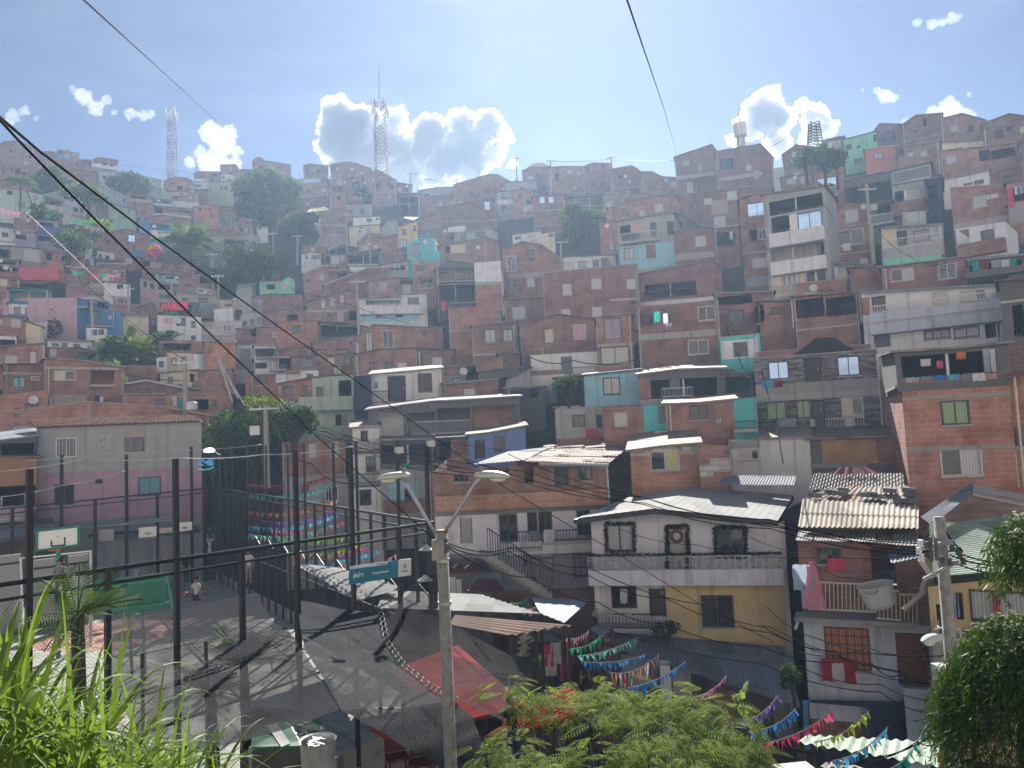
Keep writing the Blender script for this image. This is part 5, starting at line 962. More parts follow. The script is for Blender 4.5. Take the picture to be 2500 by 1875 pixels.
for g in range(14): 
    t_ = 2*math.pi*g/14; mb.tube([(du+.22*math.cos(t_), .04, dv+.22*math.sin(t_)), (du+.22*math.cos(t_+.45), .04, dv+.22*math.sin(t_+.45))], .07, 5)
mb.build('wreath', 'f_dark red', RW)
mb = MB()
FL, FA, FR = PZ('C3', 575, 572, 31), PZ('C3', 1232, 488, 31), PZ('C4', 135, 590, 31); BA, BR, BL = PZ('C3', 1575, 306, 36), PZ('C4', 265, 375, 36), PZ('C3', 1010, 395, 35.6)
corr(mb, FL, FA, BA, BL, .3, .005); corr(mb, FA, FR, BR, BA, .3, .005)
adopt(mb.build('roof', 'wr'), RW)
mb = MB(); u = Vector((0, 0, -.05)); v = Vector((0, 0, -.22)); bk = Vector((0, .12, 0))
for p_, q_ in ((FL, FA), (FA, FR)): mb.prism([p_+u, q_+u, q_+u+bk, p_+u+bk], [p_+v, q_+v, q_+v+bk, p_+v+bk])
for p_, q_ in ((FR, BR), (FL, BL)): mb.prism([p_+u+bk, q_+u, q_+v, p_+v+bk], [p_+u+bk+Vector((-.1, 0, 0)), q_+u+Vector((-.1, 0, 0)), q_+v+Vector((-.1, 0, 0)), p_+v+bk+Vector((-.1, 0, 0))])
adopt(mb.build('eave_board', 'bk'), RW)
# corrugated hut
RH, FH = h('C4', '300,760 900,775 1390,800', 1760, 'k', 'n', 'brick hut with layered corrugated roofs and a bent white balcony rail',
  'w:465,820,675,958:d;o:925,790,1130,1190;P:280,1100,400,1340:bw;P:270,1450,1440,2300:bw;w:532,1490,915,1850:R;s:270,1345,1310,1440:gd;D:1140,1540,1415,1980:rw', r=30, dep=8, dn=5, name='brick_hut')
(g0, gz0), (g1, gz1) = FH.uv(*Z('C4', 545, 1840)), FH.uv(*Z('C4', 905, 1500)); mb = MB()
for k in range(1, 6): x = g0+(g1-g0)*k/6; mb.box(x-.02, x+.02, -.045, -.032, gz0, gz1)
for k in range(1, 5): z = gz0+(gz1-gz0)*k/5; mb.box(g0, g1, -.058, -.046, z-.02, z+.02)
mb.build('window_grille', 'rw', RH)
mb = MB(); random.seed(9)
corr(mb, PZ('C4', 285, 755, 29), PZ('C4', 960, 765, 29), PZ('C4', 960, 700, 31), PZ('C4', 315, 675, 31), .1, .018, 0, 1, .08); corr(mb, PZ('C4', 1110, 790, 29), PZ('C4', 1335, 805, 29), PZ('C4', 1330, 690, 31), PZ('C4', 1110, 700, 31), .1, .018, 0, 1, .05)
corr(mb, PZ('C4', 960, 770, 29), PZ('C4', 1110, 785, 29), PZ('C4', 1110, 715, 31), PZ('C4', 985, 720, 31), .1, .018, 1, 1, .08)
adopt(mb.build('roof', ['l', 'r']), RH)
mb = MB(); corr(mb, PZ('C4', 305, 645, 30), PZ('C4', 1320, 655, 30), PZ('C4', 1325, 470, 32.8), PZ('C4', 345, 415, 32.8), .17, .03, 0, 2)
adopt(mb.build('roof', 'as'), RH)
mb = MB(); corr(mb, PZ('C4', 330, 425, 32.9), PZ('C4', 1330, 475, 32.7), PZ('C4', 1230, 300, 35.2), PZ('C4', 580, 310, 35.2), .24, .022, 0, 2, .05)
adopt(mb.build('roof', 'r'), RH)
mb = MB(); corr(mb, PZ('C4', 1080, 440, 32.85), PZ('C4', 1335, 480, 32.6), PZ('C4', 1250, 340, 34.6), PZ('C4', 1060, 345, 34.6), .1, .016)
adopt(mb.build('loose_sheet', 'wr'), RH)
for x, y, r_ in ((450, 405, 33.1), (570, 375, 33.6), (640, 385, 33.5), (690, 360, 34), (880, 400, 33.3), (990, 415, 33.2), (1080, 365, 34), (1240, 360, 34.1), (1265, 400, 33.5), (1165, 455, 32.9), (1260, 455, 32.9), (930, 395, 33.4)):
    bkm = MB(); w_ = random.uniform(.16, .28); bkm.box(-w_, w_, -.14, .14, -.08, .1)
    o = bkm.build('loose_brick', random.choice(['gd', 'kd', 'gd']), None, False, PZ('C4', x, y, r_)+Vector((0, 0, .12))); o.rotation_euler = (0, .1, random.uniform(-.6, .6))
    tag(o, 'dark brick lying loose on the rusty upper roof of the brick hut', 'brick', 'bricks weighing down the rusty roof of the hut')
mb = MB(); fm = lambda x, y, off=.9: (lambda t_: Vector((t_[0], -off, t_[1])))(FH.uv(*Z('C4', x, y), off))
top_ = [(390, 1108), (958, 1130), (958, 1172), (1158, 1185), (1158, 1212), (1310, 1218)]; bot_ = [(390, 1335), (968, 1362), (968, 1415), (1178, 1432), (1178, 1462), (1310, 1470)]
for ls in (top_, bot_): mb.tube([fm(*p) for p in ls], .035, 6)
for i in range(27):
    x = 395+(1305-395)*i/26
    def yat(ls): 
        for (x0, y0), (x1, y1) in zip(ls, ls[1:]):
            if x0 <= x <= x1 and x1 > x0: return y0+(y1-y0)*(x-x0)/(x1-x0)
        return ls[-1][1]
    mb.tube([fm(x, yat(top_)), fm(x+4, yat(bot_))], .018, 5)
mb.build('railing', 'pp', RH)
mb = MB(); a_, b2 = fm(275, 1400), fm(1310, 1470); mb.box(a_.x, b2.x, -.95, -.004, b2.z-.1, b2.z+.06); mb.build('balcony', 'cn', RH)
mb = MB(); 
for ls in (((1390, 1050), (1350, 1185)), ((1380, 1180), (1195, 1345))): mb.tube([fm(*ls[0], 1.1), fm(*ls[1], 1.1)], .09, 8)
mb.build('waste_pipe', 'pp', RH)
mb = MB()
for a0, b0 in (((325, 1390), (280, 1510)), ((1010, 1480), (1030, 1615))): mb.tube([fm(*a0, .2), fm(*b0, .25)], .06, 6)
mb.build('drainpipe', 'wf', RH)
cloth(FH.world(fm(420, 900).x, fm(420, 930).z, 1.0), None, FH.rz, 0.8, 1.65, 'pink', 'pink towel pegged above the bent white balcony rail', 'laundry', 'clothes and sheets hung out on the houses', shape=-1)
cloth(FH.world(fm(330, 950).x, fm(330, 960).z, .95), None, FH.rz, .6, .9, 'pale blue', 'striped pale cloth bundled on the left end of the bent balcony', 'laundry', 'clothes and sheets hung out on the houses')
cloth(FH.world(fm(640, 1830).x, fm(640, 1800).z, .3), None, FH.rz, 1.1, .8, 'red', 'red cloth hanging below the red-framed window of the hut', 'laundry', 'clothes and sheets hung out on the houses')
cloth(FH.world(fm(640, 1850).x, fm(640, 1830).z, .36), None, FH.rz, .4, .7, 'white', 'white cloth over the red cloth below the hut window', 'laundry', 'clothes and sheets hung out on the houses')
cloth(FH.world(fm(625, 950).x, fm(625, 935).z, .2), None, FH.rz, .6, .45, 'rose', 'red cloth at the sill of the hut upper window', 'laundry', 'clothes and sheets hung out on the houses')
tb = empty('plastic_tub', FH.world(fm(1010, 1300).x, fm(1010, 1330).z, .7), FH.rz, 'big white plastic tub on the bent balcony of the brick hut', 'tub'); tb.rotation_euler = (R(10), R(-12), FH.rz)
mb = MB(); prof = [(0.32, 0), (0.38, .1), (.46, .75), (.5, .78), (.5, .82), (.42, .8), (.36, .1)]
for k in range(len(prof)-1):
    for j in range(16):
        g0, g1 = 2*math.pi*j/16, 2*math.pi*(j+1)/16; (r0, z0), (r1, z1) = prof[k], prof[k+1]
        mb.poly([(r0*1.25*math.cos(g0), r0*.8*math.sin(g0), z0), (r0*1.25*math.cos(g1), r0*.8*math.sin(g1), z0), (r1*1.25*math.cos(g1), r1*.8*math.sin(g1), z1), (r1*1.25*math.cos(g0), r1*.8*math.sin(g0), z1)])
mb.build('basin', 'wf', tb, True); hn = MB(); hn.tube([(-.35, -.42, .74), (-.25, -.52, .7), (-.05, -.52, .7), (.05, -.42, .74)], .025, 6); hn.build('handle', 'cn', tb)
# lean-to sheets right of the hut
mb = MB(); corr(mb, PZ('C4', 1090, 950, 28), PZ('C4', 1330, 900, 28.5), PZ('C4', 1320, 800, 30), PZ('C4', 1050, 830, 30), .14, .02); adopt(mb.build('awning', 'bz'), RH)
mb = MB()
for k in range(7):
    p_, q_ = PZ('C4', 1335+k*16, 925+k*22, 28), PZ('C4', 1390+k*12, 925+k*20, 29); mb.tube([p_, q_], .09, 8)
adopt(mb.build('ridge_tile', 'pp'), RH)
# green zinc house at the right edge
RY, FY = h('C4', '1400,1150 2330,1040', 1760, 'y', 'n', 'yellow house with a ribbed green zinc roof at the right edge', 'w:1755,1180,2260,1450:M;P:1400,1640,2330,1900:cn;o:1480,1300,1600,1600;R:1490,1520,2330,1620:wf;c:1612,1200,1665,1400:pale blue|pale blue shirt hanging on the yellow house;c:1640,1200,1700,1425:black|black tee shirt hanging on the yellow house;c:1950,1210,2010,1380:rose|faded pink shirt hanging behind the window of the yellow house', r=27, dn=3, dep=8, name='yellow_house')
mb = MB(); corr(mb, PZ('C4', 2500, 985, 24.5), PZ('C4', 2500, 480, 34), PZ('C4', 1410, 615, 32), PZ('C4', 1450, 1082, 26), .3, .03)
adopt(mb.build('roof', 'gr'), RY)
mb = MB(); quad3(mb, PZ('C4', 1450, 1120, 25.9), PZ('C4', 2500, 1020, 24.4), PZ('C4', 2500, 985, 24.4), PZ('C4', 1450, 1082, 25.9), .05); adopt(mb.build('eave_board', 'bk'), RY)
# grey sloping sheets behind it
RS = empty('lean_to_roof', PZ('C4', 1600, 480, 33), 0, 'blue-grey lean-to roof with a bent ridge in front of the green-window house', 'roof')
mb = MB(); corr(mb, PZ('C4', 1340, 560, 31), PZ('C4', 1420, 620, 30), PZ('C4', 1800, 330, 34), PZ('C4', 1765, 275, 35), .2, .02); corr(mb, PZ('C4', 1420, 600, 30.2), PZ('C4', 1480, 600, 30), PZ('C4', 1790, 350, 33), PZ('C4', 1740, 330, 34), .2, .02); adopt(mb.build('roof_sheet', 'bz'), RS)
mb = MB(); quad3(mb, PZ('C4', 1780, 380, 33), PZ('C4', 2260, 480, 33), PZ('C4', 2260, 400, 34.5), PZ('C4', 1790, 300, 34.5), .08); adopt(mb.build('ridge_sheet', 'sl'), RS)
mb = MB(); quad3(mb, PZ('C4', 1340, 720, 31.5), PZ('C4', 2260, 620, 33), PZ('C4', 2260, 440, 33.2), PZ('C4', 1780, 360, 33.2), .08); adopt(mb.build('gable_wall', 'kd'), RS)
# roofs between the hut and the shacks
def sheet(name, pts, mat, label, cat='roof', per=.16, amp=.02, rows=1, rag=0.02, posts=True):
    t_ = empty(name, (pts[0]+pts[1]+pts[2]+pts[3])/4, 0, label, cat); mb = MB(); corr(mb, *pts, per, amp, 0, rows, rag); adopt(mb.build('roof_sheet', mat), t_)
    if posts:
        for i, p_ in enumerate((pts[0].lerp(pts[1], .04), pts[1].lerp(pts[0], .04), pts[2].lerp(pts[3], .04), pts[3].lerp(pts[2], .04))):
            m2 = MB(); z0 = -12; m2.box(p_.x-.05, p_.x+.05, p_.y-.05, p_.y+.05, z0, p_.z-.04); adopt(m2.build('post', 'bkk'), t_)
    return t_
sheet('tin_roof', [PZ('C3', 1770, 285, 34.6), PZ('C4', 270, 290, 34.6), PZ('C4', 290, 215, 36), PZ('C3', 1830, 205, 36)], 'bz', 'blue-grey tin roof with loose stones below the white shack', per=.12, posts=False)
sheet('tin_roof', [PZ('C4', 400, 330, 34.9), PZ('C4', 1200, 300, 35.1), PZ('C4', 1190, 190, 36.2), PZ('C4', 440, 190, 36.2)], 'm', 'dark littered tin roof below the plywood shack', per=.12, posts=False)
sheet('tin_roof', [PZ('C4', 600, 200, 35.9), PZ('C4', 1000, 190, 35.9), PZ('C4', 900, 140, 36.3), PZ('C4', 660, 140, 36.3)], 'f_dark red', 'dark red tarpaulin roof below the plywood shack', per=.5, posts=False)
sheet('tin_roof', [PZ('C3', 1010, 360, 37), PZ('C3', 1625, 310, 37), PZ('C3', 1620, 240, 39), PZ('C3', 1060, 310, 39)], 'm', 'black tarred roof below the house crowned with white blocks', per=.4, posts=False)
sheet('street_awning', [PZ('D3', 890, 640, 31), PZ('D4', 325, 1140, 27), PZ('D4', 195, 630, 31.6), PZ('D3', 940, 520, 32)], 'bz', 'long blue-grey corrugated awning over the street below the yellow wall', 'awning', .13, .02, 3, .05, False)
h('D3', '930,600 1500,700 2230,960', 1300, 'gd', 'n', 'added dark facade standing in for shade under the long corrugated street awning', 'o:950,700,1260,1000;o:1380,800,1680,1100;P:1700,1000,1900,1280:kd', r=31.6, dn=5, dep=.4)  # dark wall added where only shade lies under the awning
sheet('street_awning', [PZ('D4', 300, 1440, 19), PZ('D4', 1500, 1640, 19), PZ('D4', 1500, 1440, 23), PZ('D4', 380, 1380, 23)], 'gr', 'greenish corrugated awning at the bottom right behind the bunting', 'awning', .22, .03)
sheet('tin_roof', [PZ('D4', 480, 1660, 15.5), PZ('D4', 860, 1660, 15.5), PZ('D4', 690, 1600, 17), PZ('D4', 540, 1620, 17)], 'wr', 'small white ribbed roof at the bottom edge right of the purple bunting', per=.2, amp=.03)
sheet('tin_roof', [PZ('D4', 200, 1700, 15.5), PZ('D4', 490, 1690, 15.5), PZ('D4', 370, 1600, 17), PZ('D4', 90, 1630, 17)], 'sl', 'flat grey panel roof at the bottom edge', per=2, amp=.002)
sheet('tin_roof', [PZ('C3', 270, 1370, 26), PZ('C3', 480, 1450, 25), PZ('C3', 690, 1260, 29), PZ('C3', 200, 1240, 29)], 'bz', 'grey flat roof with a pale ridge board beside the market', per=.4, amp=.01)
sheet('tin_roof', [PZ('C3', 690, 1500, 27), PZ('C3', 800, 1570, 26.5), PZ('C3', 880, 1490, 28.5), PZ('C3', 740, 1480, 28.5)], 'bz', 'small corrugated lean-to under the black balcony', per=.12)
# ground floor behind the street awnings
h('D4', '340,1080 1200,1100', 1500, 'nv', 'n', 'shaded blue shop front below the brick hut', 'o:400,1120,900,1480;P:345,1085,400,1500:b', r=29.5, dn=3, dep=5)
h('D4', '1195,985 1450,1000', 1290, 'bw', 'n', 'pale wall base right of the red door of the hut', '', r=28.5, dn=5, dep=5)
h('D3', '1280,790 1370,800', 980, 'w', 'n', 'white door pier under the long corrugated street awning', '', r=28, dn=4, dep=.5)
h('D3', '760,560 900,550', 640, 'kd', 'n', 'brown stall wall behind the green bunting', 'o:780,600,890,640', r=31, dn=6, dep=4)
# ---------------------------------------------------------------- sports court, fences, market, sails
CZ = -8.0
fa, fc = P(0, 1428, 17), P(1058, 1276, 24)           # near fence line (rail height)
ff = P(522, 1190, 53.5); fl = P(0, 1243, 48)
class Line(Facade):
    def __init__(s, a, b):
        s.o = Vector((a.x, a.y, 0)); s.u = Vector((b.x-a.x, b.y-a.y, 0)).normalized(); s.n = Vector((s.u.y, -s.u.x, 0)); s.rz = math.atan2(s.u.y, s.u.x)
LN, LS, LB = Line(fa, fc), Line(ff, fc), Line(fl, ff)
m, nt, b = newmat('court', 'painted_court_concrete'); ov = coords(nt)
n1 = noisef(nt, ov, 0.35, 7, 0.35, 0.65); n2 = noisef(nt, ov, 6, 5, 0.3, 0.7)
cbr = N(nt, 'ShaderNodeTexBrick'); cbr.offset = 0; cbr.inputs['Scale'].default_value = 1; cbr.inputs['Brick Width'].default_value = 3.2; cbr.inputs['Row Height'].default_value = 3.2; cbr.inputs['Mortar Size'].default_value = .03
cmp_ = N(nt, 'ShaderNodeMapping'); cmp_.inputs[2].default_value = (0, 0, .9); L(nt, ov, cmp_.inputs[0]); L(nt, cmp_.outputs[0], cbr.inputs[0]); cbr.inputs['Color1'].default_value = (1, 1, 1, 1); cbr.inputs['Color2'].default_value = (.82, .84, .86, 1); cbr.inputs['Mortar'].default_value = (.45, .45, .45, 1)
n3 = noisef(nt, ov, 1.7, 7, .52, .7)
L(nt, mixc(nt, n3, mixc(nt, 1.0, cbr.outputs[0], mixc(nt, n1, mixc(nt, n2, (0.29, 0.32, 0.28), (0.37, 0.39, 0.34)), (0.33, 0.31, 0.25)), 'MULTIPLY'), (.17, .165, .15)), b.inputs['Base Color']); b.inputs['Roughness'].default_value = 0.75
f2 = lambda p, z=CZ: Vector((p.x, p.y, z))
mb = MB(); outl = [f2(fa)-LN.u*14, f2(fc), f2(ff), f2(fl), f2(fl)-LB.u*25]
mb.prism([p+Vector((0, 0, -4)) for p in outl], outl)
tag(mb.build('sports_court', 'court'), kind='structure')
def deco(name, pts, mat, label, lift):
    mb = MB(); mb.poly([Vector((p.x, p.y, CZ+lift)) for p in pts]); o = mb.build(name, mat); return tag(o, None, None, None, 'structure')
plain('mkw', 'court_white_line', (0.62, 0.62, 0.58), 0.8, 0, 0.3, 4); plain('mkr', 'court_red_paint', (0.40, 0.20, 0.16), 0.8, 0, 0.25, 2); plain('mkb', 'court_blue_paint', (0.28, 0.36, 0.44), 0.8, 0, 0.25, 2)
c0 = G(*Z('D1', 900, 560), CZ)
for kx, ky, rad in ((1000, 520, 3.4), (700, 330, 3.0)):
    c0 = G(*Z('D1', kx, ky), CZ); deco('court_marking', [c0+Vector((rad*math.cos(2*math.pi*i/40), rad*math.sin(2*math.pi*i/40), 0)) for i in range(40)], 'mkr', '', .004)
    mb = MB()
    for i in range(40):
        g0, g1 = 2*math.pi*i/40, 2*math.pi*(i+1)/40; e = lambda g, r_: (c0.x+r_*math.cos(g), c0.y+r_*math.sin(g), CZ+.008)
        mb.poly([e(g0, rad), e(g1, rad), e(g1, rad+.08), e(g0, rad+.08)])
    tag(mb.build('court_marking', 'mkw'), kind='structure')
deco('court_marking', [G(*Z('D1', *p), CZ) for p in ((650, 260), (800, 225), (1480, 60), (1600, 75), (1440, 200), (800, 330))], 'mkb', '', .004)
def line3(p, q_, w=.08, z=.012):
    d = (q_-p).normalized(); n = Vector((-d.y, d.x, 0))*w*.5; deco('court_marking', [p-n, q_-n, q_+n, p+n], 'mkw', '', z)
for p_, q_ in (((1420, 250), (2040, 330)), ((1690, 90), (1800, 160)), ((950, 440), (1480, 330)), ((1560, 640), (2100, 620)), ((1000, 520), (1420, 460))): line3(G(*Z('D1', *p_), CZ), G(*Z('D1', *q_), CZ))
# chain-link: woven wire, diamond gaps
def chain(key, gap, th):
    m, nt, b = newmat(key, 'chain_link_wire'); fv, ov = flatvec(nt); sp = N(nt, 'ShaderNodeSeparateXYZ'); L(nt, fv, sp.inputs[0]); outs = []
    for op in ('ADD', 'SUBTRACT'):
        a = N(nt, 'ShaderNodeMath', operation=op); L(nt, sp.outputs[0], a.inputs[0]); L(nt, sp.outputs[1], a.inputs[1])
        d = N(nt, 'ShaderNodeMath', operation='DIVIDE'); d.inputs[1].default_value = gap; L(nt, a.outputs[0], d.inputs[0])
        f_ = N(nt, 'ShaderNodeMath', operation='FRACT'); L(nt, d.outputs[0], f_.inputs[0])
        l_ = N(nt, 'ShaderNodeMath', operation='LESS_THAN'); l_.inputs[1].default_value = th; L(nt, f_.outputs[0], l_.inputs[0]); outs.append(l_)
    mx = N(nt, 'ShaderNodeMath', operation='MAXIMUM'); L(nt, outs[0].outputs[0], mx.inputs[0]); L(nt, outs[1].outputs[0], mx.inputs[1])
    b.inputs['Base Color'].default_value = (.07, .075, .08, 1); b.inputs['Roughness'].default_value = .5; b.inputs['Metallic'].default_value = .3
    tr = N(nt, 'ShaderNodeBsdfTransparent'); ms = N(nt, 'ShaderNodeMixShader'); L(nt, mx.outputs[0], ms.inputs[0]); L(nt, tr.outputs[0], ms.inputs[1]); L(nt, b.outputs[0], ms.inputs[2])
    L(nt, ms.outputs[0], nt.nodes['Material Output'].inputs[0])
chain('chain', .085, .06)
def fence_line(ln, a, b, ta, tb, label, posts, tall, base, lens=.07, mid=True, pw=.055):
    rt_ = empty('court_fence', Vector((ln.o.x, ln.o.y, 0)), ln.rz, label, 'fence')
    L_ = (Vector((b.x-a.x, b.y-a.y, 0))).length; zt = lambda u: ta+(tb-ta)*u/L_
    x0 = -8 if ln is LN else 0
    for dz in (0, -.28):
        mb = MB(); mb.tube([(x0, 0, zt(x0)+dz), (L_, 0, zt(L_)+dz)], .035 if dz else .05, 6); mb.build('rail', 'bk', rt_)
    if mid:
        mb = MB(); mb.tube([(x0, 0, base+2.3), (L_, 0, base+2.3)], .035, 6); mb.build('rail', 'bk', rt_)
    mb = MB(); mb.poly([(x0, .03, base+.1), (L_, .03, base+.1), (L_, .03, zt(L_)-.02), (x0, .03, zt(x0)-.02)]); mb.build('wire_mesh', 'chain', rt_)
    for u, top in posts:
        mb = MB(); z1 = zt(u) if top is None else top; mb.box(u-pw, u+pw, -pw-.01, pw-.01, base-.5, z1); mb.build('post', 'bk', rt_)
    return rt_
pu = lambda ln, px, py: ln.uv(px, py)
posts = []
for px, ty in ((70, 1145), (262, None), (430, 1120), (590, None), (726, 1100), (862, 1092), (975, None), (1050, 1085)):
    u = pu(LN, px, 1400)[0]; posts.append((u, None if ty is None else pu(LN, px, ty)[1]))
posts += [(-4, None), (-7.5, None)]
FN = fence_line(LN, fa, fc, fa.z, fc.z, 'tall black chain link fence along the near side of the court, carrying the blue sign', posts, True, CZ, pw=.052)
Ls = LS.uv(1058, 1276)[0]; posts = []
n = 25
for i in range(n+1):
    u = Ls*i/n; posts.append((u, (ff.z+(fc.z-ff.z)*i/n+2.6) if i in (0, 4, 7, 10, 13, 15, 18, 20, 23) else None))
FS = fence_line(LS, ff, fc, ff.z, fc.z, 'black chain link fence running back along the right side of the court', posts, True, CZ, pw=.045)
mb = MB()
for i in range(n):
    u0, u1 = Ls*i/n, Ls*(i+1)/n; mb.tube([(u0, 0, CZ+3.6-(i%2)*.5), (u1, 0, CZ+3.1+(i%2)*.5)], .03, 5)
mb.build('brace', 'bk', FS)
mb = MB(); mb.box(0, Ls, .05, .2, CZ-.4, CZ+.45); mb.build('kerb_wall', 'cn', FS)
Lb = LB.uv(522, 1190)[0]; posts = []
for px, ty in ((30, None), (70, 1145), (150, 1110), (232, None), (309, 1110), (384, None), (468, 1090), (500, None)):
    u = pu(LB, px, 1250)[0]; posts.append((u, None if ty is None else pu(LB, px, ty)[1]))
FB = fence_line(LB, fl, ff, fl.z, ff.z, 'black chain link fence at the far end of the court, below the pink building', posts, True, CZ, mid=False, pw=.07)
# floodlights on the fence poles
for px, py, lab in ((962, 1098, 'white floodlight on the fence pole above the left lamp head'), (1040, 1082, 'small tan floodlight on the fence pole nearest the concrete pole')):
    r_ = LN.world(*LN.uv(px, py)); fx = empty('floodlight', r_, LN.rz, lab, 'floodlight'); mb = MB()
    mb.prism([(-.1, -.1, -.07), (.1, -.1, -.07), (.1, -.1, .07), (-.1, -.1, .07)], [(-.15, -.25, -.12), (.15, -.25, -.12), (.15, -.25, .08), (-.15, -.25, .08)]); mb.build('housing', 'lh', fx)
    m2 = MB(); m2.box(-.135, .135, -.262, -.251, -.105, .065); m2.build('lens', 'lg', fx); m3 = MB(); m3.tube([(0, .1, -.02), (0, -.12, 0)], .03, 6); m3.build('bracket', 'bk', fx)
for px, py, lab in ((1026, 1338, 'dish lamp hanging on the near fence, upper of two'), (1022, 1412, 'twin dish lamps low on the near fence beside the concrete pole')):
    r_ = LN.world(*LN.uv(px, py), .25); fx = empty('dish_lamp', r_, LN.rz, lab, 'lamp'); mb = MB()
    for k, (r0, z0, r1, z1) in enumerate(((.04, .12, .08, .06), (.08, .06, .22, -.02), (.22, -.02, .24, -.05))):
        for j in range(14):
            g0, g1 = 2*math.pi*j/14, 2*math.pi*(j+1)/14; mb.poly([(r0*math.cos(g0), r0*math.sin(g0), z0), (r0*math.cos(g1), r0*math.sin(g1), z0), (r1*math.cos(g1), r1*math.sin(g1), z1), (r1*math.cos(g0), r1*math.sin(g0), z1)])
    mb.build('lamp_shade', 'cy' if False else 'lh', fx, True); m2 = MB(); m2.tube([(0, 0, .1), (0, .2, .25)], .02, 5); m2.build('bracket', 'bk', fx)
# sign on the near fence
def flat_text(body, size, parent, loc_, mat, shear=0.0, al='LEFT', name='lettering', bold=0.0, sx=1.0):
    cu = bpy.data.curves.new(name, 'FONT'); cu.body = body; cu.size = size; cu.align_x = al; cu.extrude = .004; cu.offset = bold; cu.shear = shear
    o = bpy.data.objects.new(name, cu); COL.objects.link(o); cu.materials.append(M[mat])
    me = bpy.data.meshes.new_from_object(o.evaluated_get(bpy.context.evaluated_depsgraph_get())); COL.objects.unlink(o); bpy.data.objects.remove(o); o = bpy.data.objects.new(name, me); COL.objects.link(o); o.parent = parent; o.location = loc_; o.rotation_euler = (R(90), 0, 0); o.scale = (sx, 1, 1); return o
sq = [LN.uv(*Z('C2', *p), .15) for p in ((805, 1160), (1322, 1074), (1328, 1222), (803, 1305))]
sg = empty('court_sign', LN.world(sq[3][0], sq[3][1], .15), LN.rz, 'teal and white court name sign hung on the near fence', 'sign')
w_ = sq[1][0]-sq[0][0]; hh = (sq[0][1]-sq[3][1]+sq[1][1]-sq[2][1])/2; sl_ = (sq[2][1]-sq[3][1])/w_
sg.rotation_euler = (0, -math.atan(sl_), LN.rz); ws = w_*.775
mb = MB(); mb.box(0, ws, -.02, .02, 0, hh); mb.build('panel', 'teal', sg); mb = MB(); mb.box(ws+.002, w_, -.02, .02, 0, hh); mb.build('panel', 'sw', sg)
mb = MB(); mb.box(0, ws*.76, -.024, -.0205, hh*.84, hh-.005); mb.build('header_strip', 'sw', sg)
flat_text('ınder', hh*.36, sg, (ws*.07, -.026, hh*.36), 'sw', 0, 'LEFT', 'lettering', .006); flat_text('t', hh*.44, sg, (ws*.055, -.027, hh*.34), 'sw', .35, 'LEFT', 'lettering', .008)
flat_text('Cancha polideportiva', hh*.15, sg, (ws*.45, -.026, hh*.40), 'sw', 0, 'LEFT', 'lettering', .003)
for i in range(4):
    mb = MB(); cx_ = ws*(.56+.05*i); mb.poly([(cx_+.055*hh*math.cos(2*math.pi*j/14), -.0265, hh*.92+.055*hh*math.sin(2*math.pi*j/14)) for j in range(14)]); mb.build('icon', 'teal', sg)
mb = MB(); cx_ = ws+(w_-ws)*.5; cz_ = hh*.56
mb.poly([(cx_+.1*hh*x, -.0215, cz_+.16*hh*y) for x, y in ((-1, 1), (1, 1), (1, -.2), (0, -1), (-1, -.2))]); mb.build('crest', 'cn', sg)
mb = MB(); mb.poly([(cx_+.06*hh*x, -.0225, cz_+.1*hh*y) for x, y in ((-1, .8), (1, .8), (.5, -.4), (-.5, -.4))]); mb.build('crest', 'tl', sg)
flat_text('Alcaldía de Medellín', hh*.07, sg, (cx_, -.0225, hh*.28), 'bk', 0, 'CENTER', 'lettering', .002)
# basketball backboard, goals, green board
bb = empty('basketball_backboard', PZ('C1', 490, 840, 37), LN.rz*.4, 'white basketball backboard with a green rim at the far end of the court', 'backboard')
bf = Facade(*Z('C1', 490, 840), 37, R(-10)); bb.rotation_euler = (0, 0, bf.rz); q = [bf.uv(*Z('C1', *p)) for p in ((315, 680), (662, 640), (662, 795), (312, 845))]
mb = MB(); e = 1.05
mb.prism([(x, -.02, z) for x, z in q], [(x, .02, z) for x, z in q]); mb.build('board', 'sw', bb)
mb = MB()
for i in range(4): (x0, z0), (x1, z1) = q[i], q[(i+1) % 4]; mb.tube([(x0, -.03, z0), (x1, -.03, z1)], .045, 6)
mb.build('rim_frame', 'gp', bb)
mb = MB(); s_ = [bf.uv(*Z('C1', *p)) for p in ((435, 760), (435, 808), (547, 795), (547, 730))]
for i in range(3): (x0, z0), (x1, z1) = s_[i], s_[i+1]; mb.tube([(x0, -.03, z0), (x1, -.03, z1)], .03, 5)
mb.build('target_square', 'bk', bb)
mb = MB(); x0, z0 = bf.uv(*Z('C1', 480, 820)); pts = [(x0+.23*math.cos(2*math.pi*j/16), -.35+.23*math.sin(2*math.pi*j/16), z0-.05) for j in range(17)]; mb.tube(pts, .02, 5); mb.tube([(x0, -.1, z0-.05), (x0, 0, z0-.05)], .03, 5); mb.build('hoop', 'f_orange', bb)
mb = MB(); mb.tube([(0, .1, CZ-bb.location.z), (0, .1, .5)], .09, 8); mb.tube([(0, .1, .4), (0, .02, .6)], .07, 6); mb.build('support_pole', 'gp', bb)
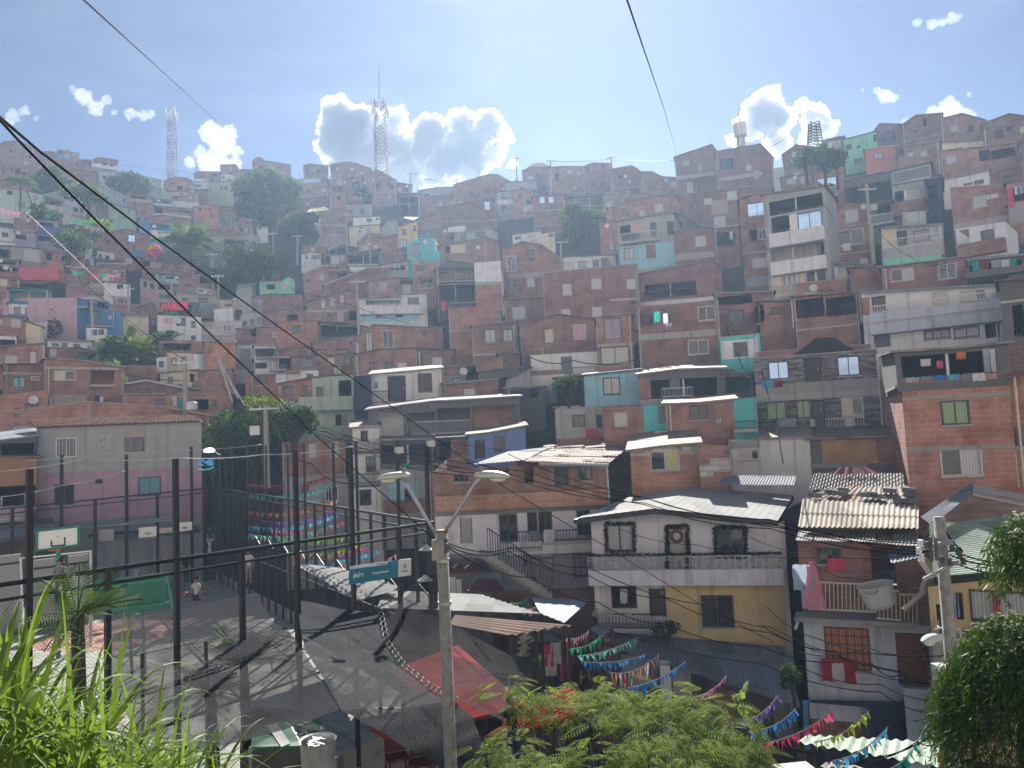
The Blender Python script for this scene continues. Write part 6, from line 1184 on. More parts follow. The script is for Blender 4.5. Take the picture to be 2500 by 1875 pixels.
def goal(label, pts, r_, mat, rad=.06):
    g_ = empty('football_goal', PZ(*pts[1], r_), 0, label, 'goal'); mb = MB(); P4 = [PZ(*p, r_) for p in pts]
    P4[0].z = P4[3].z = CZ; mb.tube(P4, rad, 6); adopt(mb.build('frame', mat), g_)
    mb = MB(); bk = Vector((-.5, 1, 0)).normalized()*1.2
    for i in (0, 3): mb.tube([P4[i], P4[i]+bk], rad*.6, 5)
    mb.tube([P4[0]+bk, P4[3]+bk], rad*.6, 5)
    for i, k in ((1, 0), (2, 3)): mb.tube([P4[i], P4[k]+bk], rad*.6, 5)
    adopt(mb.build('back_frame', mat), g_)
goal('white football goal at the far left of the court', [('C1', 175, 1290), ('C1', 175, 910), ('C1', 765, 850), ('C1', 765, 1200)], 38, 'wf')
goal('dark metal goal frame under the black shade sail', [('D1', 1210, 1200), ('D1', 1200, 690), ('D1', 1735, 590), ('D1', 1775, 1170)], 18.5, 'df', .04)
gbf = Facade(*Z('C1', 1100, 1370), 32, R(8)); gb_ = empty('green_board', gbf.o, gbf.rz, 'big green panel board standing on posts beside the court', 'board')
q = [gbf.uv(*Z('C1', *p)) for p in ((805, 1100), (1400, 1030), (1402, 1330), (805, 1385))]
mb = MB(); mb.prism([(x, 0, z) for x, z in q], [(x, .05, z) for x, z in q]); mb.build('panel', 'gp', gb_)
plain('gp2', 'green_tube_paint', (0.06, 0.33, 0.22), 0.5)
for a_, b2 in (((820, 1160), (1405, 1080)), ((925, 1345), (1430, 1280)), ((815, 1110), (845, 1370))):
    mb = MB(); (x0, z0), (x1, z1) = gbf.uv(*Z('C1', *a_), .06), gbf.uv(*Z('C1', *b2), .06); mb.tube([(x0, -.06, z0), (x1, -.06, z1)], .04, 6); mb.build('rail', 'gp2', gb_)
for x_, y_ in ((1090, 1380), (1200, 1370)):
    mb = MB(); x0, z0 = gbf.uv(*Z('C1', x_, y_)); mb.tube([(x0, .1, z0+.2), (x0+.1, .1, CZ-gbf.o.z)], .06, 6); mb.build('post', 'gp', gb_)
mb = MB(); (x0, z0), (x1, z1) = gbf.uv(*Z('C1', 1405, 1060)), gbf.uv(*Z('C1', 1490, 1570)); mb.tube([(x0, -.05, z0), (x1, -.6, max(z1, CZ-gbf.o.z))], .05, 6); mb.build('post', 'gp2', gb_)
# grey wall slabs behind the goal
for x0, x1, y0, y1, lab in ((-60, 180, 870, 1215, 'grey wall panel at the far left behind the goal'), (285, 470, 905, 1185, 'grey wall panel inside the goal mouth, left of the dark gap'), (578, 745, 870, 1130, 'grey wall panel inside the goal mouth, right of the dark gap')):
    f_ = Facade(*Z('C1', (x0+x1)/2, y1), 43.5, R(10)); o_ = empty('wall_panel', f_.o, f_.rz, lab, 'wall'); (a_, b2) = f_.uv(*Z('C1', x0, y1)), f_.uv(*Z('C1', x1, y0))
    mb = MB(); mb.box(a_[0], b2[0], 0, .15, CZ-f_.o.z-.3, b2[1]); mb.build('panel', 'g', o_); mb = MB(); mb.box(a_[0]-.01, b2[0]+.01, -.03, -.003, b2[1]-.45, b2[1]-.35); mb.build('rail', 'bk', o_)
h('C1', '-60,640 460,620', 1300, 'gd', 'n', 'dark shop row with signs under the blue-grey canopy', 'o:0,760,440,1200', r=51, dep=3)
for x0, y0, x1, y1, mt, lab in ((1172, 640, 1320, 735, 'sw', 'white shop sign with a yellow blot under the green canopy'), (1345, 640, 1565, 700, 'c', 'cream shop sign under the green canopy beside the white one'), (1500, 600, 1620, 680, 'sw', 'blank white box sign at the end of the green canopy'), (820, 660, 960, 770, 'g', 'grey hatch board under the green canopy')):
    f_ = Facade(*Z('C1', (x0+x1)/2, y1), 50, 0); o_ = empty('shop_sign', f_.o, f_.rz, lab, 'sign'); a_, b2 = f_.uv(*Z('C1', x0, y1)), f_.uv(*Z('C1', x1, y0))
    mb = MB(); mb.box(a_[0], b2[0], 0, .08, a_[1], b2[1]); mb.build('panel', mt, o_); mb = MB(); w2 = (b2[0]-a_[0])
    mb.poly([(a_[0]+w2*(.5+.3*math.cos(t_*.7)*random.uniform(.6, 1)), -.004, a_[1]+(b2[1]-a_[1])*(.35+.2*math.sin(t_*.7)*random.uniform(.6, 1))) for t_ in range(9)]); mb.build('printed_patch', 'y' if 'yellow' in lab else 'cn', o_)
# ---- shade sails: woven net that lets part of the light and view through
def sailmat(key, c, al):
    m, nt, b = newmat(key, key); ov = coords(nt); n1 = noisef(nt, ov, 1.1, 6, 0.35, 0.65); n2 = noisef(nt, ov, 48, 2, 0.4, 0.66)
    col = mixc(nt, n2, tuple(x*.35 for x in c), tuple(x*2.1 for x in c)); L(nt, col, b.inputs['Base Color']); b.inputs['Roughness'].default_value = .9; b.inputs['Specular IOR Level'].default_value = .12  # speckle puts sunlit flecks of the mesh into the colour
    tl_ = N(nt, 'ShaderNodeBsdfTranslucent'); L(nt, col, tl_.inputs[0]); mx = N(nt, 'ShaderNodeMixShader'); mx.inputs[0].default_value = .22; L(nt, b.outputs[0], mx.inputs[1]); L(nt, tl_.outputs[0], mx.inputs[2])
    tr = N(nt, 'ShaderNodeBsdfTransparent'); tr.inputs[0].default_value = (.9, .9, .92, 1); m3 = N(nt, 'ShaderNodeMixShader')
    mr = N(nt, 'ShaderNodeMapRange'); mr.inputs[3].default_value = al-.14; mr.inputs[4].default_value = al+.14; L(nt, n1, mr.inputs[0])
    L(nt, mr.outputs[0], m3.inputs[0]); L(nt, mx.outputs[0], m3.inputs[1]); L(nt, tr.outputs[0], m3.inputs[2]); L(nt, m3.outputs[0], nt.nodes['Material Output'].inputs[0])
sailmat('sail', (.036, .038, .043), .07); sailmat('sail3', (.036, .034, .038), .5); sailmat('sail2', (.034, .035, .04), .27)
def sail(label, left, right, mat, sag, nu=14, nv=22):
    """two edge lines (lists of points) joined by a sagging net"""
    def at(ls, t):
        k = min(int(t*(len(ls)-1)), len(ls)-2); s = t*(len(ls)-1)-k; return ls[k].lerp(ls[k+1], s)
    mb = MB()
    for j in range(nv+1):
        a, b = at(left, j/nv), at(right, j/nv)
        for i in range(nu+1):
            s = i/nu; p = a.lerp(b, s); p = p-Vector((0, 0, sag*math.sin(math.pi*s)*(.4+.6*math.sin(math.pi*j/nv)))) + Vector((0, 0, .014*math.sin(s*9+j*.8)))
            mb.v.append(tuple(p))
    for j in range(nv):
        for i in range(nu): a = j*(nu+1)+i; mb.f.append((a, a+1, a+nu+2, a+nu+1)); mb.m.append(0)
    return tag(mb.build('shade_sail', mat, None, True), label, 'shade sail', 'black shade nets over the market')
D2 = lambda x, y, r_: PZ('D2', x, y, r_)
SA = sail('big dark shade net between the chain of rings and the concrete pole', [D2(370, 240, 21.5), D2(390, 480, 19.2), D2(430, 650, 17.6), D2(560, 860, 16), D2(740, 1170, 14.2)], [D2(1060, 360, 21), D2(1110, 600, 18.8), D2(1250, 800, 17.3), D2(1480, 985, 15.6), D2(1700, 1100, 14.6)], 'sail', .06)
SA2 = sail('lowest dark shade net corner hanging towards the concrete pole foot', [D2(740, 1175, 14.2), D2(1000, 1310, 13.8), D2(1300, 1500, 13.4), D2(1630, 1690, 13.2)], [D2(1700, 1102, 14.6), D2(1850, 1240, 14.2), D2(1900, 1380, 13.8), D2(1960, 1500, 13.5)], 'sail', .03)
SB = sail('dark shade net right of the concrete pole, glowing red over the red roof', [D2(1080, 350, 21), D2(1130, 600, 18.9), D2(1270, 800, 17.4), D2(1500, 985, 15.7), D2(1720, 1090, 14.7), D2(2150, 1270, 14.2)], [D2(1530, 10, 21.6), D2(1650, 440, 20.5), D2(1900, 570, 19.8), D2(2150, 700, 19.2), D2(2212, 780, 19), D2(2330, 960, 18.5)], 'sail3', .07)
SCc = sail('thin shade net hanging over the near half of the court', [PZ('D1', 930, 420, 24), PZ('D1', 900, 700, 20), PZ('D1', 950, 1000, 17), PZ('D1', 1300, 1630, 13.6)], [D2(20, 180, 23), D2(160, 430, 20.5), D2(290, 490, 19.4), D2(420, 690, 17.4), D2(560, 900, 15.8), D2(730, 1170, 14.3)], 'sail2', .1)
# lacing rings along the seams
def lacing(label, pts, n, rr, open_=1.0):
    for i in range(n):
        t = (i+.5)/n; k = min(int(t*(len(pts)-1)), len(pts)-2); s = t*(len(pts)-1)-k; p = pts[k].lerp(pts[k+1], s); d = (pts[k+1]-pts[k]).normalized(); sd = d.cross(Vector((0, 0, 1))).normalized()
        ln_ = (pts[k+1]-pts[k]).length*(len(pts)-1)/n*.48; mb = MB()
        mb.tube([p+d*(ln_*math.cos(2*math.pi*j/12))+sd*(rr*math.sin(2*math.pi*j/12))+Vector((0, 0, .05)) for j in range(13)], .014, 4)
        tag(mb.build('lacing_ring', 'cn'), label, 'ring', label+' group' if False else 'cord rings lacing two shade nets together')
lacing('pale cord ring in the row lacing the two big shade nets together', [D2(1070, 355, 20.9), D2(1120, 600, 18.8), D2(1260, 800, 17.3), D2(1490, 985, 15.6), D2(1710, 1095, 14.6)], 22, .06)
# red roof and stall goods under the nets
def slab(name, pts, mat, label, cat, th=.06):
    mb = MB(); quad3(mb, *pts, th); return tag(mb.build(name, mat), label, cat)
plain('rr', 'red_roof_sheet', (0.34, 0.06, 0.055), .95, 0, .2, 2, .05)
slab('red_roof', [D2(1140, 860, 18), D2(1700, 1300, 15.6), D2(2300, 1150, 17), D2(1720, 640, 20.5)], 'rr', 'flat red roof seen through the shade net', 'roof')
sheet('red_roof', [PZ('D3', -200, 1400, 14.6), PZ('D3', 380, 1290, 15.5), PZ('D3', 790, 1120, 17), PZ('D3', 480, 970, 18)], 'rr', 'red tile-like roof below the front tree', per=.2, amp=.03)
slab('red_banner', [D2(985, 1350, 15), D2(1140, 1430, 15), D2(1140, 1360, 15.2), D2(985, 1290, 15.2)], 'rd', 'red banner strip under the edge of the shade net', 'banner', .15)
# market tin roofs
sheet('market_roof', [PZ('C3', 0, 1560, 21.5), PZ('C3', 530, 1470, 23.5), PZ('C2', 1700, 1560, 23), PZ('C2', 1645, 1640, 21.5)], 'pr', 'pinkish corrugated market roof right of the concrete pole', per=.42, amp=.03)
sheet('market_roof', [PZ('C3', 250, 1375, 24.2), PZ('C2', 1900, 1385, 28), PZ('C2', 1100, 1350, 27.5), PZ('C2', 1040, 1500, 23.5)], 'wr', 'bright zinc market roof crossing behind the concrete pole', per=.42, amp=.03)
sheet('market_roof', [PZ('C2', 1250, 1340, 25.5), PZ('C2', 900, 1180, 32), PZ('C2', 330, 1120, 31), PZ('C2', 870, 1440, 25)], 'wr', 'glaring zinc market roof behind the near fence, left of the sign', per=.42, amp=.03)
sheet('market_roof', [PZ('D3', 195, 590, 26.5), PZ('D3', 470, 590, 27), PZ('D3', 350, 525, 28), PZ('D3', 215, 560, 28)], 'wr', 'small pale canopy sheet over the hat stall', per=.5, amp=.01)
slab('red_umbrella_roof', [PZ('C2', 1800, 1370, 30), PZ('C2', 2110, 1370, 30), PZ('C2', 2050, 1270, 32), PZ('C2', 1900, 1260, 32)], 'f_dark red', 'dark red market canopy below the outdoor stair', 'canopy')
slab('red_canopy', [PZ('C2', 1630, 1200, 33), PZ('C2', 1910, 1200, 33), PZ('C2', 1900, 1145, 35), PZ('C2', 1630, 1140, 35)], 'f_dark red', 'dark red cloth canopy right behind the concrete pole', 'canopy')
h('C2', '1630,1210 2000,1200', 1420, 'gd', 'n', 'dark market stall row with pinned cards behind the concrete pole', 'P:1650,1240,1690,1390:w;P:1720,1260,1740,1380:w', r=33, dep=3, dn=5)
h('D3', '60,440 480,480', 850, 'gd', 'n', 'dark market stall hung with hats', 'o:80,540,460,840', r=29, dep=3, dn=3)
def lathe(mb, c, prof, n=14, mi=0, sx=1, sy=1):
    for (r0, z0), (r1, z1) in zip(prof, prof[1:]):
        for j in range(n):
            g0, g1 = 2*math.pi*j/n, 2*math.pi*(j+1)/n; e = lambda r_, z_, g: (c.x+sx*r_*math.cos(g), c.y+sy*r_*math.sin(g), c.z+z_)
            mb.poly([e(r0, z0, g0), e(r0, z0, g1), e(r1, z1, g1), e(r1, z1, g0)], mi)
for k, (x, y) in enumerate(((135, 600), (140, 650), (130, 700), (270, 740), (150, 560))):
    mb = MB(); lathe(mb, PZ('D3', x, y, 28), [(.25, 0), (.24, .02), (.12, .03), (.11, .13), (.08, .16), (0, .16)], 16)
    tag(mb.build('straw_hat', 'c', None, True), ['straw hat near the top of the hat stall', 'straw hat second from the top of the hat stall', 'straw hat on the lower rung of the hat stall', 'straw hat apart to the right in the hat stall', 'straw hat crowning the stack in the hat stall'][k], 'hat', 'straw hats of the market stall')
for k, (x, y, c_) in enumerate(((340, 620, 'rose'), (405, 600, 'white'), (490, 590, 'pink'), (495, 640, 'navy'), (488, 740, 'rose'), (360, 700, 'white'))):
    cloth(PZ('D3', x, y, 27.8), None, 0, .42, .75, c_, c_+' garment hanging '+('at the right corner post' if x > 480 else 'inside')+' of the hat stall'+(', low down' if y > 690 else ''), 'garment', 'garments for sale at the hat stall', 'hanging_garment')
# stall goods at the bottom edge
tn = empty('market_tent', D2(300, 1400, 13.6), 0, 'green market tent with torn white lettering under the shade net', 'tent')
tp = [D2(-30, 1480, 14.6), D2(420, 1470, 14.8), D2(610, 1400, 15.2), D2(590, 1290, 15.8), D2(470, 1230, 16.2), D2(0, 1310, 16)]
mb = MB(); mb.prism([p-Vector((0, 0, .05)) for p in tp], tp); adopt(mb.build('canopy', 'gp'), tn)
def onplane(x, y, z_=.03):   # lay a patch on the tent canopy
    d = ray(*Z('D2', x, y)); n_ = (tp[1]-tp[0]).cross(tp[4]-tp[0]).normalized(); t_ = tp[0].dot(n_)/d.dot(n_); return d*t_*(1-.004)
mb = MB(); mb.poly([onplane(*p) for p in ((110, 1300), (190, 1280), (310, 1450), (230, 1480))])
for k in range(12):
    x, y = random.uniform(310, 560), random.uniform(1265, 1400); a_ = random.uniform(-.5, .3); w2, h2 = random.uniform(25, 60), random.uniform(12, 24)
    mb.poly([onplane(x, y), onplane(x+w2, y+a_*20), onplane(x+w2*.9, y+h2), onplane(x+w2*.2, y+h2*1.3)])
adopt(mb.build('lettering', 'sw'), tn)
for p_ in (tp[0], tp[1], tp[3]): m2 = MB(); m2.tube([p_, f2(p_, -12)], .03, 6); adopt(m2.build('pole', 'pg'), tn)
cb_ = empty('steel_bin', D2(545, 1660, 12.6), 0, 'tall shiny steel bin full of paper at the bottom edge', 'bin'); mb = MB(); lathe(mb, Vector((0, 0, 0)), [(.24, -1.2), (.25, .0), (.27, .42), (.29, .44), (.26, .42), (.25, .2)], 18); mb.build('body', 'pg', cb_, True)
mb = MB()
for k in range(12): p_ = Vector((random.uniform(-.15, .15), random.uniform(-.15, .15), .33+random.uniform(0, .1))); e = Vector((random.gauss(0, 1), random.gauss(0, 1), random.gauss(0, .5))).normalized()*.09; g_ = e.cross(Vector((.3, .2, 1))).normalized()*.07; mb.poly([p_-e, p_+g_, p_+e, p_-g_])
mb.build('paper', 'sw', cb_)
for k, (x, y, c_, lab) in enumerate(((1210, 1560, 'rose', 'pink plastic chair darkened in colour for net shade, left one'), (1420, 1600, 'rose', 'pink plastic chair darkened in colour for net shade, beside the pole'))):
    ch = empty('plastic_chair', D2(x, y, 16), R(20), lab, 'chair', 'dark pink plastic chairs under the net'); mb = MB(); mb.box(-.22, .22, -.22, .22, -.03, 0); mb.build('seat', 'f_dark red', ch); mb = MB(); mb.prism([(-.22, .2, .02), (.22, .2, .02), (.22, .24, .02), (-.22, .24, .02)], [(-.2, .28, .5), (.2, .28, .5), (.2, .32, .5), (-.2, .32, .5)]); mb.build('backrest', 'f_dark red', ch)  # dark red puts the shade of the net into the chair colour
    for sx in (-.19, .19):
        for sy in (-.19, .19): mb = MB(); mb.tube([(sx, sy, -.03), (sx*1.15, sy*1.15, -.45)], .025, 5); mb.build('leg', 'f_dark red', ch)
h('D2', '-120,1500 475,1490', 1760, 'gd', 'n', 'added dark block standing in for shade below the green tent', '', r=15.2, dn=6, dep=2)  # dark box added to fill the shaded space under the tent
# ---------------------------------------------------------------- towers, poles, cables
def polyl(pts, k=10, sag=0.0):
    out = []
    for a, b in zip(pts, pts[1:]):
        for i in range(k): t = i/k; p = a.lerp(b, t); p.z -= sag*4*t*(1-t); out.append(p)
    return out+[pts[-1]]
def cable(label, pts, rad, mat='cb', sag=0.0, name='overhead_cable', cat='cable', group=None):
    mb = MB(); mb.tube(polyl([PZ(*q) for q in pts], 10, sag), rad, 5); return tag(mb.build(name, mat, None, True), label, cat, group)
cable('thick black cable from the top left corner ending near the street light pole', [('F', -60, 215, 5), ('F', 7, 300, 6), ('F', 46, 343, 7), ('F', 237, 540, 9), ('F', 477, 780, 11.5), ('F', 640, 937, 13.5), ('F', 756, 1050, 15), ('F', 1062, 1318, 16)], .0115)
cable('thick black cable from the top left corner ending at the yellow-walled house', [('F', -60, 235, 6), ('F', 9, 294, 6.6), ('F', 98, 370, 8), ('F', 367, 572, 11), ('F', 640, 769, 14), ('F', 863, 926, 17), ('F', 1141, 1125, 21), ('F', 1240, 1195, 22.5), ('F', 1480, 1335, 24), ('F', 1715, 1479, 26), ('F', 1890, 1568, 28)], .013)
cable('thin cable running from the top edge down to the turret house on the left ridge', [('F', 175, -30, 9), ('F', 205, 0, 10), ('F', 400, 178, 30), ('F', 566, 330, 120), ('F', 626, 386, 190)], .012)
cable('twisted cable dropping from the top edge to the tall peaked house', [('F', 1522, -40, 10), ('F', 1531, 0, 11), ('F', 1575, 130, 18), ('F', 1620, 262, 40), ('F', 1654, 383, 108)], [.015]*41)
cable('pale cable slanting down across the lower left hillside', [('F', 58, 514, 30), ('F', 135, 585, 32), ('F', 270, 714, 36)], .02, 'pg')
cable('short dark cable on the pale green house at the left edge', [('F', 64, 463, 140), ('F', 85, 515, 140)], .09)
for k, pts in enumerate(([(660, 985, 40), (870, 1070, 27), (1290, 1152, 20), (1575, 1215, 17), (1880, 1268, 15), (2290, 1327, 14)], [(840, 1062, 30), (1240, 1165, 20), (1575, 1228, 17), (1880, 1277, 15), (2290, 1335, 14)],
        [(1130, 1118, 20), (1575, 1232, 17), (1880, 1290, 15), (2300, 1355, 14)], [(1240, 1108, 21), (1575, 1215, 17), (2020, 1300, 15), (2320, 1345, 14)],
        [(1090, 1325, 12.7), (1250, 1335, 15), (1437, 1385, 16), (1715, 1476, 18), (1880, 1530, 19), (2200, 1640, 15)], [(1095, 1333, 12.7), (1240, 1345, 15), (1437, 1405, 16), (1625, 1460, 17), (1880, 1545, 18), (2300, 1660, 14)],
        [(1098, 1340, 12.7), (1300, 1410, 15), (1460, 1470, 16), (1625, 1522, 17), (1860, 1578, 17), (2060, 1615, 16), (2290, 1665, 14)], [(1860, 1527, 16), (2040, 1590, 15.5), (2130, 1620, 15), (2200, 1645, 14.5), (2300, 1668, 14)],
        [(1480, 1535, 20), (1860, 1620, 17), (2150, 1690, 15), (2310, 1740, 14)], [(1950, 1625, 17), (2150, 1670, 15.5), (2320, 1705, 14)])):
    cable('slack wire strung between the two concrete poles over the street', [('F',)+q for q in pts], .010, 'cb', .12, 'overhead_wire', 'wire', 'slack wires between the two concrete poles')
for k, pts in enumerate(([(2320, 1340, 14), (2420, 1372, 13), (2560, 1405, 12)], [(2320, 1355, 14), (2420, 1380, 13), (2560, 1425, 12)], [(2325, 1372, 14), (2440, 1402, 13), (2560, 1430, 12)], [(2310, 1300, 14), (2350, 1345, 13.5)])):
    cable('one of the dark wires leaving the right utility pole towards the right edge', [('F',)+q for q in pts], .013, 'cb', .03, 'overhead_wire', 'wire', 'wires leaving the right utility pole')
for pts in ([(1258, 440, 150), (1340, 393, 145), (1490, 388, 140), (1650, 392, 110)], [(1012, 425, 160), (1060, 440, 155), (1110, 447, 150)], [(1875, 360, 110), (1935, 322, 110), (1975, 318, 105)], [(285, 402, 190), (420, 412, 200), (480, 420, 195)]):
    cable('faint power line strung along the skyline '+{1258: 'over the centre ridge', 1012: 'right of the tall tower', 1875: 'left of the lattice pylon', 285: 'behind the left tower'}[pts[0][0]], [('F',)+q for q in pts], .05, 'cg', .3, 'power_line', 'power line')
for k, pts in enumerate(([(628, 985, 50), (745, 1040, 46), (860, 1075, 42), (1062, 1110, 36)], [(628, 990, 50), (750, 1048, 46), (905, 1105, 40), (1130, 1160, 30)], [(655, 1000, 48), (800, 1055, 40), (1010, 1120, 30), (1240, 1150, 24)], [(560, 960, 52), (610, 985, 50), (652, 992, 48)], [(540, 940, 54), (600, 975, 51), (652, 1000, 48)], [(655, 1010, 48), (700, 1090, 42), (760, 1130, 36), (850, 1180, 30)], [(580, 985, 51), (560, 1030, 50), (515, 1062, 49)])):
    cable('thin service wire spreading from the utility pole in the dark tree shade', [('F',)+q for q in pts], .022, 'cb', .25, 'service_wire', 'wire', 'service wires around the shaded utility pole')
for k, pts in enumerate(([(-20, 1152, 30), (210, 1120, 26), (430, 1118, 23), (640, 1110, 24), (862, 1090, 23)], [(-20, 1215, 30), (150, 1185, 30), (305, 1150, 30)], [(60, 1125, 40), (300, 1103, 40), (430, 1100, 40), (640, 1085, 40)])):
    cable('pale thin wire strung between the tall poles above the court fence', [('F',)+q for q in pts], .014, 'pg', .06, 'fence_wire', 'wire', 'pale wires above the court fence')
for k, pts in enumerate(([(1860, 905, 44), (1895, 1010, 38), (1912, 1130, 32)], [(1770, 790, 58), (1800, 860, 50), (1830, 925, 44)], [(1290, 870, 46), (1400, 880, 46), (1560, 875, 45)], [(2140, 560, 74), (2220, 625, 66), (2290, 640, 62)], [(1870, 580, 72), (1950, 570, 72), (2010, 552, 72)], [(1500, 1018, 44), (1700, 1020, 43), (1900, 1025, 42)], [(130, 620, 100), (290, 760, 90), (455, 880, 62)], [(715, 520, 110), (780, 545, 110), (845, 530, 110)])):
    cable('dark wire sagging across the house fronts '+('at the upper right', 'at the middle right')[k % 2] if k < 6 else 'dark wire sagging across the houses at left', [('F',)+q for q in pts], .03, 'cb', .3, 'house_wire', 'wire', 'wires sagging across house fronts')
for k, pts in enumerate(([(930, 1095, 36), (1100, 1080, 36), (1360, 1100, 36)], [(1240, 1020, 44), (1350, 1040, 44), (1560, 1090, 42)], [(1510, 1290, 29), (1700, 1330, 27), (1990, 1360, 25)], [(1830, 1310, 29), (1975, 1345, 25), (2240, 1350, 15)], [(1985, 1375, 28), (2080, 1410, 28), (2165, 1400, 28), (2240, 1440, 27)], [(1870, 1480, 22), (2000, 1560, 20), (2320, 1600, 14.2)], [(1950, 1590, 22), (2120, 1580, 18), (2270, 1575, 14)], [(2320, 1780, 14), (2240, 1810, 15), (2040, 1860, 15)], [(1860, 1770, 15.5), (2000, 1840, 15), (2120, 1850, 14.5), (2330, 1750, 14)], [(1120, 700, 90), (1300, 735, 85), (1420, 745, 82)], [(700, 700, 100), (860, 745, 85), (1000, 790, 78)], [(2000, 640, 70), (2130, 655, 68), (2330, 640, 62)], [(60, 900, 72), (250, 905, 70), (450, 930, 66)])):
    cable('thin dark wire looping between the near houses' if k < 9 else 'thin dark wire looping between the far houses', [('F',)+q for q in pts], .012 if k < 9 else .03, 'cb', .15, 'thin_wire', 'wire', 'thin wires looping between '+('near' if k < 9 else 'far')+' houses')
def lattice(label, base, top, r_, wb, wt, bands, n=22, antenna=True):
    b, t = P(*base, r_), P(*top, r_); t = Vector((b.x, b.y, t.z)); H_ = t.z-b.z
    o_ = empty('telecom_tower', b, 0, label, 'tower'); sgm = []
    for k in range(n):
        z0, z1 = H_*k/n, H_*(k+1)/n; w0, w1 = wb+(wt-wb)*k/n, wb+(wt-wb)*(k+1)/n; c0 = [(-w0, -w0), (w0, -w0), (w0, w0), (-w0, w0)]; c1 = [(-w1, -w1), (w1, -w1), (w1, w1), (-w1, w1)]
        mb = sgm[-1] if sgm and int(k*bands/n) == int((k-1)*bands/n) and k else MB()
        if not sgm or mb is not sgm[-1]: sgm.append(mb)
        rr = .085
        for i in range(4):
            j = (i+1) % 4; mb.tube([(*c0[i], z0), (*c1[i], z1)], rr, 4); mb.tube([(*c0[i], z0), (*c1[j], z1)], rr*.6, 4); mb.tube([(*c0[i], z0), (*c0[j], z0)], rr*.6, 4)
    for i, mb in enumerate(sgm): mb.build('lattice_section', ('gd' if bands == 1 else 'pg') if bands < 4 else ('tr' if i % 2 == 0 else 'tw'), o_)
    if antenna:
        mb = MB()
        for k in range(9):
            g = k*.7; z_ = H_*(.86+.05*(k % 3)); mb.box(1.1*wt*math.cos(g)*1.6-.2, 1.1*wt*math.cos(g)*1.6+.2, 1.6*wt*math.sin(g)-.2, 1.6*wt*math.sin(g)+.2, z_, z_+2.0)
        mb.build('antenna_panel', 'wf', o_); mb = MB(); mb.tube([(0, 0, H_), (0, 0, H_*1.0+4)], .1, 5); mb.build('mast', 'pg', o_)
    return o_
lattice('slim red and white lattice telecom tower on the left ridge', (420, 437), (413, 276), 200, .85, .75, 8)
T2 = lattice('tall red and white lattice telecom tower rising from the centre hillside', (936, 560), (921, 245), 160, 1.35, 1.0, 7, 30)
mb = MB(); H_ = P(921, 245, 160).z-T2.location.z; mb.tube([(0, 0, H_+3.5), (0, 0, H_+9)], .07, 5); mb.build('mast', 'pg', T2)
lattice('small lattice mast above the broad peaked house', (1810, 362), (1807, 330), 118, .45, .4, 3, 7)
lattice('dark lattice pylon on the right ridge left of the mint house', (1990, 348), (1984, 300), 104, .7, .5, 1, 7, False)
def upole(label, b, t, r_, rad=.14, arm=1.0, mat='pl', name='utility_pole', arms=1):
    p0, p1 = P(*b, r_), P(*t, r_); o_ = empty(name, p0, 0, label, 'pole'); H_ = p1.z-p0.z; dx = Vector((p1.x-p0.x, p1.y-p0.y, 0))
    mb = MB(); mb.tube([(0, 0, -2), (dx.x*.5, dx.y*.5, H_*.5), (dx.x, dx.y, H_)], [rad*1.15, rad, rad*.8], 8); mb.build('shaft', mat, o_)
    for k in range(arms):
        z_ = H_*(.93-.12*k); mb = MB(); mb.box(dx.x-arm, dx.x+arm, -.05+dx.y-rad, .05+dx.y-rad, z_-.05, z_+.05); mb.build('crossarm', 'pg', o_)
        mb = MB()
        for x in (-arm*.9, -arm*.3, arm*.3, arm*.9): mb.tube([(dx.x+x, dx.y-rad, z_+.05), (dx.x+x, dx.y-rad, z_+.22)], .05, 6)
        mb.build('insulator', 'sl', o_)
    return o_
for lb, b, t, r_ in (('thin power pole with a crossarm on the skyline left of centre', (1262, 445), (1260, 385), 150), ('small power pole at the left end of the flat-topped skyline house', (1345, 410), (1343, 392), 145), ('power pole with a transformer at the right corner of the flat-topped skyline house', (1495, 410), (1491, 384), 140),
        ('twin-arm power pole on the skyline right of the tall tower', (1003, 470), (1001, 421), 160), ('power pole on the skyline beside the left tower', (481, 420), (477, 382), 195), ('grey pole standing before the white-gabled cluster at centre left', (725, 615), (727, 575), 115),
        ('pale pole beside the dark trees at centre left', (668, 620), (666, 568), 120), ('pole left of the narrow white house among dark trees', (612, 575), (610, 535), 125), ('pole above the little white twin window gable', (903, 610), (901, 555), 112), ('grey pole right of the three-window brick house at centre', (847, 590), (845, 520), 120),
        ('tall concrete pole left of the hot-air balloon cluster', (315, 790), (312, 700), 95), ('concrete pole in front of the blue house with pink side wall', (228, 840), (222, 720), 88), ('concrete pole in front of the cream balcony house at left', (454, 1000), (451, 878), 60), ('pole beside the long white house with the blue base', (875, 780), (871, 682), 78),
        ('pole in front of the hazy tree at centre', (1371, 660), (1369, 588), 85), ('leaning pole before the stacked balcony house at upper right', (2133, 648), (2114, 450), 72), ('bare post at the left of the mint green house', (535, 745), (532, 670), 100), ('pole under the greenhouse roof at the left hillside', (520, 680), (517, 618), 105)):
    upole(lb, b, t, r_, .13 if r_ > 70 else .17, .8)
ut = upole('concrete utility pole wrapped in dark tree shade at the left of the white house', (652, 1110), (648, 990), 48, .16, .9)
mb = MB(); mb.box(-.9, -.35, -.35, -.15, 1.2, 1.75); mb.build('meter_box', 'wf', ut)
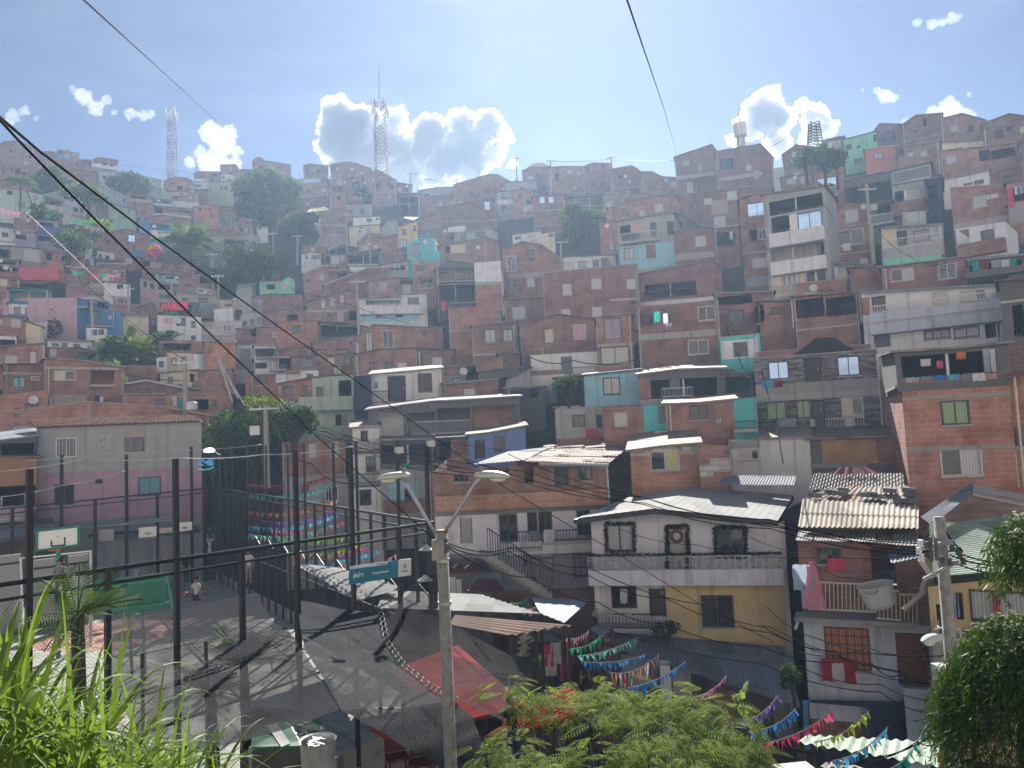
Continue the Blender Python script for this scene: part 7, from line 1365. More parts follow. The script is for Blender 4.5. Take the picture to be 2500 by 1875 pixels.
# left wire bundle on the leaning poles
bp_ = empty('leaning_pole_bundle', PZ('B1', 2010, 960, 50), 0, 'bundle of leaning poles and wires beside the brick houses at left', 'pole')
for k, (a_, b2) in enumerate((((1850, 620), (2010, 940)), ((1840, 600), (1960, 970)), ((1860, 660), (2060, 990)))):
    mb = MB(); mb.tube([PZ('B1', *a_, 50), PZ('B1', *b2, 50)], .05, 5); adopt(mb.build('pole', 'pg'), bp_)
mb = MB(); mb.tube([PZ('B1', 1790, 680, 50), PZ('B1', 1950, 690, 50)], .05, 5); adopt(mb.build('crossarm', 'pg'), bp_)
# nearest concrete street-light pole
LPr = 12.6
pt, pb = P(1075, 1301, LPr), P(1100, 1870, LPr)
LP = empty('street_light', Vector((pb.x, pb.y, -12)), 0, 'concrete street light pole with two curved lamp arms in the middle foreground', 'street light')
mb = MB(); pbb = Vector((pb.x, pb.y, -12)); tt = Vector((pb.x, pb.y, pt.z)); mb.tube([pbb, pbb.lerp(tt, .4), tt], [.13, .112, .088], 20); adopt(mb.build('shaft', 'pl', None, True), LP)
mb = MB(); mb.tube([tt+Vector((0, 0, -.002)), tt+Vector((0, 0, .05))], .09, 16); adopt(mb.build('cap', 'wd'), LP)
for k, (x, y) in enumerate(((1078, 1340), (1080, 1372), (1095, 1475))):
    p = P(x, y, LPr); p = Vector((pb.x, pb.y, p.z)); mb = MB(); mb.tube([p, p+Vector((0, 0, .05))], .113, 16); adopt(mb.build('band', 'pg'), LP)
mb = MB(); p = P(1070, 1342, LPr-.1); mb.box(p.x-.1, p.x+.1, p.y-.08, p.y+.08, p.z-.16, p.z+.16); adopt(mb.build('junction_box', 'pl'), LP)
mb = MB()
for k in range(9): p = P(1088+random.uniform(-4, 8), 1315+random.uniform(-5, 30), LPr-.12); lathe(mb, p, [(.0, -.04), (.035, -.02), (.035, .02), (0, .04)], 8)
adopt(mb.build('insulator', 'gd'), LP)
def lamp_head(c, ang, s, parent, tilt=0.0, cap=True):
    ct, st = math.cos(ang), math.sin(ang); tr = lambda x, y, z: c+Vector((x*ct-y*st, x*st+y*ct, z+x*tilt))*1.0
    prof = [(-.36, .02, .0), (-.34, .07, .06), (-.26, .11, .10), (-.1, .125, .12), (.08, .125, .12), (.22, .11, .10), (.30, .085, .07), (.36, .05, .04), (.38, .01, .0)]; n = 12; mb = MB(); gl = MB()
    ring = [[tr(x*s, w*s*math.cos(2*math.pi*j/n), (hh_*s*math.sin(2*math.pi*j/n) if j <= n/2 else .35*hh_*s*math.sin(2*math.pi*j/n))+.0) for j in range(n)] for x, w, hh_ in prof]
    for a_, b2 in zip(ring, ring[1:]):
        for j in range(n): mb.poly([a_[j], b2[j], b2[(j+1) % n], a_[(j+1) % n]])
    adopt(mb.build('lamp_housing', 'lh', None, True), parent)
    for k in range(6):
        for j in range(10):
            e = lambda u, v: tr((.12+.17*math.cos(v)*math.cos(u))*s, .09*s*math.sin(v)*math.cos(u), (-.03-.075*math.sin(u))*s)
            u0, u1, v0, v1 = math.pi/2*k/6, math.pi/2*(k+1)/6, 2*math.pi*j/10, 2*math.pi*(j+1)/10; gl.poly([e(u0, v0), e(u0, v1), e(u1, v1), e(u1, v0)])
    adopt(gl.build('lamp_glass', 'lg', None, True), parent)
    if cap:
        m2 = MB(); m2.tube([tr(-.22*s, 0, .09*s), tr(-.22*s, 0, .19*s)], .045*s, 10); adopt(m2.build('photocell', 'f_blue' if False else 'bz', None, True), parent)
l1, l2 = P(962, 1166, LPr+.3), P(1200, 1164, LPr-.3)
lamp_head(l1, math.pi+.25, .76, LP, -.05); lamp_head(l2, -.2, .81, LP, -.05)
mb = MB(); mb.tube([P(1064, 1305, LPr), P(1035, 1255, LPr+.1), P(995, 1188, LPr+.25), P(978, 1172, LPr+.28)], .03, 8); adopt(mb.build('lamp_arm', 'pg', None, True), LP)
mb = MB(); mb.tube([P(1088, 1295, LPr), P(1120, 1245, LPr-.1), P(1160, 1180, LPr-.25), P(1172, 1168, LPr-.28)], .03, 8); adopt(mb.build('lamp_arm', 'pg', None, True), LP)
# right utility pole
pr_ = 14.0; rb_, rt2 = P(2325, 1640, pr_), P(2305, 1262, pr_)
RP = empty('utility_pole', Vector((rb_.x, rb_.y, -12)), 0, 'concrete utility pole with insulators and a lamp in front of the green zinc roof', 'pole')
mb = MB(); a_, b2 = Vector((rb_.x, rb_.y, -12)), Vector((rb_.x, rb_.y, rt2.z)); mb.tube([a_, a_.lerp(b2, .5), b2], [.14, .105, .085], 16); adopt(mb.build('shaft', 'pl', None, True), RP)
for x0, y0, x1, y1 in ((2272, 1310, 2275, 1370), (2284, 1312, 2287, 1368)):
    mb = MB(); mb.tube([P(x0, y0, 13.6), P(x1, y1, 13.6)], .028, 8); adopt(mb.build('fuse_holder', 'gd'), RP)
mb = MB(); p, q_ = P(2245, 1340, 13.8), P(2330, 1320, 13.8); mb.tube([p, q_], .035, 6); p, q_ = P(2255, 1415, 13.8), P(2340, 1370, 13.8); mb.tube([p, q_], .03, 6); adopt(mb.build('crossarm', 'pg'), RP)
for x, y, m_ in ((2248, 1326, 'sw'), (2244, 1345, 'sw'), (2250, 1362, 'sw'), (2262, 1330, 'gd'), (2340, 1345, 'gd'), (2352, 1370, 'gd'), (2344, 1355, 'gd'), (2325, 1338, 'gd'), (2318, 1372, 'gd'), (2300, 1366, 'gd')):
    mb = MB(); lathe(mb, P(x, y, 13.6), [(0, -.06), (.05, -.05), (.03, -.02), (.05, 0), (.03, .03), (.045, .05), (0, .06)], 8); adopt(mb.build('insulator', m_, None, True), RP)
lamp_head(P(2276, 1562, 13.4), math.pi+.6, .75, RP, .05)
mb = MB(); p = P(2304, 1655, 13.5); mb.box(p.x-.13, p.x+.13, p.y-.1, p.y+.1, p.z-.2, p.z+.2); adopt(mb.build('meter_box', 'wf'), RP)
tag_ = None
# lit street lamp and neon sign beside the pink building
def emit(key, c, s):
    m, nt, b = newmat(key, key); b.inputs['Emission Color'].default_value = (*c, 1); b.inputs['Emission Strength'].default_value = s; b.inputs['Base Color'].default_value = (*c, 1)
emit('elamp', (1, .98, .9), 3.0); emit('eneon', (.02, .4, .3), .22); emit('eneon2', (.03, .2, .4), .25)
ll = empty('street_lamp', PZ('B1', 1765, 1380, 50), 0, 'lit street lamp beside the corner of the pink building', 'lamp'); mb = MB(); lathe(mb, Vector((0, 0, 0)), [(0, -.14), (.3, -.1), (.34, 0), (.2, .12), (0, .14)], 12); mb.build('lamp', 'elamp', ll, True); mb = MB(); mb.tube([(0, 0.1, 0), (.5, .3, -.3), (.5, .3, -8)], .06, 6); mb.build('pole', 'bk', ll)
ns = empty('neon_sign', PZ('B1', 1740, 1480, 50), 0, 'small green and blue neon sign below the lit lamp', 'sign'); flat_text('Café', .5, ns, (-.5, 0, -.2), 'eneon2', 0, 'LEFT', 'lettering', .03); mb = MB(); mb.tube([(-.5, 0, -.4), (-.2, 0, -.46), (.2, 0, -.43), (.45, 0, -.32)], .05, 6); mb.build('tube', 'eneon', ns)
# rooftop sign PARCE MEDELLIN
sp = empty('rooftop_sign', PZ('E4', 340, 1290, 97), R(-14), 'red and green rooftop lettering sign on the white house at left', 'sign'); sp.location = PZ('E4', 335, 1245, 96)
wp = (PZ('E4', 790, 1245, 96)-sp.location).length
t1 = flat_text('PARCE', wp*.36, sp, (0, 0, .15), 'f_rose', 0, 'LEFT', 'lettering', .09); t2 = flat_text('MEDELLIN', wp*.125, sp, (wp*.1, -.1, -wp*.1), 'f_green', 0, 'LEFT', 'lettering', .03)
mb = MB(); mb.tube([(0, .1, .1), (wp, .1, .1)], .04, 5); mb.tube([(0, .1, -.6), (wp, .1, -.6)], .04, 5); mb.build('frame', 'bk', sp)
# red notice on the grey wall
f_ = Facade(*Z('B3', 713, 1268), rng(*Z('B3', 600, 1350))-.1, 0); rn = empty('notice_board', f_.o, f_.rz, 'red notice with rows of small lettering on the grey bicycle wall', 'notice'); mb = MB(); a_, b2 = f_.uv(*Z('B3', 655, 1268)), f_.uv(*Z('B3', 773, 1195)); mb.box(a_[0], b2[0], -.03, 0, 0, b2[1]); mb.build('panel', 'f_red', rn)
for k in range(5): flat_text(['SE VENDEN', 'HELADOS Y', 'CREMAS', 'PREGUNTE', 'AQUI'][k] if False else '— — — — —', .14, rn, (0, -.032, b2[1]*(.82-.17*k)), 'sw', 0, 'CENTER')
for k, (x, y) in enumerate(((505, 1150), (520, 1245))):
    bi = empty('bicycle', PZ('B3', x, y, 44.3), 0, ['bicycle hung high on the grey wall left of the small window', 'bicycle leaning at the foot of the grey wall below the hung one'][k], 'bicycle')
    for sx in (-.5, .5):
        mb = MB(); mb.tube([(sx+.33*math.cos(2*math.pi*j/16), -.08, .33*math.sin(2*math.pi*j/16)) for j in range(17)], .035, 5); mb.build('wheel', 'bk', bi)
    mb = MB(); mb.tube([(-.5, -.08, 0), (-.2, -.08, .5), (.35, -.08, .5), (.5, -.08, 0)], .025, 5); mb.tube([(-.2, -.08, .5), (0, -.08, 0), (.35, -.08, .5)], .025, 5); mb.tube([(-.5, -.08, 0), (0, -.08, 0)], .02, 5); mb.build('frame', 'bk', bi); mb = MB(); mb.box(-.32, -.12, -.14, -.02, .52, .57); mb.build('saddle', 'bk', bi); mb = MB(); mb.tube([(.35, -.25, .62), (.35, .1, .62)], .02, 5); mb.build('handlebar', 'bk', bi)
# hot-air balloon ornament, water tank
bl = empty('balloon', PZ('E4', 230, 480, 95), 0, 'orange and red hot-air balloon ornament over the left hillside', 'balloon'); rr = 90*.16275/1850*95; n = 16
mb = MB(); prof = [(.16, -1.15), (.3, -1.0), (.72, -.55), (.97, 0), (.93, .4), (.7, .75), (.36, .95), (0, 1.02)]; prof = [(a_*rr, (b2+1.7)*rr) for a_, b2 in prof]
for k, ((r0, z0), (r1, z1)) in enumerate(zip(prof, prof[1:])):
    for j in range(n):
        g0, g1 = 2*math.pi*j/n, 2*math.pi*(j+1)/n; mb.poly([(r0*math.cos(g0), r0*math.sin(g0), z0), (r0*math.cos(g1), r0*math.sin(g1), z0), (r1*math.cos(g1), r1*math.sin(g1), z1), (r1*math.cos(g0), r1*math.sin(g0), z1)], 2 if (k in (3, 4) and j in (9, 10, 11)) else (3 if k in (1, 2) and j in (12, 13) else (0 if k < 3 else 1)))
mb.build('envelope', ['f_rose', 'f_orange', 'f_lime', 'f_purple'], bl, True); mb = MB(); mb.box(-.12*rr*1.4, .12*rr*1.4, -.15*rr, .15*rr, 0, .3*rr); mb.build('basket', 'wd', bl)
mb = MB()
for g in range(4): mb.tube([(.14*rr*math.cos(g*1.57+.78), .14*rr*math.sin(g*1.57+.78), .3*rr), (.17*rr*math.cos(g*1.57+.78), .17*rr*math.sin(g*1.57+.78), .6*rr)], .03, 4)
mb.build('rope', 'cg', bl); mb = MB(); mb.tube([(0, 0, 0), (0, .3, -6)], .03, 4); mb.build('tether', 'cg', bl)
wt = empty('water_tank', PZ('B1', 1618, 1040, 58), 0, 'white water tank on a brick roof right of the concrete pole', 'water tank'); mb = MB(); lathe(mb, Vector((0, 0, 0)), [(.34, 0), (.36, .06), (.36, .5), (.3, .58), (.15, .6)], 16); mb.build('body', 'wf', wt, True); mb = MB(); lathe(mb, Vector((0, 0, 0)), [(.17, .595), (.17, .65), (0, .67)], 12); mb.build('lid', 'cn', wt)
# concrete steps up the left hillside
cs = MB()
for k in range(10):
    t_ = k/10; a_, b2 = PZ('E4', 1450+15*t_, 1000-205*t_, 98+k*1.3), PZ('E4', 1690-5*t_, 1000-205*t_, 98+k*1.3); cs.prism([a_-Vector((0, 0, 3)), b2-Vector((0, 0, 3)), b2+Vector((0, 1.6, -3)), a_+Vector((0, 1.6, -3))], [a_, b2, b2+Vector((0, 1.6, 0)), a_+Vector((0, 1.6, 0))])
tag(cs.build('hillside_steps', 'cn'), 'broad grey concrete steps climbing the left hillside', 'steps')
sheet('skylight_roof', [PZ('A2', 440, 755, 122), PZ('A2', 640, 735, 122), PZ('A2', 600, 705, 125), PZ('A2', 470, 728, 125)], 'yp', 'yellow translucent roof catching sun between two trees', per=1, amp=.03, posts=False)
sheet('skylight_roof', [PZ('A2', 1260, 800, 120), PZ('A2', 1345, 822, 120), PZ('A2', 1395, 795, 124), PZ('A2', 1280, 792, 124)], 'yp', 'small yellow translucent roof right of the tower', per=1, amp=.03, posts=False)
ya = empty('roof_lattice', PZ('A3', 240, 400, 150), 0, 'yellow steel roof lattice on the centre skyline', 'roof frame'); mb = MB(); q4 = [PZ('A3', *p_, 150) for p_ in ((140, 400), (220, 345), (285, 340), (350, 370))]
for k in range(7):
    t_ = k/6; mb.tube([q4[0].lerp(q4[3], t_), q4[1].lerp(q4[2], t_)], .12, 4)
for k in range(5):
    t_ = k/4; mb.tube([q4[0].lerp(q4[1], t_), q4[3].lerp(q4[2], t_)], .12, 4)
adopt(mb.build('steel_grid', 'y'), ya)
# ---------------------------------------------------------------- bunting
def bunting(label, a, b, colour, n, fl, sag=.25, single=False, group='triangular bunting strings', cols=None):
    s_ = empty('bunting', a, 0, label, 'bunting', group); pts = []; L2 = (b-a).length
    for i in range(25): t = i/24; p = a.lerp(b, t); p.z -= sag*4*t*(1-t); pts.append(p-a)
    mb = MB(); mb.tube(pts, .012, 4); mb.build('string', 'cg', s_)
    d = (b-a).normalized(); one = MB()
    for i in range(n):
        t = (i+.5)/n; k = min(int(t*24), 23); p = pts[k].lerp(pts[k+1], t*24-k); w = L2/n*.46; tw = random.uniform(-.9, .9); dr = Vector((math.sin(tw)*.3, -abs(math.cos(tw))*.3-random.random()*.5, -1)).normalized()*fl*random.uniform(.75, 1.15)
        u = (d+Vector((0, random.uniform(-.5, .5), random.uniform(-.2, .2)))).normalized()*w; mb = one if single else MB()
        mid = p+dr*.5+Vector((random.uniform(-.05, .05), random.uniform(-.12, .12), 0)); mb.poly([p-u, p+u, mid+u*.5, mid-u*.5]); mb.poly([mid-u*.5, mid+u*.5, p+dr])
        if not single: mb.build('flag', 'f_'+(cols[i % len(cols)] if cols else colour), s_, True)
    if single: one.build('flags', 'f_'+colour, s_)
    return s_
for a_, b2, c_, n_, fl_, ra, rb2, lab in ((('D3', 1970, 1255), ('D4', 140, 1040), 'purple', 13, .42, 15, 17, 'purple bunting above the white door pier'), (('D3', 2030, 1345), ('D4', 285, 1155), 'blue', 16, .4, 14.5, 17, 'blue bunting between the purple and the pinkish red strings'),
        (('D3', 2125, 1455), ('D4', 605, 1165), 'rose', 22, .4, 14, 17, 'pinkish red bunting at bottom right'), (('D4', 445, 1440), ('D4', 905, 1175), 'lime', 15, .38, 14.5, 17, 'lime green bunting at bottom right'), (('D4', 590, 1600), ('D4', 1065, 1310), 'sky blue', 15, .36, 14, 16.5, 'light blue bunting at bottom right'),
        (('D4', 1075, 1670), ('D4', 1395, 1290), 'green', 14, .34, 13.5, 16.5, 'bright green bunting at bottom right'), (('D4', 1540, 1690), ('D4', 1670, 1470), 'teal', 7, .34, 13, 15, 'teal bunting beside the weeping tree'),
        (('D3', 500, 560), ('D3', 685, 495), 'pink', 9, .32, 24, 26, 'short pink bunting right of the hat stall canopy'), (('D3', 515, 650), ('D3', 785, 545), 'green', 11, .42, 23, 26, 'dark green bunting right of the hat stall'), (('D3', 585, 715), ('D3', 1105, 550), 'mint', 18, .45, 22, 27, 'mint bunting over the street right of the hat stall'),
        (('D3', 640, 765), ('D3', 1205, 685), 'blue', 20, .42, 22, 26, 'blue bunting over the street right of the hat stall'), (('D3', 1010, 985), ('D3', 1500, 760), 'blue', 17, .4, 19, 24, 'blue bunting reaching across the long street awning'), (('D3', 1540, 1065), ('D3', 1845, 880), 'magenta', 12, .36, 17, 22, 'magenta bunting over the feathery tree'),
        (('D3', 1880, 1045), ('D3', 2015, 925), 'lime', 7, .45, 17, 20, 'short lime bunting over the right end of the feathery tree'), (('D3', 15, 262), ('D3', 185, 208), 'green', 7, .4, 27, 29, 'green bunting behind the bright market roof'), (('D3', 130, 305), ('D3', 260, 268), 'pink', 6, .4, 26, 28, 'pink bunting behind the bright market roof')):
    bunting(lab, PZ(*a_, ra), PZ(*b2, rb2), c_, n_, .19 if ra < 18 else .27, .12)
bunting('multicoloured ribbon bunting under the long street awning', PZ('D3', 845, 850, 22), PZ('D3', 1275, 685, 26), 'red', 26, .5, .25, False, 'triangular bunting strings', ['red', 'white', 'black', 'orange', 'grey', 'white'])
rw_ = [(430, 'red', 'uppermost'), (480, 'white', ''), (520, 'teal', 'second from top'), (590, 'red', 'fourth from top'), (660, 'orange', 'third from top'), (720, 'mint', 'sixth from top'), (780, 'sky blue', 'fourth from top'), (850, 'mint', 'just above the near rail'), (930, 'blue', 'just under the near rail'), (880, 'lime', 'at the height of the near rail'), (990, 'lime', 'long one right of the tall post'), (1090, 'pink', 'lowest, above the sign')]
for k, (y, c_, wh) in enumerate(rw_):
    if k in (1, 3, 5, 8): continue
    x0, x1 = (-40, 700) if k < 9 else ((250, 1000) if k < 10 else ((280, 980) if k == 10 else (720, 1240)))
    bunting(c_+' bunting over the alley behind the court, '+wh, PZ('C2', x0, y+25, 51-k*1.25), PZ('C2', x1, y-70, 47-k*1.2), c_, 36, .34, .35, True, 'alley bunting behind the court fence')
for k, (y, c_) in enumerate(((740, 'purple'), (820, 'rose'), (900, 'teal'), (1030, 'magenta'), (1060, 'sky blue'))):
    bunting(c_+' bunting over the alley behind the court fence, '+('left half' if k < 3 else 'right half near the sign'), PZ('C2', 60+k*90, y+20, 44-k*1.5), PZ('C2', 700+k*90, y-60, 41-k*1.5), c_, 34, .32, .3, True, 'alley bunting behind the court fence')
for a_, b2, c_, lab in ((('E1', 0, 1080), ('E1', 320, 1150), 'pink', 'pink bunting along the foot of the pale green house'), (('E1', 1110, 1260), ('E1', 1410, 1290), 'green', 'bright green bunting below the white four-window house'), (('E1', 1180, 1290), ('E1', 1560, 1400), 'pink', 'pink bunting below the green one on the left hillside'), (('E1', 1270, 1300), ('E1', 1560, 1390), 'green', 'second green bunting beside the pink one on the left hillside'),
        (('E1', 690, 1190), ('E1', 800, 1165), 'green', 'short green bunting under the dark glazed terrace'), (('E3', 1080, 620), ('E3', 1280, 620), 'green', 'green and pink bunting left of the flagpole'), (('E3', 1350, 650), ('E3', 1500, 640), 'red', 'red bunting at the middle of the flagpole roof'), (('E3', 1500, 660), ('E3', 1620, 640), 'green', 'green bunting left of the flagpole'), (('E3', 1620, 665), ('E3', 1815, 650), 'pink', 'pink bunting tied to the flagpole')):
    a2, b3 = PZ(*a_, 118 if a_[0] == 'E1' else 104), PZ(*b2, 116 if a_[0] == 'E1' else 103); bunting(lab, a2, b3, c_, 12, 1.1 if a_[0] == 'E1' else .9, .2, True, 'bunting on the left hillside')
cloth(PZ('E3', 580, 570, 103), None, .2, 4.2, 1.5, 'dark red', 'dark red tarpaulin slung over the dark open shed house', 'tarpaulin', None, 'tarpaulin'); cloth(PZ('A2', 1600, 1500, 82), None, 0, .45, 1.1, 'rose', 'red flag hanging beside the open metal terrace', 'flag', None, 'hanging_flag')
cloth(PZ('B4', 530, 430, 49), None, 0, 4.2, 1.1, 'black', 'black plastic sheet heaped on the terrace above the stone-clad house', 'tarpaulin', None, 'tarpaulin', -1)
# ---------------------------------------------------------------- trees and plants
def leafq(mb, p, e, w, nrm=None):
    g = e.cross(nrm if nrm is not None else Vector((random.gauss(0, 1), random.gauss(0, 1), random.gauss(0, 1)))).normalized()*w
    mb.poly([p, p+e*.45+g, p+e, p+e*.45-g])
def rv(): return Vector((random.gauss(0, 1), random.gauss(0, 1), random.gauss(0, 1)))
def tree(label, px, py, r_, w, hgt, n, leaf, mat, lobes=9, trunk=3.0, name='tree', flat=1.0, cat='tree'):
    c = P(px, py, r_); o_ = empty(name, c-Vector((0, 0, hgt*.5+trunk)), 0, label, cat); mb = MB(); lb = []
    for k in range(lobes):
        d = rv().normalized(); f = random.uniform(.35, .8); lb.append((Vector((d.x*w*.5*f, d.y*w*.4*f, d.z*hgt*.5*f)), random.uniform(.26, .46)))
    lb.append((Vector((0, 0, 0)), .5)); base = Vector((0, 0, hgt*.5+trunk))
    for i in range(n):
        q, s = random.choice(lb); d = rv().normalized(); rad = random.uniform(.6, 1.06)**.7; p = base+q+Vector((d.x*w*.5*s*rad, d.y*w*.45*s*rad, d.z*hgt*.5*s*rad*flat))
        e = (d*.6+rv()*.6+Vector((0, 0, -.35))).normalized()*leaf*random.uniform(.6, 1.3); leafq(mb, p, e, leaf*random.uniform(.25, .42))
    mb.build('crown', mat, o_)
    t_ = MB(); t_.tube([(0, 0, -2), (w*.02, 0, trunk*.5), (0, 0, trunk+hgt*.3)], [w*.045+.04, w*.035+.03, w*.02+.02], 7)
    for q, s in lb[:6]: t_.tube([Vector((0, 0, trunk*.7)), base+q*.5+Vector((0, 0, -hgt*.1)), base+q], [w*.02+.02, w*.012+.015, .015], 5)
    t_.build('trunk', 'bkk', o_); return o_
random.seed(21)
for a in (('big round dark tree with a sunlit top on the left of centre hillside', 655, 480, 152, 13, 9.5, 5200, .75, 'lf2', 12), ('dark lower lobe tree at the foot of the big round tree', 620, 515, 148, 9, 6, 2200, .7, 'lf', 8), ('dark tree below the small orange house at centre left', 725, 555, 132, 8.5, 6.5, 2800, .6, 'lf', 9),
          ('dark bushy tree left of the red and white tower foot', 880, 480, 165, 9, 7, 2200, .7, 'lf', 8), ('dark tree right of the red and white tower', 955, 490, 165, 7, 8, 2000, .7, 'lf', 7), ('hazy tree beside the picket railing on the centre hillside', 1425, 552, 112, 7.5, 8, 3000, .55, 'lf2', 9), ('small bright shrub at the edge of the hazy centre tree', 1390, 560, 111, 2.2, 3, 500, .4, 'lf3', 5),
          ('dark tree beside the orange sloping house on the left hillside', 130, 450, 160, 8, 5.5, 1900, .65, 'lf', 8), ('dark tree on the skyline right of the tall white ridge house', 310, 445, 175, 8.5, 6.5, 1900, .7, 'lf', 8), ('pale green bush below the skyline tree at left', 345, 462, 168, 5, 4, 900, .6, 'lf2', 6), ('yellowish bushes on the bank above the green-fronted house', 215, 475, 145, 8, 4.5, 1300, .55, 'lf2', 8),
          ('bush below the white four-window house at left', 100, 525, 130, 7, 2.6, 900, .5, 'lf', 6), ('bright bush under the bunting on the left hillside', 230, 560, 122, 7, 3, 1100, .45, 'lf3', 7), ('grassy bush strip left of the white loggia house', 165, 590, 115, 7, 3, 900, .45, 'lf2', 7),
          ('dark tree in front of the grey concrete frame building', 590, 640, 112, 7.5, 6, 2400, .5, 'lf', 9), ('dark tree right of the grey concrete frame building', 655, 640, 113, 8, 4.6, 2200, .5, 'lf', 9), ('dark tree against the long shed at left of the stairs', 555, 680, 106, 6, 3.4, 1400, .5, 'lf', 7), ('dark shaded tree beside the pink side wall', 138, 800, 92, 3.6, 5.0, 1300, .38, 'lf', 7),
          ('round shrub on the right ridge under the lattice pylon', 2010, 388, 97, 4, 3.2, 1000, .4, 'lf2', 7), ('dark round shrub beside the ridge shrub at right', 2040, 385, 95, 3, 3, 800, .38, 'lf', 6), ('dark hedge-like bush on the right ridge slope', 1965, 392, 98, 4.5, 2.6, 900, .4, 'lf', 6), ('bright tree at the corner of the pink building', 548, 1062, 57, 4.2, 3.4, 2600, .2, 'lf2', 9),
          ('dark tree behind the utility pole beside the pink building', 620, 1045, 57, 5.8, 5.0, 3400, .26, 'lf', 10), ('yellow-green small tree top between the leaning poles', 640, 990, 52, 2.6, 1.6, 900, .2, 'lf3', 6), ('dark tree against the pale green house with stained balcony', 715, 1015, 50, 3.0, 3.6, 1500, .24, 'lf', 7), ('large dark tree shading the alley behind the court', 600, 1115, 60, 7.2, 5.2, 4200, .28, 'lf', 11, .8),
          ('dark leafy tree low over the alley entrance', 515, 1130, 59, 3.6, 4.6, 2200, .26, 'lf', 8, .8), ('flowering creeper bush at the corner of the star ornament house', 292, 935, 69, 2.2, 3.6, 1100, .26, 'lf3', 6), ('shrub growing at the turquoise wall behind the barred door', 1590, 1035, 43, 1.6, 1.8, 800, .16, 'lf', 5), ('potted plants tumbling over the dark plant-hung balcony', 1385, 935, 46, 2.0, 2.0, 700, .2, 'lf', 6),
          ('shrub drooping at the end of the black lower balcony', 1630, 1535, 31, 1.1, .9, 600, .1, 'lf', 5), ('dark climbing bush at the right edge behind the brick strip house', 2470, 910, 44, 3, 5, 1200, .3, 'lf', 7), ('small bush on the roof of the lower hut wall', 1935, 1655, 25.5, .9, .9, 500, .1, 'lf', 5)):
    tree(*a, **({'trunk': .4} if any(w_ in a[0] for w_ in ('shrub', 'bush', 'hedge', 'plants')) and len(a) < 11 else {}))
def frond(mb, p, d, length, droop, nl, ll, lw, up=Vector((0, 0, 1)), stem=None, fold=.55):
    side = d.cross(up).normalized(); pts = []
    for k in range(nl+1):
        t = k/nl; pts.append(p+d*(length*t)+Vector((0, 0, -droop*length*t*t)))
    for k in range(1, nl):
        t = k/nl; ax = (pts[k+1]-pts[k-1]).normalized(); s = math.sin(math.pi*min(1, .18+t*.82))*.95+.1
        for sg_ in (-1, 1):
            e = (side*sg_+ax*fold+Vector((0, 0, -.25))).normalized()*ll*s; leafq(mb, pts[k], e, lw, ax.cross(e))
    if stem is not None: stem.tube(pts[::3]+[pts[-1]], .012 if length < 1.5 else .025, 4)
def palm(label, c, n, length, droop, trunk_h, mat='pm', ll=.35, lw=.022, nl=22, name='palm', up0=.5):
    o_ = empty(name, c-Vector((0, 0, trunk_h)), 0, label, 'palm'); mb = MB(); st_ = MB()
    for k in range(n):
        g = 2*math.pi*k/n+random.uniform(-.2, .2); el = random.uniform(-.1, 1.0)*up0*2; d = Vector((math.cos(g)*math.cos(el), math.sin(g)*math.cos(el), math.sin(el)))
        frond(mb, Vector((0, 0, trunk_h)), d, length*random.uniform(.75, 1.1), droop*random.uniform(.6, 1.2), nl, ll, lw, Vector((0, 0, 1)) if abs(d.z) < .95 else Vector((1, 0, 0)), st_)
    mb.build('crown', mat, o_); st_.build('frond_stem', 'lf2', o_); t_ = MB(); t_.tube([(0, 0, -3), (.05, 0, trunk_h*.5), (0, 0, trunk_h)], [.16, .13, .1], 9); t_.build('trunk', 'bkk', o_); return o_
palm('bright-edged palm among the long grass near the court fence', P(190, 1500, 15), 20, 1.2, .22, 5, 'pm', .4, .014, 20, 'palm', .6)
palm('dark palm seen through the shade net left of the seam', P(595, 1620, 20), 22, 1.35, .25, 4, 'lf', .42, .016, 20, 'palm', .6)
palm('low dark palm beside the shade net over the court', P(515, 1690, 19), 16, 1.1, .3, 3, 'lf', .38, .016, 18, 'palm', .5)
palm('feathery palm clump on the left hillside under the skyline', P(465, 590, 118), 34, 6, .7, 4, 'lf2', 1.5, .12, 16, 'palm', .55)
palm('small palm on the bank of the left hillside', P(50, 440, 150), 18, 3.5, .6, 3, 'lf2', 1.1, .1, 14)
for k, (x, y, r_, n_, ln_, m_, lab) in enumerate(((312, 830, 82, 46, 4.6, 'lf3', 'big yellow-green bamboo clump before the blue house'), (345, 845, 80, 40, 4.2, 'lf3', 'yellowish right half of the bamboo clump'), (275, 835, 81, 34, 3.8, 'lf2', 'darker left half of the bamboo clump'), (405, 815, 84, 40, 3.4, 'lf2', 'grey-green bamboo clump in front of the white sign house'), (320, 868, 79, 36, 3.6, 'lf', 'dark bush at the foot of the bamboo clump'))):
    palm(lab, P(x, y+22, r_), n_, ln_, .85, 2.5, m_, .75, .07, 20, 'bamboo_clump', .75)
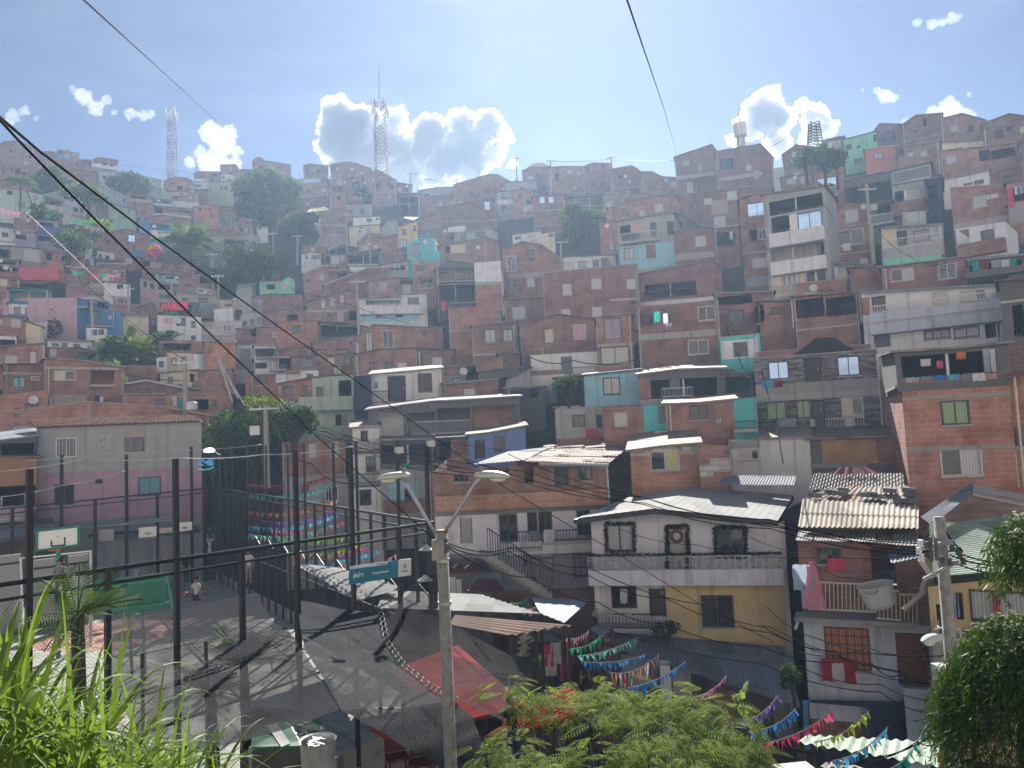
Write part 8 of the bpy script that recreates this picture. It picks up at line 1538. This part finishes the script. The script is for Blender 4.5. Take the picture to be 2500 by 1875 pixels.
# feathery tree in the front
random.seed(33)
ft = empty('feathery_tree', Vector((G(1480, 1800, -5).x*.0+P(1480, 1800, 11.8).x, P(1480, 1800, 11.8).y, -12)), 0, 'feathery leaved tree spreading over the market in the foreground', 'tree'); mb = MB(); tw = MB(); sb_ = MB()
fb = Vector(ft.location); root3 = Vector((fb.x, fb.y, -7.6)); tw.tube([fb-Vector((0, 0, .5)), fb.lerp(root3, .5)+Vector((.1, 0, 0)), root3], [.2, .16, .13], 10)
cl = []
spots = [(1240, 1650, 13), (1250, 1790, 11.5), (1195, 1840, 11.2), (1420, 1600, 13), (1490, 1660, 12.6), (1540, 1630, 12.8), (1600, 1690, 12.2), (1660, 1720, 12), (1700, 1700, 12.2), (1740, 1770, 11.6), (1790, 1720, 11.9), (1460, 1720, 12), (1350, 1850, 11), (1450, 1820, 11), (1540, 1780, 11.3), (1600, 1830, 11), (1680, 1820, 11), (1740, 1850, 10.8), (1520, 1870, 10.6), (1410, 1690, 12.6), (1570, 1730, 11.9), (1800, 1800, 11.4), (1810, 1860, 11), (1650, 1680, 12.6), (1680, 1870, 10.7), (1340, 1590, 13.4), (1500, 1595, 13.2), (1760, 1660, 12.4), (1290, 1620, 13.4), (1280, 1860, 10.9), (1590, 1620, 13), (1640, 1770, 11.5)]
for (x, y, r_) in spots:
    if (x, y) in ((1420, 1600), (1340, 1590), (1500, 1595), (1590, 1620), (1540, 1630), (1290, 1620), (1760, 1660)): y += 75
    c = P(x, y+38, r_); mid = root3.lerp(c, .55)+Vector((0, 0, -.25)); tw.tube([root3, root3.lerp(mid, .5)+Vector((random.uniform(-.15, .15), 0, -.05)), mid, c+Vector((0, 0, -.1))], [.055, .035, .022, .008], 5)
    sz = random.uniform(.32, .55)
    for k in range(21):
        g = random.uniform(0, 2*math.pi); rad = math.sqrt(random.random())*sz*.8; p = c+Vector((rad*math.cos(g), rad*math.sin(g), random.gauss(0, .1)+.14*(1-rad/sz)))
        d = Vector((math.cos(g+random.uniform(-.7, .7)), math.sin(g+random.uniform(-.7, .7)), random.uniform(-.15, .45))).normalized(); ln_ = random.uniform(.32, .55)
        frond(mb, p, d, ln_, random.uniform(.3, .8), 11, ln_*.30, .0125, Vector((0, 0, 1)), None, .35)
    for k in range(6):
        d = rv(); d.z = abs(d.z)*.3; d = d.normalized(); sb_.tube([c+Vector((0, 0, -.1)), c+d*sz*.5+Vector((0, 0, -.04)), c+d*sz], [.008, .006, .003], 4)
adopt(mb.build('crown', 'fe'), ft); adopt(tw.build('trunk', 'bkk', None, True), ft); adopt(sb_.build('twig', 'pl'), ft)
# weeping tree at the right
random.seed(12)
wc = P(2500, 1690, 9.2); wt_ = empty('weeping_tree', Vector((wc.x, wc.y, -12)), 0, 'weeping tree with hanging leaf strands and painted pale tips at the right edge', 'tree'); mb = MB(); glints = MB(); tw = MB()
tw.tube([(wc.x, wc.y, -12), (wc.x, wc.y, wc.z-1), (wc.x, wc.y, wc.z+.6)], [.16, .12, .06], 8)
def strand(p, out, ln_, n_):
    pts = []; q = p.copy(); d = (out+Vector((0, 0, .35))).normalized(); step = ln_/n_
    for k in range(n_):
        pts.append(q.copy()); d = (d+Vector((0, 0, -.34))+rv()*.05).normalized(); q = q+d*step
    for k, q in enumerate(pts):
        for j in range(3):
            e = (rv()*.55+Vector((0, 0, -1.0))+out*.25).normalized()*random.uniform(.07, .13); leafq(mb, q+rv()*.02, e, .0075)
    for j in range(2):
        q = pts[1]+rv()*.03; e = (Vector((1, random.uniform(-.3, .3), random.uniform(-.3, .1)))*random.choice((-1, 1))).normalized()*.042; leafq(glints, q, e, .013, Vector((0, 1, .8)))  # small white quads painted in as glints on the bent leaf tops
for k in range(560):
    d = rv(); d.z = abs(d.z)*.9; d = d.normalized(); p = wc+Vector((d.x*.52, d.y*.5, d.z*1.0-.25)); strand(p, Vector((d.x, d.y-.15, 0)).normalized() if abs(d.x)+abs(d.y) > .1 else Vector((1, 0, 0)), random.uniform(.45, 1.1), 14)
for k in range(70):
    p = P(2490+random.uniform(-25, 60), 1275+random.uniform(-20, 50), 8.4+random.uniform(-.3, .3)); strand(p, Vector((random.uniform(-1, .2), random.uniform(-.4, .4), 0)).normalized(), random.uniform(.35, .8), 12)
tw.tube([(wc.x, wc.y, wc.z-.6), (wc.x+.5, wc.y-.3, wc.z+1.2), tuple(P(2520, 1250, 8.4))], [.06, .045, .02], 6)
adopt(mb.build('crown', 'we'), wt_); adopt(glints.build('painted_glint', 'sw'), wt_); adopt(tw.build('trunk', 'bkk', None, True), wt_)
# long grass on the bank at the left
random.seed(4)
bank = MB(); prof = [(-3, -3.0, -1.5), (1.2, 1.2, -1.62), (2.6, 2.6, -1.95), (4.2, 4.2, -3.2), (7.5, 7.5, -7.2), (11, 11, -12.5)]
for (a0, y0, z0), (a1, y1, z1) in zip(prof, prof[1:]): bank.poly([(-14, y0, z0), (5, y0, z0-.9), (5, y1, z1-.9), (-14, y1, z1)])
tag(bank.build('grass_bank_ground', 'hill'), kind='structure')
gr = MB()
def blade(p, d, ln_, w, curl, n_=9):
    side = d.cross(Vector((0, 0, 1))).normalized() if abs(d.z) < .98 else Vector((1, 0, 0)); q = p.copy(); dd = d.copy(); L0 = []
    for k in range(n_+1):
        t = k/n_; ww = w*(1-t**2.2)*(.65+.35*min(1, t*4)); L0.append((q-side*ww*.5, q+Vector((0, 0, -ww*.22)), q+side*ww*.5)); dd = (dd+Vector((0, 0, -curl/n_*(.4+1.6*t)))).normalized(); q = q+dd*(ln_/n_)
    for k in range(n_):
        for j in (0, 1): gr.poly([L0[k][j], L0[k][j+1], L0[k+1][j+1], L0[k+1][j]])
def groundz(x, y):
    for (a0, y0, z0), (a1, y1, z1) in zip(prof, prof[1:]):
        if y0 <= y <= y1: return z0+(z1-z0)*(y-y0)/(y1-y0)
    return -2
for k in range(1150):
    px = random.betavariate(1.1, 1.8)*640-80; top = 1610+max(0, px)*.48+random.gauss(0, 45); py = top+random.uniform(60, 420); r_ = random.uniform(2.4, 3.8)
    p = P(px, min(py, 2050), r_); d = Vector((random.gauss(.15, .5), random.gauss(-.1, .4), random.uniform(.6, 1.3))).normalized(); blade(p-d*.1, d, random.uniform(.3, .62)*(1.0 if py > top+150 else .6), random.uniform(.009, .021), random.uniform(.7, 2.4), 9)
for k in range(700):
    px = random.betavariate(1.0, 1.6)*600-80; py = 1760+max(0, px)*.28+random.uniform(0, 260); p = P(px, py, random.uniform(2.6, 4.0)); d = Vector((random.gauss(.1, .7), random.gauss(0, .6), random.uniform(.2, .9))).normalized(); blade(p, d, random.uniform(.12, .28), random.uniform(.008, .016), random.uniform(.3, 1.6), 5)
for (x0, y0, x1, y1, r_, w, curl, ln_) in ((30, 1700, 115, 1400, 2.5, .034, .5, .95), (60, 1760, 60, 1480, 2.5, .034, 1.5, .85), (40, 1740, 170, 1540, 2.4, .026, 1.7, 1.05), (250, 1830, 420, 1560, 2.6, .026, 2.0, 1.15), (260, 1800, 330, 1500, 2.7, .02, .9, .8), (120, 1700, 250, 1530, 2.5, .024, 2.2, 1.2), (270, 1850, 300, 1480, 2.7, .016, .4, .95), (330, 1840, 480, 1640, 2.8, .022, 1.8, 1.1), (0, 1650, 40, 1440, 2.4, .03, .6, .7), (300, 1840, 460, 1735, 2.6, .018, 1.6, .8), (20, 1800, 130, 1630, 2.3, .03, 2.0, .9),
        (480, 1880, 545, 1730, 2.6, .016, .4, .6), (540, 1890, 640, 1760, 2.6, .016, .9, .7), (420, 1870, 520, 1790, 2.6, .02, 1.2, .6), (90, 1760, 150, 1470, 2.6, .022, .5, .9), (140, 1780, 330, 1600, 2.5, .028, 1.9, 1.0), (0, 1720, 90, 1520, 2.4, .03, 1.3, .9), (200, 1820, 240, 1560, 2.6, .022, .7, .85), (60, 1800, 0, 1560, 2.4, .03, 1.2, .8), (380, 1870, 400, 1640, 2.7, .02, .9, .8)):
    a, b2 = P(x0, y0, r_), P(x1, y1, r_+.15); blade(a, (b2-a).normalized()*1.0 if curl < .8 else ((b2-a).normalized()+Vector((0, 0, .5))).normalized(), (b2-a).length*(1.0+.14*curl), w*.8, curl, 14)
tag(gr.build('grass', 'gs2', None, True), 'long bright green grass blades on the bank at the left', 'grass', None, 'stuff')
# ---------------------------------------------------------------- people
def skin_mesh(name, verts, edges, mat, parent, sub=1):
    me = bpy.data.meshes.new(name); me.from_pydata([v[0] for v in verts], edges, []); me.materials.append(M[mat]); o = bpy.data.objects.new(name, me); COL.objects.link(o); o.parent = parent
    bm = bmesh.new(); bm.from_mesh(me); ly = bm.verts.layers.skin.verify(); bm.verts.ensure_lookup_table()
    for i, v in enumerate(bm.verts): r_ = verts[i][1]; v[ly].radius = (r_ if not isinstance(r_, tuple) else r_[0], r_ if not isinstance(r_, tuple) else r_[1]); v[ly].use_root = (i == 0)
    bm.to_mesh(me); bm.free(); m1 = o.modifiers.new('skin', 'SKIN'); m1.use_smooth_shade = True; m2 = o.modifiers.new('sub', 'SUBSURF'); m2.levels = m2.render_levels = sub
    ev = bpy.data.meshes.new_from_object(o.evaluated_get(bpy.context.evaluated_depsgraph_get())); o.modifiers.clear(); o.data = ev
    if not ev.materials: ev.materials.append(M[mat])
    return o
plain('skin', 'skin', (.36, .19, .12), .6, 0, .08); plain('hair', 'black_hair', (.015, .012, .012), .5)
def person(label, p, hgt, rz, shirt, pants, long_=False, arms=((.14, -.02, .66, .15, -.06, .52), (.14, -.02, .66, .14, -.08, .53)), lean=0.0, sleeve=False, stride=.02, group=None):
    o_ = empty('person', p, rz, label, 'person', group); H_ = hgt; S = lambda x, y, z: (x*H_, (y-lean*max(0, z-.5))*H_, z*H_)
    V = [(S(0, 0, .52), (.075*H_, .06*H_)), (S(0, 0, .62), (.07*H_, .05*H_)), (S(0, 0, .74), (.085*H_, .058*H_)), (S(0, 0, .815), (.05*H_, .04*H_)), (S(0, 0, .85), .03*H_), (S(0, -.012, .885), .046*H_), (S(0, -.008, .94), .056*H_), (S(0, 0, .985), .032*H_)]; E = [(i, i+1) for i in range(7)]
    def add(q, r_, par): V.append((S(*q), r_*H_)); E.append((par, len(V)-1)); return len(V)-1
    n1 = add((0, -.068, .925), .009, 6)
    arm_ix = []
    for sg_, A in ((-1, arms[0]), (1, arms[1])):
        s = add((sg_*.105, 0, .805), .034, 3); e = add((sg_*A[0], A[1], A[2]), .026, s); w_ = add((sg_*A[3], A[4], A[5]), .018, e); hd = add((sg_*A[3], A[4]-.018, A[5]-.035), .02, w_); arm_ix.append((s, e, w_))
        for k in range(4): f1 = add((sg_*(A[3]-.012+.009*k), A[4]-.03, A[5]-.07-(.006 if k in (1, 2) else 0)), .0058, hd); add((sg_*(A[3]-.012+.009*k), A[4]-.024, A[5]-.092), .005, f1)
        t1 = add((sg_*(A[3]-.022), A[4]-.03, A[5]-.045), .006, w_); add((sg_*(A[3]-.026), A[4]-.04, A[5]-.065), .005, t1)
    legs = []
    for sg_ in (-1, 1):
        hp = add((sg_*.05, 0, .48), .055, 0); kn = add((sg_*.058, -.012+sg_*stride, .28), .036, hp); an = add((sg_*.06, .012+sg_*stride*1.5, .05), .022, kn); to = add((sg_*.07, -.08+sg_*stride*1.5, .018), .02, an); legs.append((hp, kn, an))
    skin_mesh('body', V, E, 'skin', o_)
    C = lambda i, k: (V[i][0], tuple(x*k for x in V[i][1]) if isinstance(V[i][1], tuple) else V[i][1]*k); mid = lambda i, j, t, r_: (tuple(Vector(V[i][0]).lerp(Vector(V[j][0]), t)), r_*H_)
    sv = [C(1, 1.22), C(2, 1.2), C(3, 1.15), (tuple(Vector(V[0][0]).lerp(Vector(V[1][0]), -.15)), (.088*H_, .07*H_))]; se = [(0, 1), (1, 2), (0, 3)]
    for s, e, w_ in arm_ix:
        k = len(sv); sv += [C(s, 1.3), mid(s, e, .75 if not sleeve else 1.0, .034)]; se += [(2, k), (k, k+1)]
        if sleeve: sv.append(mid(e, w_, .85, .026)); se.append((k+1, k+2))
    skin_mesh('shirt', sv, se, 'f_'+shirt, o_)
    pv = [C(0, 1.14)]; pe = []
    for hp, kn, an in legs:
        k = len(pv); pv += [C(hp, 1.12), mid(hp, kn, .85, .046)]; pe += [(0, k), (k, k+1)]
        if long_: pv += [C(kn, 1.2), C(an, 1.4)]; pe += [(k+1, k+2), (k+2, k+3)]
    skin_mesh('trousers' if long_ else 'shorts', pv, pe, 'f_'+pants, o_)
    skin_mesh('hair', [(S(0, .012, .955), .056*H_), (S(0, .004, .985), .046*H_), (S(0, .03, .92), .042*H_)], [(0, 1), (0, 2)], 'hair', o_)
    for sx in (-.02, .02): mb = MB(); lathe(mb, Vector(S(sx, -.058, .935)), [(0, -.004*H_), (.007*H_, 0), (0, .004*H_)], 6); mb.build('eye', 'bk', o_)
    return o_
bp = G(480, 1496, CZ)
person('boy in a white tee shirt and black shorts standing with a basketball on the court', bp, 1.78, -.2, 'white', 'black', False, ((.15, -.03, .66, .19, -.12, .58), (.14, 0, .66, .15, -.04, .51)))
bo = MB(); c_ = bp+Vector((-.42, -.3, 1.0)); n = 14
for i in range(8):
    for j in range(n):
        e = lambda u, v: (c_.x+.14*math.sin(u)*math.cos(v), c_.y+.14*math.sin(u)*math.sin(v), c_.z+.14*math.cos(u)); u0, u1, v0, v1 = math.pi*i/8, math.pi*(i+1)/8, 2*math.pi*j/n, 2*math.pi*(j+1)/n; bo.poly([e(u0, v0), e(u0, v1), e(u1, v1), e(u1, v0)])
plain('bball', 'basketball_leather', (.36, .10, .06), .7); tag(bo.build('basketball', 'bball', None, True), 'orange basketball held by the boy in the white tee shirt', 'ball')
person('man in dark clothes bending forward at the far side of the court', G(455, 1425, CZ), 1.75, .6, 'black', 'black', True, lean=.35, stride=.06)
person('person in a white top standing just behind the green board, left one', G(333, 1448, CZ), 1.7, 2.6, 'white', 'navy', True)
person('person in a loose white shirt bending behind the green board, right one', G(383, 1438, CZ), 1.8, 2.4, 'white', 'black', True, lean=.3, sleeve=True)
person('person in dark red standing at the back corner of the court', G(507, 1395, CZ), 1.75, .3, 'dark red', 'black', True)
person('person in white beyond the right court fence', P(607, 1424, 40), 1.6, .4, 'white', 'grey', False)
person('person in navy walking at the alley entrance behind the court', P(512, 1352, 52), 1.75, 1.2, 'navy', 'white', True, stride=.07)
person('bare-armed person standing by the near goal behind the long grass', P(147, 1480, 33), 1.7, .2, 'grey', 'black', True)
person('person in black leaning forward in the street right of the hat stall', P(1417, 1605, 28)-Vector((0, 0, 1.6)), 1.75, .9, 'black', 'black', True, lean=.45, stride=.05)
person('person in dark red at the corner of the hat stall', P(1362, 1597, 28.3)-Vector((0, 0, 1.68)), 1.72, 2.8, 'dark red', 'navy', True)
person('person sitting low on a pink chair under the shade net', P(1255, 1868, 14), 1.2, .4, 'black', 'navy', True)
# ---------------------------------------------------------------- clouds and air
m, nt, b = newmat('cloud', 'cloud_vapour'); nt.nodes.remove(b); pv = N(nt, 'ShaderNodeVolumePrincipled'); pv.inputs['Color'].default_value = (1, 1, 1, 1); pv.inputs['Density'].default_value = .075; pv.inputs['Anisotropy'].default_value = .55
L(nt, pv.outputs[0], nt.nodes['Material Output'].inputs['Volume'])
m, nt, b = newmat('cloud2', 'thin_cloud_vapour'); nt.nodes.remove(b); pv = N(nt, 'ShaderNodeVolumePrincipled'); pv.inputs['Color'].default_value = (1, 1, 1, 1); pv.inputs['Density'].default_value = .018; pv.inputs['Anisotropy'].default_value = .2
L(nt, pv.outputs[0], nt.nodes['Material Output'].inputs['Volume'])
tx = bpy.data.textures.new('cloud_lumps', 'CLOUDS'); tx.noise_scale = 45; tx.noise_depth = 5
tx2 = bpy.data.textures.new('cloud_wisps', 'CLOUDS'); tx2.noise_scale = 16; tx2.noise_depth = 4
def cloud(label, blobs, r_=3200, flat=.55, disp=70):
    c = P(blobs[0][0], blobs[0][1], r_); mb = MB(); random.seed(len(label))
    def ball(p, rad):
        n, k_ = 12, 8
        for i in range(k_):
            for j in range(n):
                e = lambda u, v: (p.x+rad*math.sin(u)*math.cos(v), p.y+rad*flat*math.sin(u)*math.sin(v), p.z+rad*math.cos(u)); u0, u1, v0, v1 = math.pi*i/k_, math.pi*(i+1)/k_, 2*math.pi*j/n, 2*math.pi*(j+1)/n
                q = [e(u0, v0), e(u1, v0), e(u1, v1), e(u0, v1)]; mb.poly(q if 0 < i < k_-1 else ([q[0], q[1], q[2]] if i == 0 else [q[0], q[1], q[3]]))
    for x, y, rd in blobs:
        p = P(x, y, r_)-c; rad = rd/F*r_; ball(p, rad)
        for k in range(5): d = rv().normalized(); d.z = abs(d.z) if rd > 25 else d.z; ball(p+Vector((d.x*rad*.8, d.y*rad*flat*.7, d.z*rad*.75)), rad*random.uniform(.28, .5))
    o = mb.build('cloud', 'cloud' if len(blobs) > 9 else 'cloud2', None, False, c); o.name = 'cloud'
    rm = o.modifiers.new('r', 'REMESH'); rm.mode = 'VOXEL'; rm.voxel_size = 5 if len(blobs) > 2 else 4
    for t_, s_ in ((tx, disp*(.38 if len(blobs) > 9 else .5)), (tx2, disp*.62)):
        d = o.modifiers.new('d', 'DISPLACE'); d.texture = t_; d.strength = s_; d.mid_level = .52; d.texture_coords = 'GLOBAL'
    return tag(o, label, 'cloud', None, 'stuff' if False else None)
cloud('large grey cumulus with bright rims behind the tall tower', [(840, 320, 70), (820, 270, 38), (890, 300, 48), (800, 360, 30), (960, 300, 40), (1050, 330, 55), (1130, 310, 48), (1190, 310, 48), (1200, 370, 40), (1150, 400, 50), (1060, 420, 45), (980, 400, 50), (900, 390, 50), (1230, 330, 25), (1250, 400, 14), (840, 400, 30), (1080, 450, 30), (860, 380, 50), (920, 350, 50), (960, 360, 50), (900, 440, 50), (1000, 440, 45), (1150, 360, 55), (1100, 380, 60), (1030, 380, 50), (830, 400, 40)])
cloud('upright white cumulus rising behind the orange skyline cube', [(540, 350, 34), (510, 320, 26), (560, 325, 22), (575, 370, 18), (520, 400, 34), (570, 410, 24), (465, 395, 16), (490, 370, 16)], disp=50)
cloud('tall cumulus with bright rims right of centre above the small mast', [(1860, 280, 52), (1880, 235, 28), (1830, 310, 36), (1910, 290, 34), (1990, 290, 36), (1960, 260, 20), (2020, 310, 26), (1790, 340, 18), (1900, 350, 36), (1980, 340, 30)], disp=55)
cloud('small torn white cloud at the upper left', [(205, 235, 20), (235, 265, 18), (260, 245, 12), (180, 220, 10), (280, 275, 10), (320, 280, 16), (350, 280, 14), (370, 280, 10)], disp=45)
cloud('little cloud puff at the far left edge of the sky', [(30, 285, 16), (60, 270, 12), (20, 300, 12), (90, 290, 8)], disp=35)
cloud('small white cloud right of the tall cumulus', [(2160, 235, 18), (2140, 222, 10), (2180, 240, 12), (2105, 220, 7)], disp=30)
cloud('cloud bank resting on the right ridge', [(2320, 275, 30), (2280, 280, 20), (2360, 285, 20), (2370, 230, 8), (2210, 300, 10), (2250, 290, 12)], disp=30)
cloud('small wispy cloud near the top right corner', [(2240, 55, 10), (2275, 60, 14), (2300, 55, 10), (2325, 45, 14), (2345, 40, 8)], disp=26)
cloud('tiny cloud tuft above the centre cumulus', [(995, 372, 14), (1000, 380, 8)], disp=18)
m, nt, b = newmat('haze', 'hazy_air'); nt.nodes.remove(b); pv = N(nt, 'ShaderNodeVolumePrincipled'); pv.inputs['Color'].default_value = (.50, .70, 1, 1); pv.inputs['Density'].default_value = .0008; pv.inputs['Anisotropy'].default_value = .5
L(nt, pv.outputs[0], nt.nodes['Material Output'].inputs['Volume'])
hz = MB(); hz.box(-320, 320, -25, 420, -13.5, 112); tag(hz.build('haze', 'haze'), kind='stuff')
